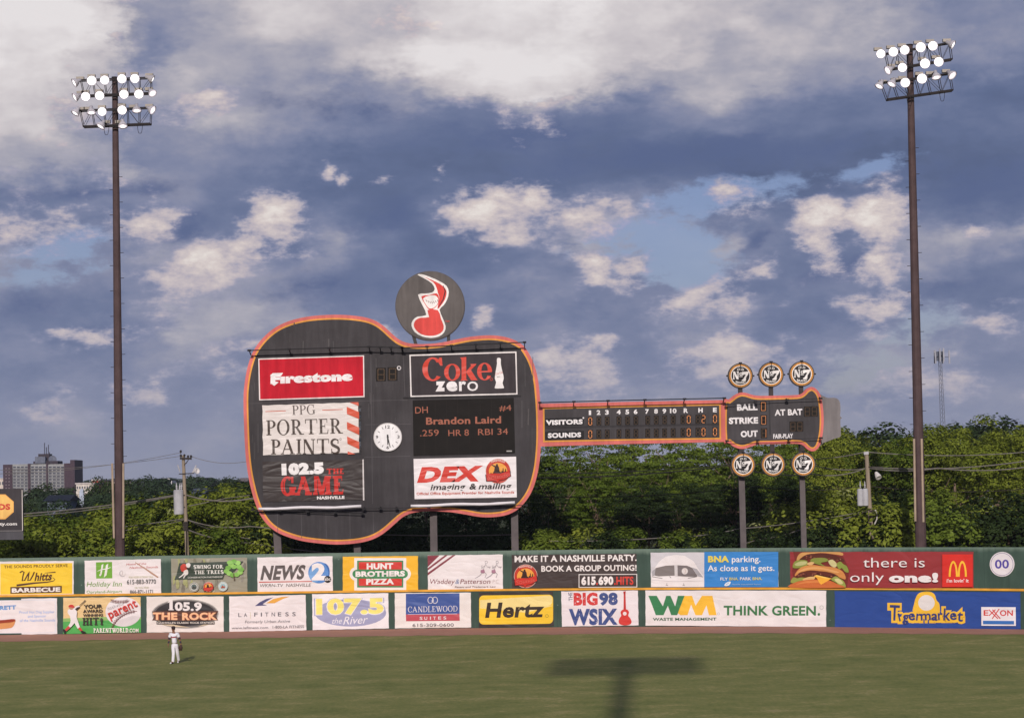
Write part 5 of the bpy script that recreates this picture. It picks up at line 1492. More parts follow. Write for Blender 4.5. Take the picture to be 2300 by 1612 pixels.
# ------------------------------------------------------------------ floodlight towers
R7 = (140, 150, 260 / 2296); R8 = (1930, 70, 260 / 2296)
STEEL = paint((44, 39, 40), 'metal')
POLE = paint((82, 66, 66), 'metal')
BOX = paint((168, 160, 150), 'metal')
AL = paint((176, 172, 178), 'metal')
LAMP = paint((255, 250, 250), 'lamp')
GLOW = paint((236, 222, 232), 'lamp')  # weak emission ring, stands in for lamplight on the reflector
AIM = {'c': (0.02, -1, -0.22), 'l': (-0.85, -0.34, -0.5), 'r': (0.85, -0.34, -0.5), 'd': (0.08, -0.34, -0.95), 'q': (-0.5, -0.3, -0.85), 'p': (0.45, -0.5, -0.6), 's': (0.95, 0.12, -0.45)}
def tower(Y, crop, top, bottom, r_top, r_bot, lamps, trusses, label, conduit=None):
    b = at(*bottom, Y); t = at(*top, Y)
    k = -b.z / (t.z - b.z); base = b + (t - b) * k
    root = empty('floodlight_tower', base, label, 'floodlight tower', 'floodlight towers behind the outfield wall')
    mb = MB(); n = 12
    mb.tube([base + (t - base) * i / n for i in range(n + 1)], [r_bot + (r_top - r_bot) * i / n for i in range(n + 1)], POLE, 12)
    mb.build('pole', root, False)
    mb = MB(); mb.tube([t, t + V((0, 0, 0.08))], r_top * 1.15, STEEL, 12); mb.build('pole_cap', root)
    L = (t - base).length
    for i in range(30):
        f = 0.14 + 0.70 * i / 30; p = base + (t - base) * f; r = r_bot + (r_top - r_bot) * f; sx = 1 if i % 2 else -1
        mb = MB(); mb.bar(p + V((sx * r, 0, 0)), p + V((sx * (r + 0.22), 0, 0)), 0.035, 0.035, STEEL); mb.build('climbing_step', root)
    S = Sheet((0, Y, 0), (0, -1, 0), crop)
    W = lambda x, y, o=0.0: S.world(x, y, o)
    for (ux0, uy0, ux1, uy1, lx0, ly0, lx1, ly1) in trusses:
        mb = MB()
        dpt = 0.55
        for o in (r_top + 0.08, r_top + 0.08 + dpt):
            mb.bar(W(ux0, uy0, o), W(ux1, uy1, o), 0.07, 0.08, STEEL)
            mb.bar(W(lx0, ly0, o), W(lx1, ly1, o), 0.09, 0.11, STEEL)
            N_ = 6
            for i in range(N_ + 1):
                f = i / N_
                mb.bar(W(ux0 + (ux1 - ux0) * f, uy0 + (uy1 - uy0) * f, o), W(lx0 + (lx1 - lx0) * f, ly0 + (ly1 - ly0) * f, o), 0.04, 0.04, STEEL)
                if i < N_:
                    g = (i + 1) / N_
                    if i % 2 == (1 if i < 3 else 0):
                        mb.bar(W(ux0 + (ux1 - ux0) * f, uy0 + (uy1 - uy0) * f, o), W(lx0 + (lx1 - lx0) * g, ly0 + (ly1 - ly0) * g, o), 0.025, 0.025, STEEL)
                    else:
                        mb.bar(W(lx0 + (lx1 - lx0) * f, ly0 + (ly1 - ly0) * f, o), W(ux0 + (ux1 - ux0) * g, uy0 + (uy1 - uy0) * g, o), 0.025, 0.025, STEEL)
        for f in (0.0, 0.33, 0.66, 1.0):
            for (x0, y0, x1, y1) in ((ux0, uy0, ux1, uy1), (lx0, ly0, lx1, ly1)):
                x, y = x0 + (x1 - x0) * f, y0 + (y1 - y0) * f
                mb.bar(W(x, y, r_top + 0.08), W(x, y, r_top + 0.08 + dpt), 0.05, 0.05, STEEL)
        mb.build('crossarm_truss', root)
    for (x, y, kind, rs) in lamps:
        c = W(x, y, r_top + 0.9); a = V(AIM[kind]).normalized()
        R = 0.335 * rs
        mb = MB()
        mb.lathe(c - a * 0.55, a, [(0, 0.0), (0, 0.11), (0.2, 0.13), (0.24, R * 0.55), (0.40, R * 0.86), (0.55, R), (0.55, R * 0.94), (0.42, R * 0.80), (0.30, R * 0.5)], AL, 18)
        fl = mb.build('floodlight', root, True)
        mb = MB(); mb.lathe(c - a * 0.55, a, [(0.50, R * 0.94), (0.53, R * (0.78 if kind in 'c' else 0.5))], GLOW, 18); mb.lathe(c - a * 0.55, a, [(0.53, R * (0.78 if kind in 'c' else 0.5)), (0.56, 0)], LAMP, 18)
        ln = mb.build('lens', None, True); ln.parent = fl; ln.matrix_parent_inverse = Matrix.Identity(4)
        # ballast box on the arm, bracket to the lamp
        mb = MB(); u = c + V((0.34 if kind in 'lq' else -0.1 if kind in 'c' else -0.34, 0.55, 0.42))
        mb.box(u, (0.52, 0.3, 0.2), BOX); mb.box(u + V((0, 0, -0.16)), (0.1, 0.1, 0.2), STEEL)
        mb.build('ballast_box', root)
        mb = MB(); mb.bar(c - a * 0.5, u + V((0, 0, -0.2)), 0.06, 0.06, STEEL); mb.build('lamp_bracket', root)
    mb = MB(); mb.box(W(*trusses[0][-1:], 0) if False else t + V((0.42, -0.1, -3.6 if False else -2.05)), (0.28, 0.3, 0.5), STEEL); mb.build('junction_box', root)
    for (x, y0, y1) in conduit or ():
        mb = MB(); q0 = at(x[0], y0, Y - 0.35); q1 = at(x[1], y1, Y - 0.35)
        mb.tube([q0, q1], 0.075, paint((170, 150, 130), 'metal'), 8); mb.build('cable_conduit', root)
    # slack cable loops under the lowest arm
    lx0, ly0, lx1, ly1 = trusses[-1][4:]
    for f0, f1 in ((0.30, 0.38), (0.80, 0.88)):
        pts = []
        for i in range(9):
            f = f0 + (f1 - f0) * i / 8
            p = W(lx0 + (lx1 - lx0) * f, ly0 + (ly1 - ly0) * f, r_top + 0.4); p.z -= 0.62 * (1 - (2 * i / 8 - 1) ** 4); pts.append(p)
        mb = MB(); mb.tube(pts, 0.018, STEEL, 5); mb.build('cable_loop', root)
    return root
tw = tower(153.0, R7, (258, 176), (269.5, 1240), 0.20, 0.37,
    [(290, 385, 'l', 1.0), (640, 335, 'c', 1.05), (895, 325, 'c', 1), (1235, 300, 'c', 1), (1490, 295, 'c', 1), (1850, 315, 's', .95),
     (300, 668, 'l', 1), (520, 650, 'c', 1), (795, 632, 'c', 1), (1275, 605, 'c', 1), (1570, 602, 'c', 1), (1845, 590, 'p', .9),
     (310, 985, 'q', .95), (635, 975, 'd', .95), (845, 945, 'c', .95), (1240, 915, 'c', 1), (1530, 935, 'd', 1), (1850, 920, 'r', 1), (810, 1245, 'q', 1), (1255, 1240, 'd', 1)],
    [(400, 305, 1790, 255, 470, 615, 1790, 560), (385, 905, 1790, 845, 455, 1222, 1780, 1165)],
    'tall brown floodlight tower with twenty lamps, standing between the apartment block and the guitar',
    [((252, 256), 1040, 1208), ((277, 277), 1040, 1208)])
tower(147.0, R8, (2043, 103), (2068.5, 1228), 0.21, 0.385,
    [(375, 518, 'c', .95), (622, 478, 'c', 1), (845, 442, 'c', 1.0), (1160, 388, 'c', 1.05), (1400, 360, 'c', 1.0), (1805, 345, 'r', .95),
     (500, 850, 'l', .95), (800, 788, 'c', .95), (1245, 708, 'c', 1.05), (1515, 675, 'c', 1),
     (335, 1165, 'q', .9), (580, 1125, 'q', .95), (855, 1085, 'c', 1), (1185, 1005, 'c', 1.05), (1470, 990, 'd', 1), (1790, 948, 'p', 1)],
    [(490, 492, 1760, 275, 560, 800, 1800, 600), (400, 1065, 1760, 880, 520, 1395, 1815, 1210)],
    'tall brown floodlight tower with sixteen lamps, standing at the guitar head\'s end of the field',
    [((2053, 2056), 985, 1170), ((2070, 2074), 985, 1172)])
# a third tower, on the stand side of the field: its shadow lies on the grass
def stand_tower():
    G = ground(1405, 1497)
    zc = 47.0
    dist = zc / math.tan(SUN_EL)
    bx, by = G.x - sin(SUN_AZ) * dist, G.y - cos(SUN_AZ) * dist
    root = empty('floodlight_tower', (bx, by, 0), 'floodlight tower on the grandstand side whose T-shaped shadow falls on the outfield grass', 'floodlight tower')
    mb = MB(); mb.tube([(bx, by, 0), (bx, by, zc + 1.9)], [0.55, 0.36], POLE, 14); mb.build('pole', root)
    for r in range(4):
        z = zc - 1.45 + r * 0.97
        mb = MB(); mb.bar((bx - 3.5, by + .5, z), (bx + 3.5, by + .5, z), 0.16, 0.16, STEEL); mb.bar((bx - 3.5, by - .3, z), (bx + 3.5, by - .3, z), 0.12, 0.12, STEEL); mb.build('crossarm', root)
        for i in range(11):
            c = V((bx - 3.4 + 0.68 * i, by + 0.95, z)); a = V((0, 1, -0.35)).normalized(); R = 0.33
            mb = MB(); mb.lathe(c - a * .5, a, [(0, 0), (0, .12), (.2, .14), (.26, R * .6), (.42, R * .9), (.55, R), (.55, R * .94), (.4, R * .8)], AL, 14); fl = mb.build('floodlight', root, True)
            mb = MB(); mb.lathe(c - a * .5, a, [(.5, R * .92), (.55, 0)], LAMP, 14); ln = mb.build('lens', None, True); ln.parent = fl; ln.matrix_parent_inverse = Matrix.Identity(4)
    for sx in (-3.5, 3.5):
        mb = MB(); mb.bar((bx + sx, by + .1, zc - 1.7), (bx + sx, by + .1, zc + 1.7), 0.14, 0.14, STEEL); mb.build('end_post', root)
stand_tower()

# ------------------------------------------------------------------ leaves
def leaf_mat(name, dark, light, trans=0.10):
    m = bpy.data.materials.new(name); m.use_nodes = True
    t = m.node_tree; t.nodes.clear(); n = N(t)
    g = n.n('ShaderNodeNewGeometry')
    oi = n.n('ShaderNodeObjectInfo')
    r = n.math('ADD', n.math('MULTIPLY', g.outputs['Random Per Island'], 0.5), n.math('MULTIPLY', oi.outputs['Random'], 0.5))
    c = n.mix(r, dark + (1,), light + (1,))
    d = n.n('ShaderNodeBsdfDiffuse'); n.l(c, d.inputs[0])
    tr = n.n('ShaderNodeBsdfTranslucent'); n.l(n.vmath('MULTIPLY', c, (1.1, 1.25, 0.6)), tr.inputs[0])
    gl = n.n('ShaderNodeBsdfGlossy'); gl.inputs['Roughness'].default_value = 0.5; gl.inputs[0].default_value = (0.5, 0.5, 0.5, 1)
    a = n.n('ShaderNodeMixShader'); a.inputs[0].default_value = trans; n.l(d.outputs[0], a.inputs[1]); n.l(tr.outputs[0], a.inputs[2])
    b = n.n('ShaderNodeMixShader'); b.inputs[0].default_value = 0.012; n.l(a.outputs[0], b.inputs[1]); n.l(gl.outputs[0], b.inputs[2])
    o = n.n('ShaderNodeOutputMaterial'); n.l(b.outputs[0], o.inputs[0])
    return m
LEAF = {
    'mid': leaf_mat('leaf_mid', (0.055, 0.09, 0.010), (0.165, 0.215, 0.030)),
    'warm': leaf_mat('leaf_warm', (0.085, 0.118, 0.010), (0.26, 0.29, 0.040)),
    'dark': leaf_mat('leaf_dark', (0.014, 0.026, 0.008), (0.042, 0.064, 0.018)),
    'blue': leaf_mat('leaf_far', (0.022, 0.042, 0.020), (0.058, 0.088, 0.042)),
    'bloom': leaf_mat('leaf_bloom', (0.16, 0.19, 0.05), (0.42, 0.42, 0.18)),
}
BARK = paint((120, 100, 84), 'wood')
def crown_mesh(name, seed, rx, rz, zc, lobes, clumps, per, size, mat, flat=0.55, base_full=False, extra=None, cr=0.75):
    """leaves gathered in many tufts that sit on lobes: an uneven outline, lit tufts with dark gaps between them"""
    r = random.Random(seed)
    v, f, mi = [], [], []
    lob = []
    for i in range(lobes):
        a = 2.399963 * i + r.uniform(-.4, .4); h = r.uniform(-0.8 if base_full else -0.5, 0.8); q = sqrt(max(0.05, 1 - h * h)) * r.uniform(0.45, 0.78)
        lob.append((V((cos(a) * q * rx, sin(a) * q * rx, zc + h * rz * 0.78)), r.uniform(0.24, 0.40)))
    lob.append((V((r.uniform(-.25, .25) * rx, r.uniform(-.2, .2) * rx, zc + rz * 0.62)), 0.34))
    lob.append((V((0, 0, zc)), 0.55))
    for c in range(clumps):
        o, s = lob[r.randrange(len(lob))]
        d = V((r.gauss(0, 1), r.gauss(0, 1), r.gauss(0.25, 1)))
        d = d.normalized() if d.length > 0.01 else V((0, 0, 1))
        cc = o + V((d.x * s * rx, d.y * s * rx, d.z * s * rz * 0.95)) * r.uniform(0.86, 1.04)
        if cc.z < 0.4 and base_full:
            cc.z = r.uniform(0.3, 1.3)
        cs = cr * r.uniform(0.6, 1.35)
        out = (d + (cc - V((0, 0, zc - rz * 0.3))).normalized()).normalized()
        m = 1 if extra and r.random() < extra else 0
        for k in range(per):
            e = V((r.gauss(0, 1), r.gauss(0, 1), r.gauss(0.35, 1))).normalized()
            rad = cs * r.uniform(0.55, 1.08)
            p = cc + V((e.x * rad, e.y * rad, e.z * rad * flat))
            nn = (e * 0.8 + out * 0.5 + V((0, 0, 0.45)) + V((r.gauss(0, .35), r.gauss(0, .35), r.gauss(0, .35)))).normalized()
            t = nn.cross(V((r.uniform(-1, 1), r.uniform(-1, 1), r.uniform(-1, 1)))).normalized(); b = nn.cross(t)
            L = size * r.uniform(0.7, 1.3); Wd = L * r.uniform(0.45, 0.7)
            i = len(v)
            v += [p - t * L * .5, p + b * Wd * .5 - t * L * 0.05, p + t * L * .5, p - b * Wd * .5 - t * L * 0.05]
            f.append((i, i + 1, i + 2, i + 3)); mi.append(m)
    me = bpy.data.meshes.new(name)
    me.from_pydata([tuple(p) for p in v], [], f)
    me.materials.append(LEAF[mat])
    if extra:
        me.materials.append(LEAF['bloom']); me.polygons.foreach_set('material_index', mi)
    me.update()
    return me
def trunk_mesh(name, seed, h, r0, spread, limbs):
    r = random.Random(seed); mb = MB()
    top = V((r.uniform(-.4, .4), r.uniform(-.3, .3), h))
    mb.tube([V((0, 0, -0.4)), top * 0.35 + V((r.uniform(-.2, .2), 0, 0)), top * 0.7, top], [r0 * 1.2, r0 * 0.85, r0 * 0.6, r0 * 0.25], BARK, 7)
    for i in range(limbs):
        a = 2.4 * i + r.uniform(-.5, .5); z = h * r.uniform(0.22, 0.75)
        s = top * (z / h); e = s + V((cos(a) * spread * r.uniform(.5, 1), sin(a) * spread * r.uniform(.5, 1), h * r.uniform(0.15, 0.4)))
        m = s.lerp(e, 0.5) + V((0, 0, h * 0.05))
        mb.tube([s, m, e], [r0 * 0.42, r0 * 0.28, r0 * 0.1], BARK, 6)
        for k in range(2):
            e2 = m + V((r.uniform(-1, 1), r.uniform(-1, 1), r.uniform(.2, 1))) * spread * 0.45
            mb.tube([m, e2], [r0 * 0.2, r0 * 0.06], BARK, 5)
    me = bpy.data.meshes.new(name); me.from_pydata(mb.v, [], mb.f); me.materials.append(BARK); me.update()
    return me
def proto(kind, seed, **k):
    """crown and trunk meshes of one sort of tree, unit scale in metres"""
    if kind == 'dome':      # 12 m broad round-headed tree
        return crown_mesh('crown', seed, 4.6, 4.3, 7.6, 14, 260, 52, 0.2, k.get('mat', 'warm'), 0.7, extra=k.get('extra'), cr=0.58), trunk_mesh('trunk', seed, 7.5, 0.26, 3.0, 7)
    if kind == 'tier':      # 12 m open tree with flat sprays in tiers
        return crown_mesh('crown', seed, 4.4, 4.8, 7.2, 22, 150, 70, 0.22, k.get('mat', 'mid'), 0.2, cr=0.85), trunk_mesh('trunk', seed, 9.5, 0.2, 3.2, 10)
    if kind == 'bush':      # 5 m thicket shrub, leafy to the ground
        return crown_mesh('crown', seed, 2.9, 2.7, 2.6, 12, 95, 70, 0.2, k.get('mat', 'warm'), 0.8, True, extra=k.get('extra'), cr=0.5), trunk_mesh('trunk', seed, 3.2, 0.09, 1.6, 6)
    if kind == 'far':       # 11 m tree seen from afar
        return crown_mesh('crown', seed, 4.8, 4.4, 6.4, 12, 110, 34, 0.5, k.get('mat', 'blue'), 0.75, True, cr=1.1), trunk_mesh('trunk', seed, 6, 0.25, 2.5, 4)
P = {
    'dome': [proto('dome', 11), proto('dome', 12, mat='mid'), proto('dome', 13)],
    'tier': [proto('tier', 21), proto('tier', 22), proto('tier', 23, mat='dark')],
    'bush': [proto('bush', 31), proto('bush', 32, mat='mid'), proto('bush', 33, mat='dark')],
    'bloom': [proto('bush', 35, extra=0.12)],
    'far': [proto('far', 41), proto('far', 42), proto('far', 43, mat='dark')],
}
NAME = {'dome': 'broadleaf_tree', 'tier': 'tiered_tree', 'bush': 'shrub', 'bloom': 'shrub', 'far': 'broadleaf_tree'}
trng = random.Random(77)
def plant(kind, px, py_top, Y, label, group, var=None, wide=1.0, cat=None):
    """a tree of one sort at depth Y whose top reaches a given height of view"""
    p = at(px, py_top, Y)
    zg = terrain_z(p.x, p.y)
    h = max(1.2, p.z - zg)
    cr, tk = P[kind][var if var is not None else trng.randrange(len(P[kind]))]
    s = h / sorted(v.co.z for v in cr.vertices)[-len(cr.vertices) // 60]
    root = empty(NAME[kind], (p.x, p.y, zg), label, cat or ('shrub' if kind in ('bush', 'bloom') else 'tree'), group)
    root.rotation_euler = (0, 0, trng.uniform(0, 6.28)); root.scale = (s * wide, s * wide, s)
    for nm, me in (('crown', cr), ('trunk', tk)):
        o = bpy.data.objects.new(nm, me); COL.objects.link(o); o.parent = root
    return root
# ---- right: tall round-headed trees beyond the guitar head
L_R = 'tall round-headed tree in the bank of trees around the right floodlight tower'
for px, py, Y, v, wd in ((1905, 966, 186, 0, 1.05), (1985, 1000, 178, 1, 1.0), (2045, 995, 182, 2, 0.9), (2140, 962, 176, 0, 1.15), (2205, 955, 188, 2, 1.15), (2290, 1000, 192, 1, 1.0), (2330, 965, 200, 2, 1.1), (1880, 1000, 178, 2, .9), (2090, 990, 190, 1, .9), (1835, 990, 200, 1, 1.0), (1760, 1000, 205, 1, 1.0), (2380, 975, 185, 0, 1.0)):
    plant('dome', px, py, Y, L_R, 'round-headed trees beyond the guitar head', v, wd)
for px, py, Y, v in ((1960, 965, 330, 2), (1900, 975, 350, 0), (2075, 972, 340, 0), (2240, 950, 330, 2), (2300, 958, 300, 2), (2130, 960, 340, 1), (2010, 975, 345, 1), (2360, 962, 320, 0), (2180, 962, 350, 1), (1840, 975, 360, 1)):
    plant('far', px, py, Y, 'darker tree showing over the round-headed trees beyond the guitar head', 'dark trees on the skyline beyond the guitar head', v, 1.1)
for i, (px, py, Y) in enumerate(((2440, 985, 188), (2520, 965, 184), (2600, 990, 190), (2690, 970, 186), (2480, 1040, 172), (2570, 1060, 170), (2660, 1045, 173))):
    plant('dome', px, py, Y, L_R, 'round-headed trees beyond the guitar head', i % 3, 1.05)
# ---- middle: open tiered trees under the neck
L_M = 'open tree with leaves in flat tiers, in the dense stand under the guitar neck'
for px, py, Y, v, wd in ((1235, 1010, 186, 0, .85), (1290, 985, 192, 1, .9), (1365, 985, 188, 0, .9), (1440, 980, 194, 1, .95), (1520, 980, 188, 0, .95), (1600, 985, 192, 1, .9), (1665, 990, 186, 0, .9), (1730, 990, 194, 1, .9), (1795, 1005, 188, 0, .85), (1250, 1070, 178, 1, .75), (1335, 1045, 180, 0, .8), (1425, 1060, 179, 1, .8), (1490, 1040, 181, 0, .85), (1575, 1055, 178, 0, .8), (1690, 1060, 180, 1, .8), (1765, 1050, 179, 0, .8), (1845, 1050, 178, 1, .8)):
    plant('tier', px, py, Y, L_M, 'tiered trees under the guitar neck', v, wd)
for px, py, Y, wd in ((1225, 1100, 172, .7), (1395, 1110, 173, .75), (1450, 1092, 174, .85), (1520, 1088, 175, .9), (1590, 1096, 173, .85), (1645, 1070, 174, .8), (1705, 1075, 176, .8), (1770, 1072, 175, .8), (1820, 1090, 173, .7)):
    plant('tier', px, py, Y, 'darker open tree low in the stand between the guitar body and the grey posts', 'dark trees low in the stand under the guitar neck', 2, wd)  # dark leaf variant carries the shade of the stand in its colour
# ---- behind and below the guitar body
L_B = 'dark tree in the shade behind the guitar body'
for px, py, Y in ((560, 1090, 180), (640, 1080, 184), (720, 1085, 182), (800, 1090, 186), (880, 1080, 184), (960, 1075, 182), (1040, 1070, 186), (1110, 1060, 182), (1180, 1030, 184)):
    plant('tier', px, py, Y, L_B, 'dark trees behind the guitar body', 2, .95)  # dark leaf colour deepens the guitar's shade on these trees
# ---- left: thicket and loose trees
L_L = 'yellow-green shrub in the sunny thicket left of the guitar'
for i, (px, py, Y) in enumerate(((-30, 1165, 168), (45, 1168, 172), (110, 1162, 166), (180, 1156, 174), (230, 1150, 166), (300, 1128, 170), (345, 1118, 176), (395, 1125, 168), (450, 1122, 175), (495, 1112, 170), (540, 1100, 174), (15, 1195, 160), (90, 1190, 160), (165, 1195, 158), (245, 1192, 160), (320, 1185, 158), (400, 1185, 160), (470, 1190, 158), (545, 1175, 160), (205, 1170, 168), (370, 1160, 166), (-80, 1180, 165))):
    plant('bush', px, py, Y, L_L, 'sunny thicket left of the guitar', [0, 0, 1][i % 3], 1.15)
plant('dome', 535, 1092, 185, 'pale green tree with yellowish sprays close to the guitar\'s left edge', None, 0, .8)
plant('bloom', 440, 1135, 165, 'shrub with yellow blossom beside the left utility pole', None, 0, 1.1)
plant('bloom', 1835, 1108, 166, 'shrub with cream blossom right of the guitar\'s right post', None, 0, 1.1)
for i, (px, py) in enumerate(((1230, 1195), (1300, 1190), (1370, 1200), (1430, 1188), (1500, 1200), (1560, 1196), (1620, 1190), (1700, 1190), (1770, 1195), (1850, 1180), (1900, 1165), (1960, 1165), (2015, 1150), (2085, 1150), (2140, 1160), (2200, 1140), (2260, 1165), (2310, 1150), (1930, 1120), (2000, 1105), (2110, 1105), (2185, 1120), (2265, 1110))):
    plant('bush', px, py, 158 + (i * 7) % 14, 'shrub at the foot of the trees along the wall top', 'shrubs at the foot of the trees along the wall', ([1, 0, 2, 1][i % 4] if px < 1640 else 2) if px < 1860 else [0, 2, 1][i % 3], 1.2)  # dark variants among these put shady gaps into the leaf colour
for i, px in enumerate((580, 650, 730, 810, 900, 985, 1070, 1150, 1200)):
    plant('bush', px, 1180, 164 + i % 3 * 4, 'dark shrub in the shade under the guitar body', 'shaded shrubs under the guitar body', 2, 1.25)  # shade under the guitar is also put into the leaf colour
# ---- left distance
L_D = 'dark tree in the middle distance between the thicket and the apartment block'
for i, (px, py, Y, wd) in enumerate(((-20, 1118, 330, 1.2), (75, 1105, 420, 1), (100, 1092, 430, 1), (130, 1102, 400, 1), (165, 1098, 430, 1.1), (228, 1078, 420, .8), (215, 1116, 350, 1.1), (250, 1108, 360, 1.1), (310, 1075, 480, 1.2), (335, 1085, 460, 1.1), (375, 1078, 470, 1.1), (300, 1105, 330, 1.3), (355, 1108, 320, 1.3), (420, 1072, 500, 1.1), (410, 1100, 340, 1.3), (470, 1080, 480, 1.3), (500, 1092, 360, 1.3), (530, 1078, 450, 1.2), (460, 1108, 300, 1.3), (128, 1128, 300, 1.2), (50, 1140, 290, 1.3), (250, 1125, 290, 1.3), (10, 1125, 300, 1.3), (585, 1088, 400, 1.3), (190, 1120, 350, 1.2))):
    plant('far', px, py, Y, L_D, 'dark trees in the middle distance left of the guitar', i % 3, wd)
# ---- farthest ridge of woodland, one mass
def far_woods():
    r = random.Random(9)
    v, f = [], []
    for k in range(1500):
        px = r.uniform(-500, 2800); Y = r.uniform(1100, 2300)
        x = (px - 1150) / F_PX * Y
        zg = terrain_z(x, Y); cx_ = V((x, Y, zg)); R = r.uniform(5, 9)
        for i in range(34):
            d = V((r.gauss(0, 1), r.gauss(0, 1), r.gauss(0, 1))).normalized()
            p = cx_ + V((d.x * R, d.y * R, R * 0.7 + d.z * R * 0.75)); t = V((r.gauss(0, 1), r.gauss(0, 1), r.gauss(0, 1))).normalized(); n_ = (d + V((0, 0, .5))).normalized(); t = (t - n_ * t.dot(n_)).normalized(); b = n_.cross(t); L = R * r.uniform(.28, .5)
            j = len(v); v += [tuple(p - t * L), tuple(p + b * L * .8), tuple(p + t * L), tuple(p - b * L * .8)]; f.append((j, j + 1, j + 2, j + 3))
    me = bpy.data.meshes.new('far_woods'); me.from_pydata(v, [], f); me.materials.append(LEAF['blue']); me.update()
    tag(link_mesh('far_woods', me), 'hazy woodland covering the far ridge', 'woodland', kind='stuff')
far_woods()

# ------------------------------------------------------------------ town on the left horizon (crop R9)
R9 = (0, 980, 560 / 2296)
def apartment():
    Y = 800.0
    S = Sheet((0, Y, 0), (0, -1, 0), R9)
    W = lambda x, y, o=0: S.world(x, y, o)
    brick, cream, dark, slab_, roof = paint((72, 57, 66), 'metal'), paint((150, 150, 150), 'metal'), paint((72, 74, 88), 'metal'), paint((112, 110, 116), 'metal'), paint((104, 108, 122), 'metal')
    b = W(365, 540)
    root = empty('apartment_block', (b.x, Y, terrain_z(b.x, Y)), 'distant brick and cream apartment block of many storeys with a stepped roof house', 'apartment block')
    def box(name, x0, y0, x1, y1, front, back, mat, parent=root):
        mb = MB(); p = [W(x0, y0), W(x1, y0), W(x1, y1), W(x0, y1)]
        x_0 = (p[0].x + p[3].x) / 2; x_1 = (p[1].x + p[2].x) / 2; z1 = (p[0].z + p[1].z) / 2; z0 = (p[2].z + p[3].z) / 2
        mb.box(((x_0 + x_1) / 2, Y + (back - front) / 2, (z0 + z1) / 2), (x_1 - x_0, back + front, z1 - z0), mat)
        return mb.build(name, None) if parent is None else mb.build(name, parent)
    box('core', 36, 262, 692, 560, 0, 14, paint((96, 92, 98), 'metal'))
    for x0, x1, yt in ((34, 118, 258), (262, 284, 250), (430, 446, 248), (596, 652, 246), (652, 693, 215)):
        box('brick_pier', x0, yt, x1, 560, 0.9, 14.2, brick)
    for (x0, x1) in ((118, 262), (284, 430), (446, 596)):
        box('cream_bay', x0, 254, x1, 560, 0.35, 1, cream)
        for r in range(9):
            y = 276 + r * 28.5
            if y > 520: break
            n = 4
            for i in range(n):
                xa = x0 + (x1 - x0) * (i + 0.16) / n; xb = x0 + (x1 - x0) * (i + 0.84) / n
                wn = box('window', xa, y, xb, y + 12, 0.5, 0, dark)
            box('floor_band', x0, y + 19, x1, y + 22, 0.6, 0, slab_)
    for r in range(8):
        for x0 in (56, 84):
            box('pier_window', x0, 290 + r * 30, x0 + 12, 300 + r * 30, 1.05, -0.8, paint((130, 118, 122), 'metal'))
    box('roof_house', 295, 225, 520, 255, -2, 11, paint((62, 54, 62), 'metal')); box('roof_house', 330, 158, 432, 240, -4, 9, paint((62, 54, 60), 'metal'))
    box('roof_panel', 316, 184, 410, 246, -1, 3, roof)
    for x0, y0 in ((378, 55), (395, 95), (414, 72), (424, 140)):
        mb = MB(); a = W(x0, y0); c = W(x0, 165); mb.bar((a.x, Y + 6, a.z), (c.x, Y + 6, c.z), 0.28, 0.28, dark); mb.build('aerial', root)
    mb = MB(); c = W(466, 213); mb.lathe((c.x, Y + 3, c.z), (0.3, -1, 0.4), [(0, 0), (0.2, 0.9), (0.5, 1.5), (0.45, 1.4), (0.1, 0)], roof, 12); mb.build('dish', root)
apartment()
def house(name, label, Y, x0, y0, x1, y1, wallc, roofc, depth=14, roof_h=None, cat='building', wins=0, sign=None):
    S = Sheet((0, Y, 0), (0, -1, 0), R9)
    a, b, c, d = S.world(x0, y0, 0), S.world(x1, y0, 0), S.world(x1, y1, 0), S.world(x0, y1, 0)
    zx0, zx1 = a.x, b.x; zt = (a.z + b.z) / 2; zb = min(c.z, d.z) - 4
    root = empty(name, ((zx0 + zx1) / 2, Y, zb), label, cat)
    mb = MB(); mb.box(((zx0 + zx1) / 2, Y + depth / 2, (zt + zb) / 2), (zx1 - zx0, depth, zt - zb), paint(wallc, 'metal')); mb.build('wall', root)
    rh = roof_h or 0
    mb = MB()
    if rh:
        e = 0.6
        vs = [(zx0 - e, Y - e, zt), (zx1 + e, Y - e, zt), (zx1 + e, Y + depth + e, zt), (zx0 - e, Y + depth + e, zt), (zx0 - e, Y + depth / 2, zt + rh), (zx1 + e, Y + depth / 2, zt + rh)]
        mb.add(vs, [(0, 1, 5, 4), (2, 3, 4, 5), (0, 4, 3), (1, 2, 5), (0, 3, 2, 1)], paint(roofc, 'metal'))
    else:
        mb.box(((zx0 + zx1) / 2, Y + depth / 2, zt + 0.25), (zx1 - zx0 + 0.6, depth + 0.6, 0.5), paint(roofc, 'metal'))
    mb.build('roof', root)
    h = S.world(0, y0, 0).z - S.world(0, y1, 0).z
    for i in range(wins):
        f = (i + 0.5) / wins; x = zx0 + (zx1 - zx0) * f
        mb = MB(); mb.box((x, Y - 0.02, zt - abs(h) * 0.5), ((zx1 - zx0) / wins * 0.5, 0.16, abs(h) * 0.36), paint((84, 88, 96), 'metal')); mb.build('window', root)
    return root
house('store', 'long low pale store in the distance between the apartment block and the left tower', 760, 700, 438, 862, 500, (206, 196, 186), (190, 180, 176), 40, wins=7)
house('store', 'distant white store with a red upper front', 770, 850, 408, 915, 500, (178, 72, 68), (200, 190, 184), 40, wins=2)
house('store', 'long low cream store in the distance behind the left tower', 760, 985, 430, 1196, 500, (204, 186, 172), (190, 176, 170), 40, wins=9)
house('store', 'small white flat building on the far ridge left of the utility pole', 1500, 1510, 390, 1582, 402, (222, 216, 214), (200, 196, 196), 20, wins=3)
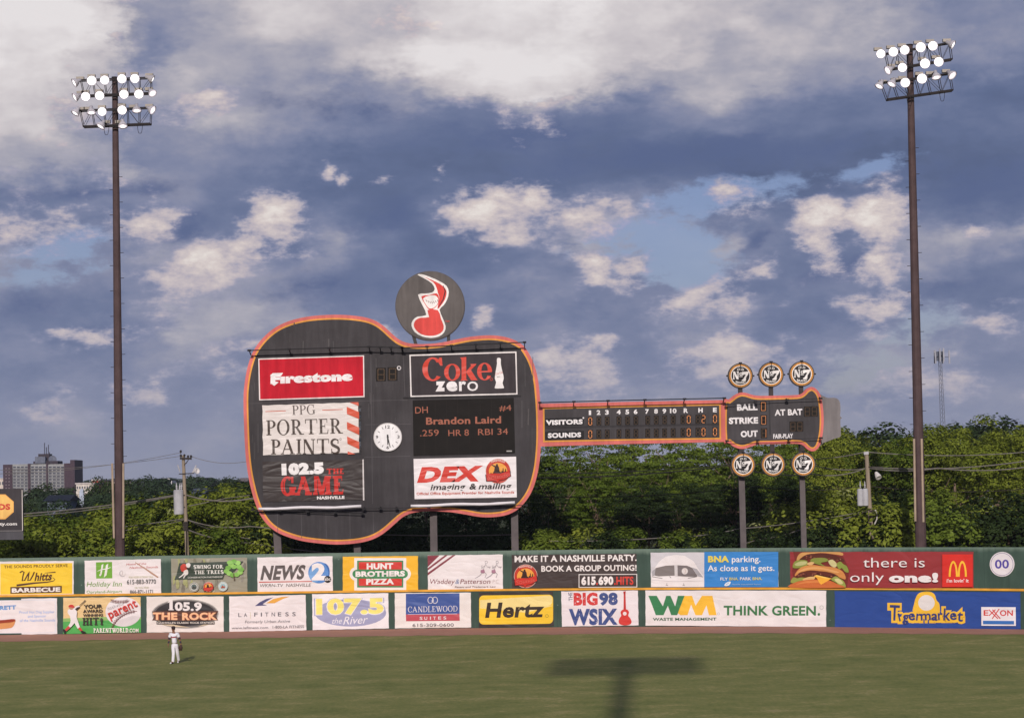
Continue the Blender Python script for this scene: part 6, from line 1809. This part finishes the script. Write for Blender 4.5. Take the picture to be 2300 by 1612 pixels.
house('store', 'white building cut off by the photo edge beside the apartment block', 1100, -60, 392, 36, 470, (206, 192, 180), (190, 180, 176), 30, wins=4)
house('house', 'blue-white house with a long dark roof among the trees', 340, 436, 592, 612, 640, (112, 120, 142), (36, 42, 54), 8, 0.9, 'house', 3)
house('house', 'small pale blue house right of the left utility pole', 330, 1790, 527, 1856, 606, (116, 126, 146), (80, 86, 100), 7, 0.8, 'house', 2)
house('house', 'small white gable on the far left hillside close to the guitar', 700, 2215, 415, 2265, 440, (206, 196, 188), (120, 110, 110), 8, 1.2, 'house', 2)
def steeple():
    Y = 420; S = Sheet((0, Y, 0), (0, -1, 0), R9); W = lambda x, y: S.world(x, y, 0)
    b = W(755, 548); root = empty('steeple', (b.x, Y, b.z - 6), 'small pale church steeple among the distant trees', 'steeple')
    m = paint((176, 184, 200), 'metal'); mb = MB(); w_ = W(775, 548).x - W(735, 548).x
    mb.box((b.x, Y, b.z - 2.5), (w_, w_, 7), m); mb.build('tower', root)
    mb = MB(); z = W(755, 520).z; mb.box((b.x, Y, (z + b.z + 1) / 2), (w_ * .72, w_ * .72, z - b.z + 0.5), m); mb.build('belfry', root)
    mb = MB(); top = W(752, 470).z; mb.lathe((b.x, Y, z), (0, 0, 1), [(0, w_ * .34), ((top - z), 0.02)], m, 8); mb.build('spire', root)
steeple()
# houses seen through the trees on the right
R10 = (1740, 760, 560 / 1839)
def small_house(x0, y0, x1, y1, Y, label, c):
    global R9
    keep = R9; R9 = R10; house('house', label, Y, x0, y0, x1, y1, c, (130, 126, 130), 6, 0.9, 'house', 2); R9 = keep
small_house(1545, 1140, 1612, 1280, 250, 'pale grey house glimpsed between the trees right of the right tower', (182, 184, 194))
# ---- cell tower
def mast():
    Y = 420; S = Sheet((0, Y, 0), (0, -1, 0), R10); W = lambda x, y: S.world(x, y, 0)
    t, b = W(1218, 100), W(1240, 620); g = terrain_z(b.x, Y)
    b = t + (b - t) * ((t.z - g) / (t.z - b.z))
    root = empty('cell_tower', b, 'thin grey cell phone mast with a ring of white antennas over the right trees', 'cell tower')
    m = paint((112, 114, 124), 'metal'); wh = paint((160, 160, 168), 'metal'); dk = paint((84, 88, 100), 'metal')
    mb = MB()
    for k in range(3):
        a = 2 * pi * k / 3 + 0.4
        o = V((cos(a), sin(a), 0))
        mb.tube([b + o * 0.75, t + o * 0.3], 0.05, m, 6)
    for i in range(40):
        f = i / 40; p = b + (t - b) * f; p2 = b + (t - b) * (f + 1 / 40); r1 = 0.75 - 0.4 * f
        for k in range(3):
            a = 2 * pi * k / 3 + 0.4; a2 = 2 * pi * (k + 1) / 3 + 0.4
            mb.bar(p + V((cos(a), sin(a), 0)) * r1, p2 + V((cos(a2), sin(a2), 0)) * r1, 0.035, 0.035, m)
    mb.build('lattice_mast', root)
    mb = MB(); mb.box(W(1214, 130), (1.5, 1.2, 1.7), dk); mb.build('equipment_cage', root)
    for k, (x, y) in enumerate(((1175, 138), (1188, 134), (1206, 128), (1234, 124), (1247, 134), (1290, 136))):
        mb = MB(); c = W(x, y); yo = (-1.5, 1.2, -1.8, -1.6, 1.0, 0.3)[k]
        mb.box((c.x, Y + yo, c.z), (0.26, 0.2, 2.5), wh); mb.build('antenna', root)
        mb = MB(); e = W(1216, 132); mb.bar((c.x, Y + yo, c.z), e, 0.1, 0.1, dk); mb.build('arm', root)
mast()
# ---- sign at the left edge
def edge_sign():
    S = Sheet((0, 148.5, 0), (0, -1, 0), R9, base=0.02)
    q = [(-620, 484), (208, 478), (214, 876), (-620, 880)]
    S.root('roadside_sign', q, (60, 55, 58), 'black board with an orange octagon and red letters at the photo edge', 'sign', None, 0.25, 'board')
    S.poly('lower_strip', [(-620, 882), (214, 876), (218, 948), (-620, 956)], (78, 76, 80), 'board')
    S.line('edge_strip', [(204, 490), (208, 866)], 6, (206, 196, 190), 'board'); S.line('edge_strip', [(-600, 872), (206, 866)], 4, (150, 146, 146), 'board')
    o = [(cos(radians(22.5 + 45 * i)), sin(radians(22.5 + 45 * i))) for i in range(8)]
    S.poly('octagon', [(-4 + a * 142, 646 + b * 124) for a, b in o], (236, 170, 92), 'board')
    S.poly('octagon', [(-4 + a * 132, 646 + b * 114) for a, b in o], (240, 186, 106), 'board')
    S.text('DS', -14, 676, 97, 674, 60, (202, 66, 48), 0.06); S.text('urity.com', -62, 818, 158, 816, 30, (232, 226, 222), 0.03)
    for x in (-560, -300):
        mb = MB(); c = S.world(x, 700, -0.5); mb.box((c.x, c.y, c.z / 2), (0.3, 0.3, c.z), POST); mb.build('post', S.base)
    S.done()
edge_sign()
# ------------------------------------------------------------------ utility poles and wires
WOOD = paint((150, 134, 116), 'wood'); GREY = paint((176, 174, 178), 'metal'); DARK = paint((58, 52, 50), 'metal'); PORC = paint((150, 130, 120), 'metal')
def pole_thing(Y, top, bot, r0, r1, label):
    a, b = at(*top, Y), at(*bot, Y); base = a + (b - a) * (a.z / (a.z - b.z))
    root = empty('utility_pole', base, label, 'utility pole')
    mb = MB(); mb.tube([base, base.lerp(a, .5), a], [r1, (r0 + r1) / 2, r0], WOOD, 10); mb.build('pole', root)
    return root
YL = 157.0
ul = pole_thing(YL, (411.5, 1022), (420.5, 1242), 0.11, 0.17, 'weathered wooden utility pole with a pale transformer can, left of the guitar')
S = Sheet((0, YL, 0), (0, -1, 0), R9); W = lambda x, y, o=0.0: S.world(x, y, o)
mb = MB(); mb.bar(W(1660, 202, .16), W(1768, 204, .16), 0.12, 0.14, DARK); mb.build('crossarm', ul)
mb = MB(); mb.bar(W(1720, 240, .16), W(1700, 262, .16), 0.06, 0.06, DARK); mb.bar(W(1740, 210, .16), W(1716, 250, .16), 0.05, 0.05, DARK); mb.build('brace', ul)
for x, y in ((1668, 138), (1668, 178), (1702, 175), (1735, 185), (1762, 184)):
    mb = MB(); c = W(x, y + 22, .16); mb.lathe(c, (0, 0, 1), [(0, 0), (0, .03), (.1, .03), (.1, .09), (.16, .06), (.2, .09), (.26, .05), (.28, 0)], DARK, 10); mb.build('insulator', ul)
mb = MB(); mb.bar(W(1650, 345, .15), W(1790, 338, .15), 0.07, 0.07, DARK); mb.build('bracket_arm', ul)
for x, y, t in ((1660, 325, -.3), (1775, 335, .5), (1785, 330, .4)):
    mb = MB(); c = W(x, y, .15); mb.tube([c, c + V((t * .5, 0, .5))], 0.045, GREY, 6); mb.build('fuse_cutout', ul)
mb = MB(); c = W(1812, 318, .2); mb.lathe(c, (0.7, -0.6, 0.1), [(-.15, 0), (-.15, .1), (0.1, .22), (0.12, .2), (0.05, 0)], paint((220, 216, 214), 'metal'), 12); mb.build('floodlight', ul)
tr_t, tr_b = W(1645, 490, .1), W(1650, 716, .1)
mb = MB(); mb.lathe(tr_b, tr_t - tr_b, [(0, 0), (0, 0.33), (0.05, 0.35), ((tr_t - tr_b).length - .06, 0.35), ((tr_t - tr_b).length, 0.30), ((tr_t - tr_b).length + .03, 0)], GREY, 20); mb.build('transformer', ul, False)
for x in (1630, 1655, 1672):
    mb = MB(); c = W(x, 490, .1); mb.lathe(c, (.1 if x > 1650 else -.05, 0, 1), [(0, 0), (0, .05), (.1, .05), (.1, .08), (.2, .05), (.22, .08), (.34, .04), (.5, .02), (.5, 0)], GREY, 8); mb.build('bushing', ul)
for y in (540, 650):
    mb = MB(); mb.bar(W(1670, y, .1), W(1706, y, .1), 0.09, 0.09, DARK); mb.build('clamp', ul)
mb = MB(); mb.tube([W(1716, 780, .2), W(1722, 900, .22), W(1722, 1100, .24)], 0.05, DARK, 6); mb.build('conduit', ul)
for i in range(5):
    mb = MB(); mb.box(W(1712, 790 + i * 16, .18), (0.34, 0.2, 0.1), DARK); mb.build('cable_clamp', ul)
YR = 156.0
ur = pole_thing(YR, (1946, 1014), (1959, 1228), 0.14, 0.18, 'weathered wooden utility pole with pale transformer cans, left of the right tower')
S = Sheet((0, YR, 0), (0, -1, 0), R10)
tb, tt = W(650, 1232, .1), W(650, 1105, .1)
for dx in (-.38, -.02):
    mb = MB(); b0 = tb + V((dx + .2, 0, 0)); mb.lathe(b0, (0, 0, 1), [(0, 0), (0, .2), (.04, .21), ((tt - tb).length - .1, .21), ((tt - tb).length, .14), ((tt - tb).length, 0)], GREY, 16); mb.build('transformer', ur)
for x in (630, 664):
    mb = MB(); c = W(x, 1100, .1); mb.lathe(c, (0, 0, 1), [(0, 0), (0, .05), (.12, .04), (.14, .07), (.24, .04), (.4, .03), (.5, 0)], GREY, 8); mb.build('bushing', ur)
mb = MB(); mb.bar(W(655, 848, .1), W(690, 842, .1), .14, .2, GREY); mb.build('pole_top_bracket', ur)
mb = MB(); mb.lathe(W(748, 995, .2), (.3, -.6, -.8), [(-.1, 0), (-.1, .1), (.2, .2), (.4, .22), (.36, 0)], paint((214, 208, 202), 'metal'), 12); mb.build('floodlight', ur)
mb = MB(); mb.bar(W(690, 945, .15), W(795, 948, .15), .06, .06, DARK); mb.build('bracket_arm', ur)
for i in range(4):
    mb = MB(); mb.box(W(714, 1270 + i * 20, .18), (.36, .2, .09), DARK); mb.build('cable_clamp', ur)
mb = MB(); mb.tube([W(738, 1262, .2), W(750, 1290, .25), W(750, 1330, .25), W(732, 1370, .2)], 0.05, paint((196, 190, 186), 'metal'), 6); mb.build('cable_loop', ur)
WIRE = paint((122, 116, 110), 'metal')
def wire(pts, label, r=0.028, sag=0.0, group='overhead wires behind the outfield wall', mat=WIRE):
    P_ = [at(x, y, Y) for x, y, Y in pts]
    out = []
    for a, b in zip(P_[:-1], P_[1:]):
        for i in range(10):
            t = i / 10; p = a.lerp(b, t); p.z -= sag * 4 * t * (1 - t); out.append(p)
    out.append(P_[-1])
    mb = MB(); mb.tube(out, r, mat, 5); o = mb.build('power_line', None)
    tag(o, label, 'power line', group)
Z9 = lambda x, y, Y=YL: (x * R9[2], 980 + y * R9[2], Y)
ZA = lambda x, y, Y=YR: (1740 + x * R10[2], 760 + y * R10[2], Y)
wire([Z9(-400, 740, 175), Z9(1600, 543), Z9(1705, 535), Z9(2300, 572, 158), (1180, 1108, 160)], 'thick cable sloping up to the left pole behind its transformer and on to the guitar', .05, .3)
wire([Z9(-400, 755, 175), Z9(1600, 550), Z9(1705, 540)], 'second cable just under the thick one left of the left pole', .035, .4)
wire([Z9(-400, 930, 175), Z9(1700, 756), Z9(2300, 826, 158), (1150, 1200, 160)], 'cable meeting the left pole below its transformer', .035, .3)
wire([Z9(-400, 985, 175), Z9(960, 870, 165), Z9(1700, 765)], 'lowest cable in front of the thicket left of the left pole', .03, .2)
wire([Z9(-400, 340, 175), Z9(1668, 148)], 'thin wire from the left pole top passing the apartment block', .016, .5); wire([Z9(-400, 300, 175), Z9(1668, 180)], 'thin wire from the left pole crossarm passing the apartment block', .016, .4)
wire([Z9(1765, 184), Z9(2300, 224, 158), (1240, 1062, 160)], 'thin wire from the left pole crossarm towards the guitar', .018, .3)
wire([Z9(1740, 640), Z9(2060, 572, 158), Z9(2300, 540, 160)], 'slim stay rising from the left pole towards the guitar', .03)
wire([Z9(1735, 860), Z9(2300, 980, 160), (900, 1250, 162)], 'bright cable falling from the left pole behind the shrubs', .045, .2); wire([Z9(1735, 770), Z9(2300, 940, 160)], 'dark cable falling from the left pole behind the shrubs', .03, .2)
wire([(1150, 1062, 162), (1640, 1042, 160), (1745, 1030, 159), ZA(670, 836), ZA(1839, 838, 160), (2500, 1016, 165)], 'top wire over the right pole running on behind the right tower', .032, .25)
wire([(1150, 1072, 162), (1640, 1045, 160), ZA(280, 1000, 158), ZA(690, 948), ZA(1839, 905, 160), (2500, 1030, 165)], 'upper of two thick cables at the lamp of the right pole', .04, .3)
wire([ZA(300, 940, 160), ZA(700, 955), ZA(1200, 955, 157), ZA(1839, 950, 160), (2500, 1052, 165)], 'lower of two thick cables at the lamp of the right pole', .04, .2)
wire([(1190, 1213, 162), (1500, 1206, 162), (1660, 1187, 160), ZA(690, 1268)], 'pale cable low across the trees under the guitar neck', .032, .15)
wire([(1600, 1232, 162), (1700, 1212, 160), (1800, 1188, 158), ZA(690, 1272)], 'short cable rising from the wall to the right pole', .03, .1)
wire([ZA(860, 1268, 157), ZA(1839, 1268, 160), (2500, 1150, 165)], 'thin cable low behind the right tower', .022, .15)
wire([(1200, 1115, 163), (1700, 1092, 162), ZA(670, 1085), ZA(1839, 1110, 160), (2500, 1100, 165)], 'dark wire through the trees at transformer height of the right pole', .026, .3, mat=DARK)

# ------------------------------------------------------------------ outfielder
def skinned(name, nodes, edges, mat, parent, root=0, sub=2):
    me = bpy.data.meshes.new(name)
    me.from_pydata([n[0] for n in nodes], edges, [])
    o = bpy.data.objects.new(name, me); COL.objects.link(o)
    o.parent = parent
    sk = o.modifiers.new('skin', 'SKIN'); sk.use_smooth_shade = True
    if not me.skin_vertices:
        bpy.context.view_layer.update()
    for i, n in enumerate(nodes):
        r = n[1] if hasattr(n[1], '__len__') else (n[1], n[1])
        me.skin_vertices[0].data[i].radius = r
        me.skin_vertices[0].data[i].use_root = (i == root)
    sb = o.modifiers.new('smooth', 'SUBSURF'); sb.levels = sub; sb.render_levels = sub
    me.materials.append(mat)
    return o
def person():
    g = ground(391.5, 1489.5)
    root = empty('person', g, 'baseball player in a white uniform and dark cap walking across the outfield grass', 'person')
    SKIN = paint((132, 88, 66), 'cloth'); WHT = paint((226, 222, 228), 'cloth'); NAVY = paint((44, 44, 62), 'cloth')
    nodes = [((0.03, 0, 1.0), (.10, .075)), ((0.02, 0, 1.15), (.11, .085)), ((0.01, 0, 1.36), (.16, .11)), ((0, 0, 1.50), (.12, .10)), ((-.01, -.01, 1.62), .058), ((-.02, -.04, 1.70), (.062, .075)), ((-.025, -.03, 1.79), (.075, .095)), ((-.02, -.02, 1.88), (.066, .082)),
             ((-.17, 0, 1.52), .07), ((-.25, .03, 1.26), .05), ((-.285, -.03, 1.03), .032), ((-.30, -.05, .955), (.022, .038)),
             ((.19, 0, 1.52), .07), ((.29, .03, 1.25), .05), ((.36, -.02, 1.02), .032), ((.37, -.03, .95), (.022, .038)),
             ((-.05, 0, .93), .095), ((-.01, -.10, .53), .066), ((-.05, -.10, .12), .042), ((-.13, -.24, .05), .034),
             ((.12, .02, .93), .095), ((.15, .12, .53), .066), ((.17, .36, .15), .042), ((.15, .24, .045), .034)]
    edges = [(0, 1), (1, 2), (2, 3), (3, 4), (4, 5), (5, 6), (6, 7), (3, 8), (8, 9), (9, 10), (10, 11), (3, 12), (12, 13), (13, 14), (14, 15), (0, 16), (16, 17), (17, 18), (18, 19), (0, 20), (20, 21), (21, 22), (22, 23)]
    # fingers and thumbs
    for palm, sx in ((11, -1), (15, 1)):
        c = V(nodes[palm][0])
        for i in range(4):
            L = (.075, .085, .082, .065)[i]; b = c + V((sx * -0.004, -.028 + .019 * i, -.035))
            m = b + V((sx * .006, -.006, -L * .5)); t = m + V((-sx * .014, -.010, -L * .42))
            k = len(nodes); nodes += [(tuple(b), .0095), (tuple(m), .0088), (tuple(t), .0075)]; edges += [(palm, k), (k, k + 1), (k + 1, k + 2)]
        b = c + V((-sx * .01, -.04, .0)); t = b + V((-sx * .018, -.03, -.045)); k = len(nodes)
        nodes += [(tuple(b), .0105), (tuple(t), .0085)]; edges += [(palm, k), (k, k + 1)]
    skinned('body', nodes, edges, SKIN, root)
    # face, ears, hair
    def bit(name, mat, fn):
        mb = MB(); fn(mb, mat); o = mb.build(name, None, True); o.parent = root; return o
    bit('nose', SKIN, lambda mb, m: mb.lathe((-.035, -.118, 1.775), (-.05, -1, -.25), [(-.02, .018), (.0, .017), (.018, .011), (.024, 0)], m, 8))
    bit('mouth', paint((104, 56, 50), 'cloth'), lambda mb, m: mb.box((-.03, -.118, 1.728), (.045, .012, .010), m))
    for sx in (-1, 1):
        bit('eye', paint((36, 28, 26), 'cloth'), lambda mb, m: mb.box((-.033 + sx * .032, -.118, 1.808), (.024, .012, .010), m))
        bit('ear', SKIN, lambda mb, m: mb.lathe((-.022 + sx * .078, -.02, 1.79), (sx, 0, 0), [(-.01, .02), (.004, .032), (.014, .024), (.016, 0)], m, 10))
    bit('hair', paint((34, 28, 26), 'cloth'), lambda mb, m: mb.lathe((-.02, .01, 1.78), (0, .2, 1), [(-.05, .0), (-.05, .07), (0, .092), (.05, .094), (.07, .08)], m, 14))
    cap = bit('cap', paint((52, 36, 40), 'cloth'), lambda mb, m: (mb.lathe((-.022, -.022, 1.835), (0, -.12, 1), [(0, .104), (.03, .108), (.065, .098), (.09, .072), (.105, .03), (.108, 0)], m, 18), mb.add([(-.11, -.09, 1.84), (.066, -.09, 1.84), (.05, -.185, 1.822), (.0, -.215, 1.816), (-.044, -.215, 1.816), (-.095, -.185, 1.822), (-.11, -.09, 1.828), (.066, -.09, 1.828), (.05, -.185, 1.812), (.0, -.215, 1.806), (-.044, -.215, 1.806), (-.095, -.185, 1.812)], [(0, 5, 4, 3, 2, 1), (6, 7, 8, 9, 10, 11), (0, 1, 7, 6), (1, 2, 8, 7), (2, 3, 9, 8), (3, 4, 10, 9), (4, 5, 11, 10), (5, 0, 6, 11)], m)))
    skinned('jersey', [((0.03, 0, 0.99), (.205, .165)), ((0.02, 0, 1.2), (.185, .14)), ((0.01, 0, 1.38), (.195, .145)), ((0, 0, 1.52), (.13, .115)), ((-.175, 0, 1.525), .092), ((-.235, .022, 1.335), .092), ((.195, 0, 1.525), .092), ((.262, .022, 1.335), .092)],
            [(0, 1), (1, 2), (2, 3), (3, 4), (4, 5), (3, 6), (6, 7)], WHT, root)
    for sx, a, b in ((-1, (-.236, .022, 1.335), (-.252, .03, 1.255)), (1, (.264, .022, 1.335), (.285, .03, 1.25))):
        bit('undersleeve', NAVY, lambda mb, m: mb.tube([a, b], [.066, .062], m, 12))
    for a, b in (((-.266, .005, 1.16), (-.283, -.024, 1.05)), ((.322, .008, 1.14), (.356, -.014, 1.04))):
        bit('wristband', NAVY, lambda mb, m: mb.tube([a, b], [.047, .041], m, 12))
    skinned('trousers', [((0.035, 0, 1.06), (.165, .125)), ((0.035, 0, .97), (.17, .135)), ((-.05, -.01, .88), .118), ((-.015, -.10, .54), .092), ((-.045, -.10, .24), .085), ((-.056, -.10, .07), .08), ((.12, .02, .88), .118), ((.152, .12, .54), .092), ((.165, .28, .28), .084), ((.174, .37, .11), .08)],
            [(0, 1), (1, 2), (2, 3), (3, 4), (4, 5), (1, 6), (6, 7), (7, 8), (8, 9)], WHT, root)
    bit('belt', NAVY, lambda mb, m: None) if False else None
    for a, b, up in (((-.04, -.06, .05), (-.16, -.29, .035), 0), ((.175, .40, .11), (.15, .22, .03), 1)):
        o = skinned('shoe', [(a, (.048, .045)), (tuple(V(a).lerp(V(b), .5)), (.05, .04)), (b, (.042, .03))], [(0, 1), (1, 2)], paint((40, 40, 60), 'cloth'), root)
        mb = MB(); p = V(a).lerp(V(b), 0.72); mb.tube([p + V((-.004, 0, .012)), V(b) + V((0, 0, .012))], [.047, .036], paint((220, 216, 220), 'cloth'), 10); q = mb.build('toe_cap', None, True); q.parent = o
    # chest word in red with a navy edge
    for bold, rgb, yy in ((0.05, (46, 44, 80), -.205), (0.0, (190, 44, 50), -.21)):
        vs, fs = text_mesh('Sounds', 0.03 + bold)
        xa = min(v[0] for v in vs); xb = max(v[0] for v in vs); mb = MB()
        mb.add([(-.125 + (x - xa) / (xb - xa) * .265, yy + 3.0 * ((-.125 + (x - xa) / (xb - xa) * .265)) ** 2, 1.355 + y * .095) for x, y in vs], fs, paint(rgb, 'cloth'))
        o = mb.build('lettering', None); o.parent = root
    # glove hangs from the left hand: a thing it holds
    c = g + V((.365, -.03, .83))
    mb = MB(); lm = paint((66, 42, 34), 'cloth')
    glove = empty('baseball_glove', c, 'dark brown leather glove on the left hand of the player', 'baseball glove')
    mb.lathe(c + V((0, 0, .13)), (-.12, -.05, -1), [(0, .0), (0, .052), (.06, .072), (.12, .098), (.19, .098), (.24, .07), (.265, .03), (.27, 0)], lm, 14)
    mb.build('palm', glove, True)
    for i in range(4):
        mb = MB(); a = c + V((-.07 + .045 * i, -.045, -.02)); mb.tube([a, a + V((-.012, -.035, -.075)), a + V((-.022, -.025, -.145))], [.024, .026, .017], lm, 8); mb.build('finger', glove, True)
    mb = MB(); a = c + V((-.085, -.02, .05)); mb.tube([a, a + V((-.03, -.05, -.05)), a + V((-.025, -.07, -.11))], [.024, .026, .018], lm, 8); mb.build('thumb', glove, True)
person()

# ------------------------------------------------------------------ air
def haze():
    mb = MB()
    m = bpy.data.materials.new('haze'); m.use_nodes = True
    t = m.node_tree; t.nodes.clear()
    n = N(t)
    v = n.n('ShaderNodeVolumePrincipled')
    v.inputs['Color'].default_value = (0.78, 0.84, 0.97, 1)
    v.inputs['Density'].default_value = 0.00008
    v.inputs['Anisotropy'].default_value = 0.0
    o = n.n('ShaderNodeOutputMaterial'); n.l(v.outputs[0], o.inputs['Volume'])
    mb.box((0, 5480, 36), (18200, 11300, 76), m)
    tag(mb.build('haze', None), 'thin summer haze', 'haze', kind='stuff')
haze()
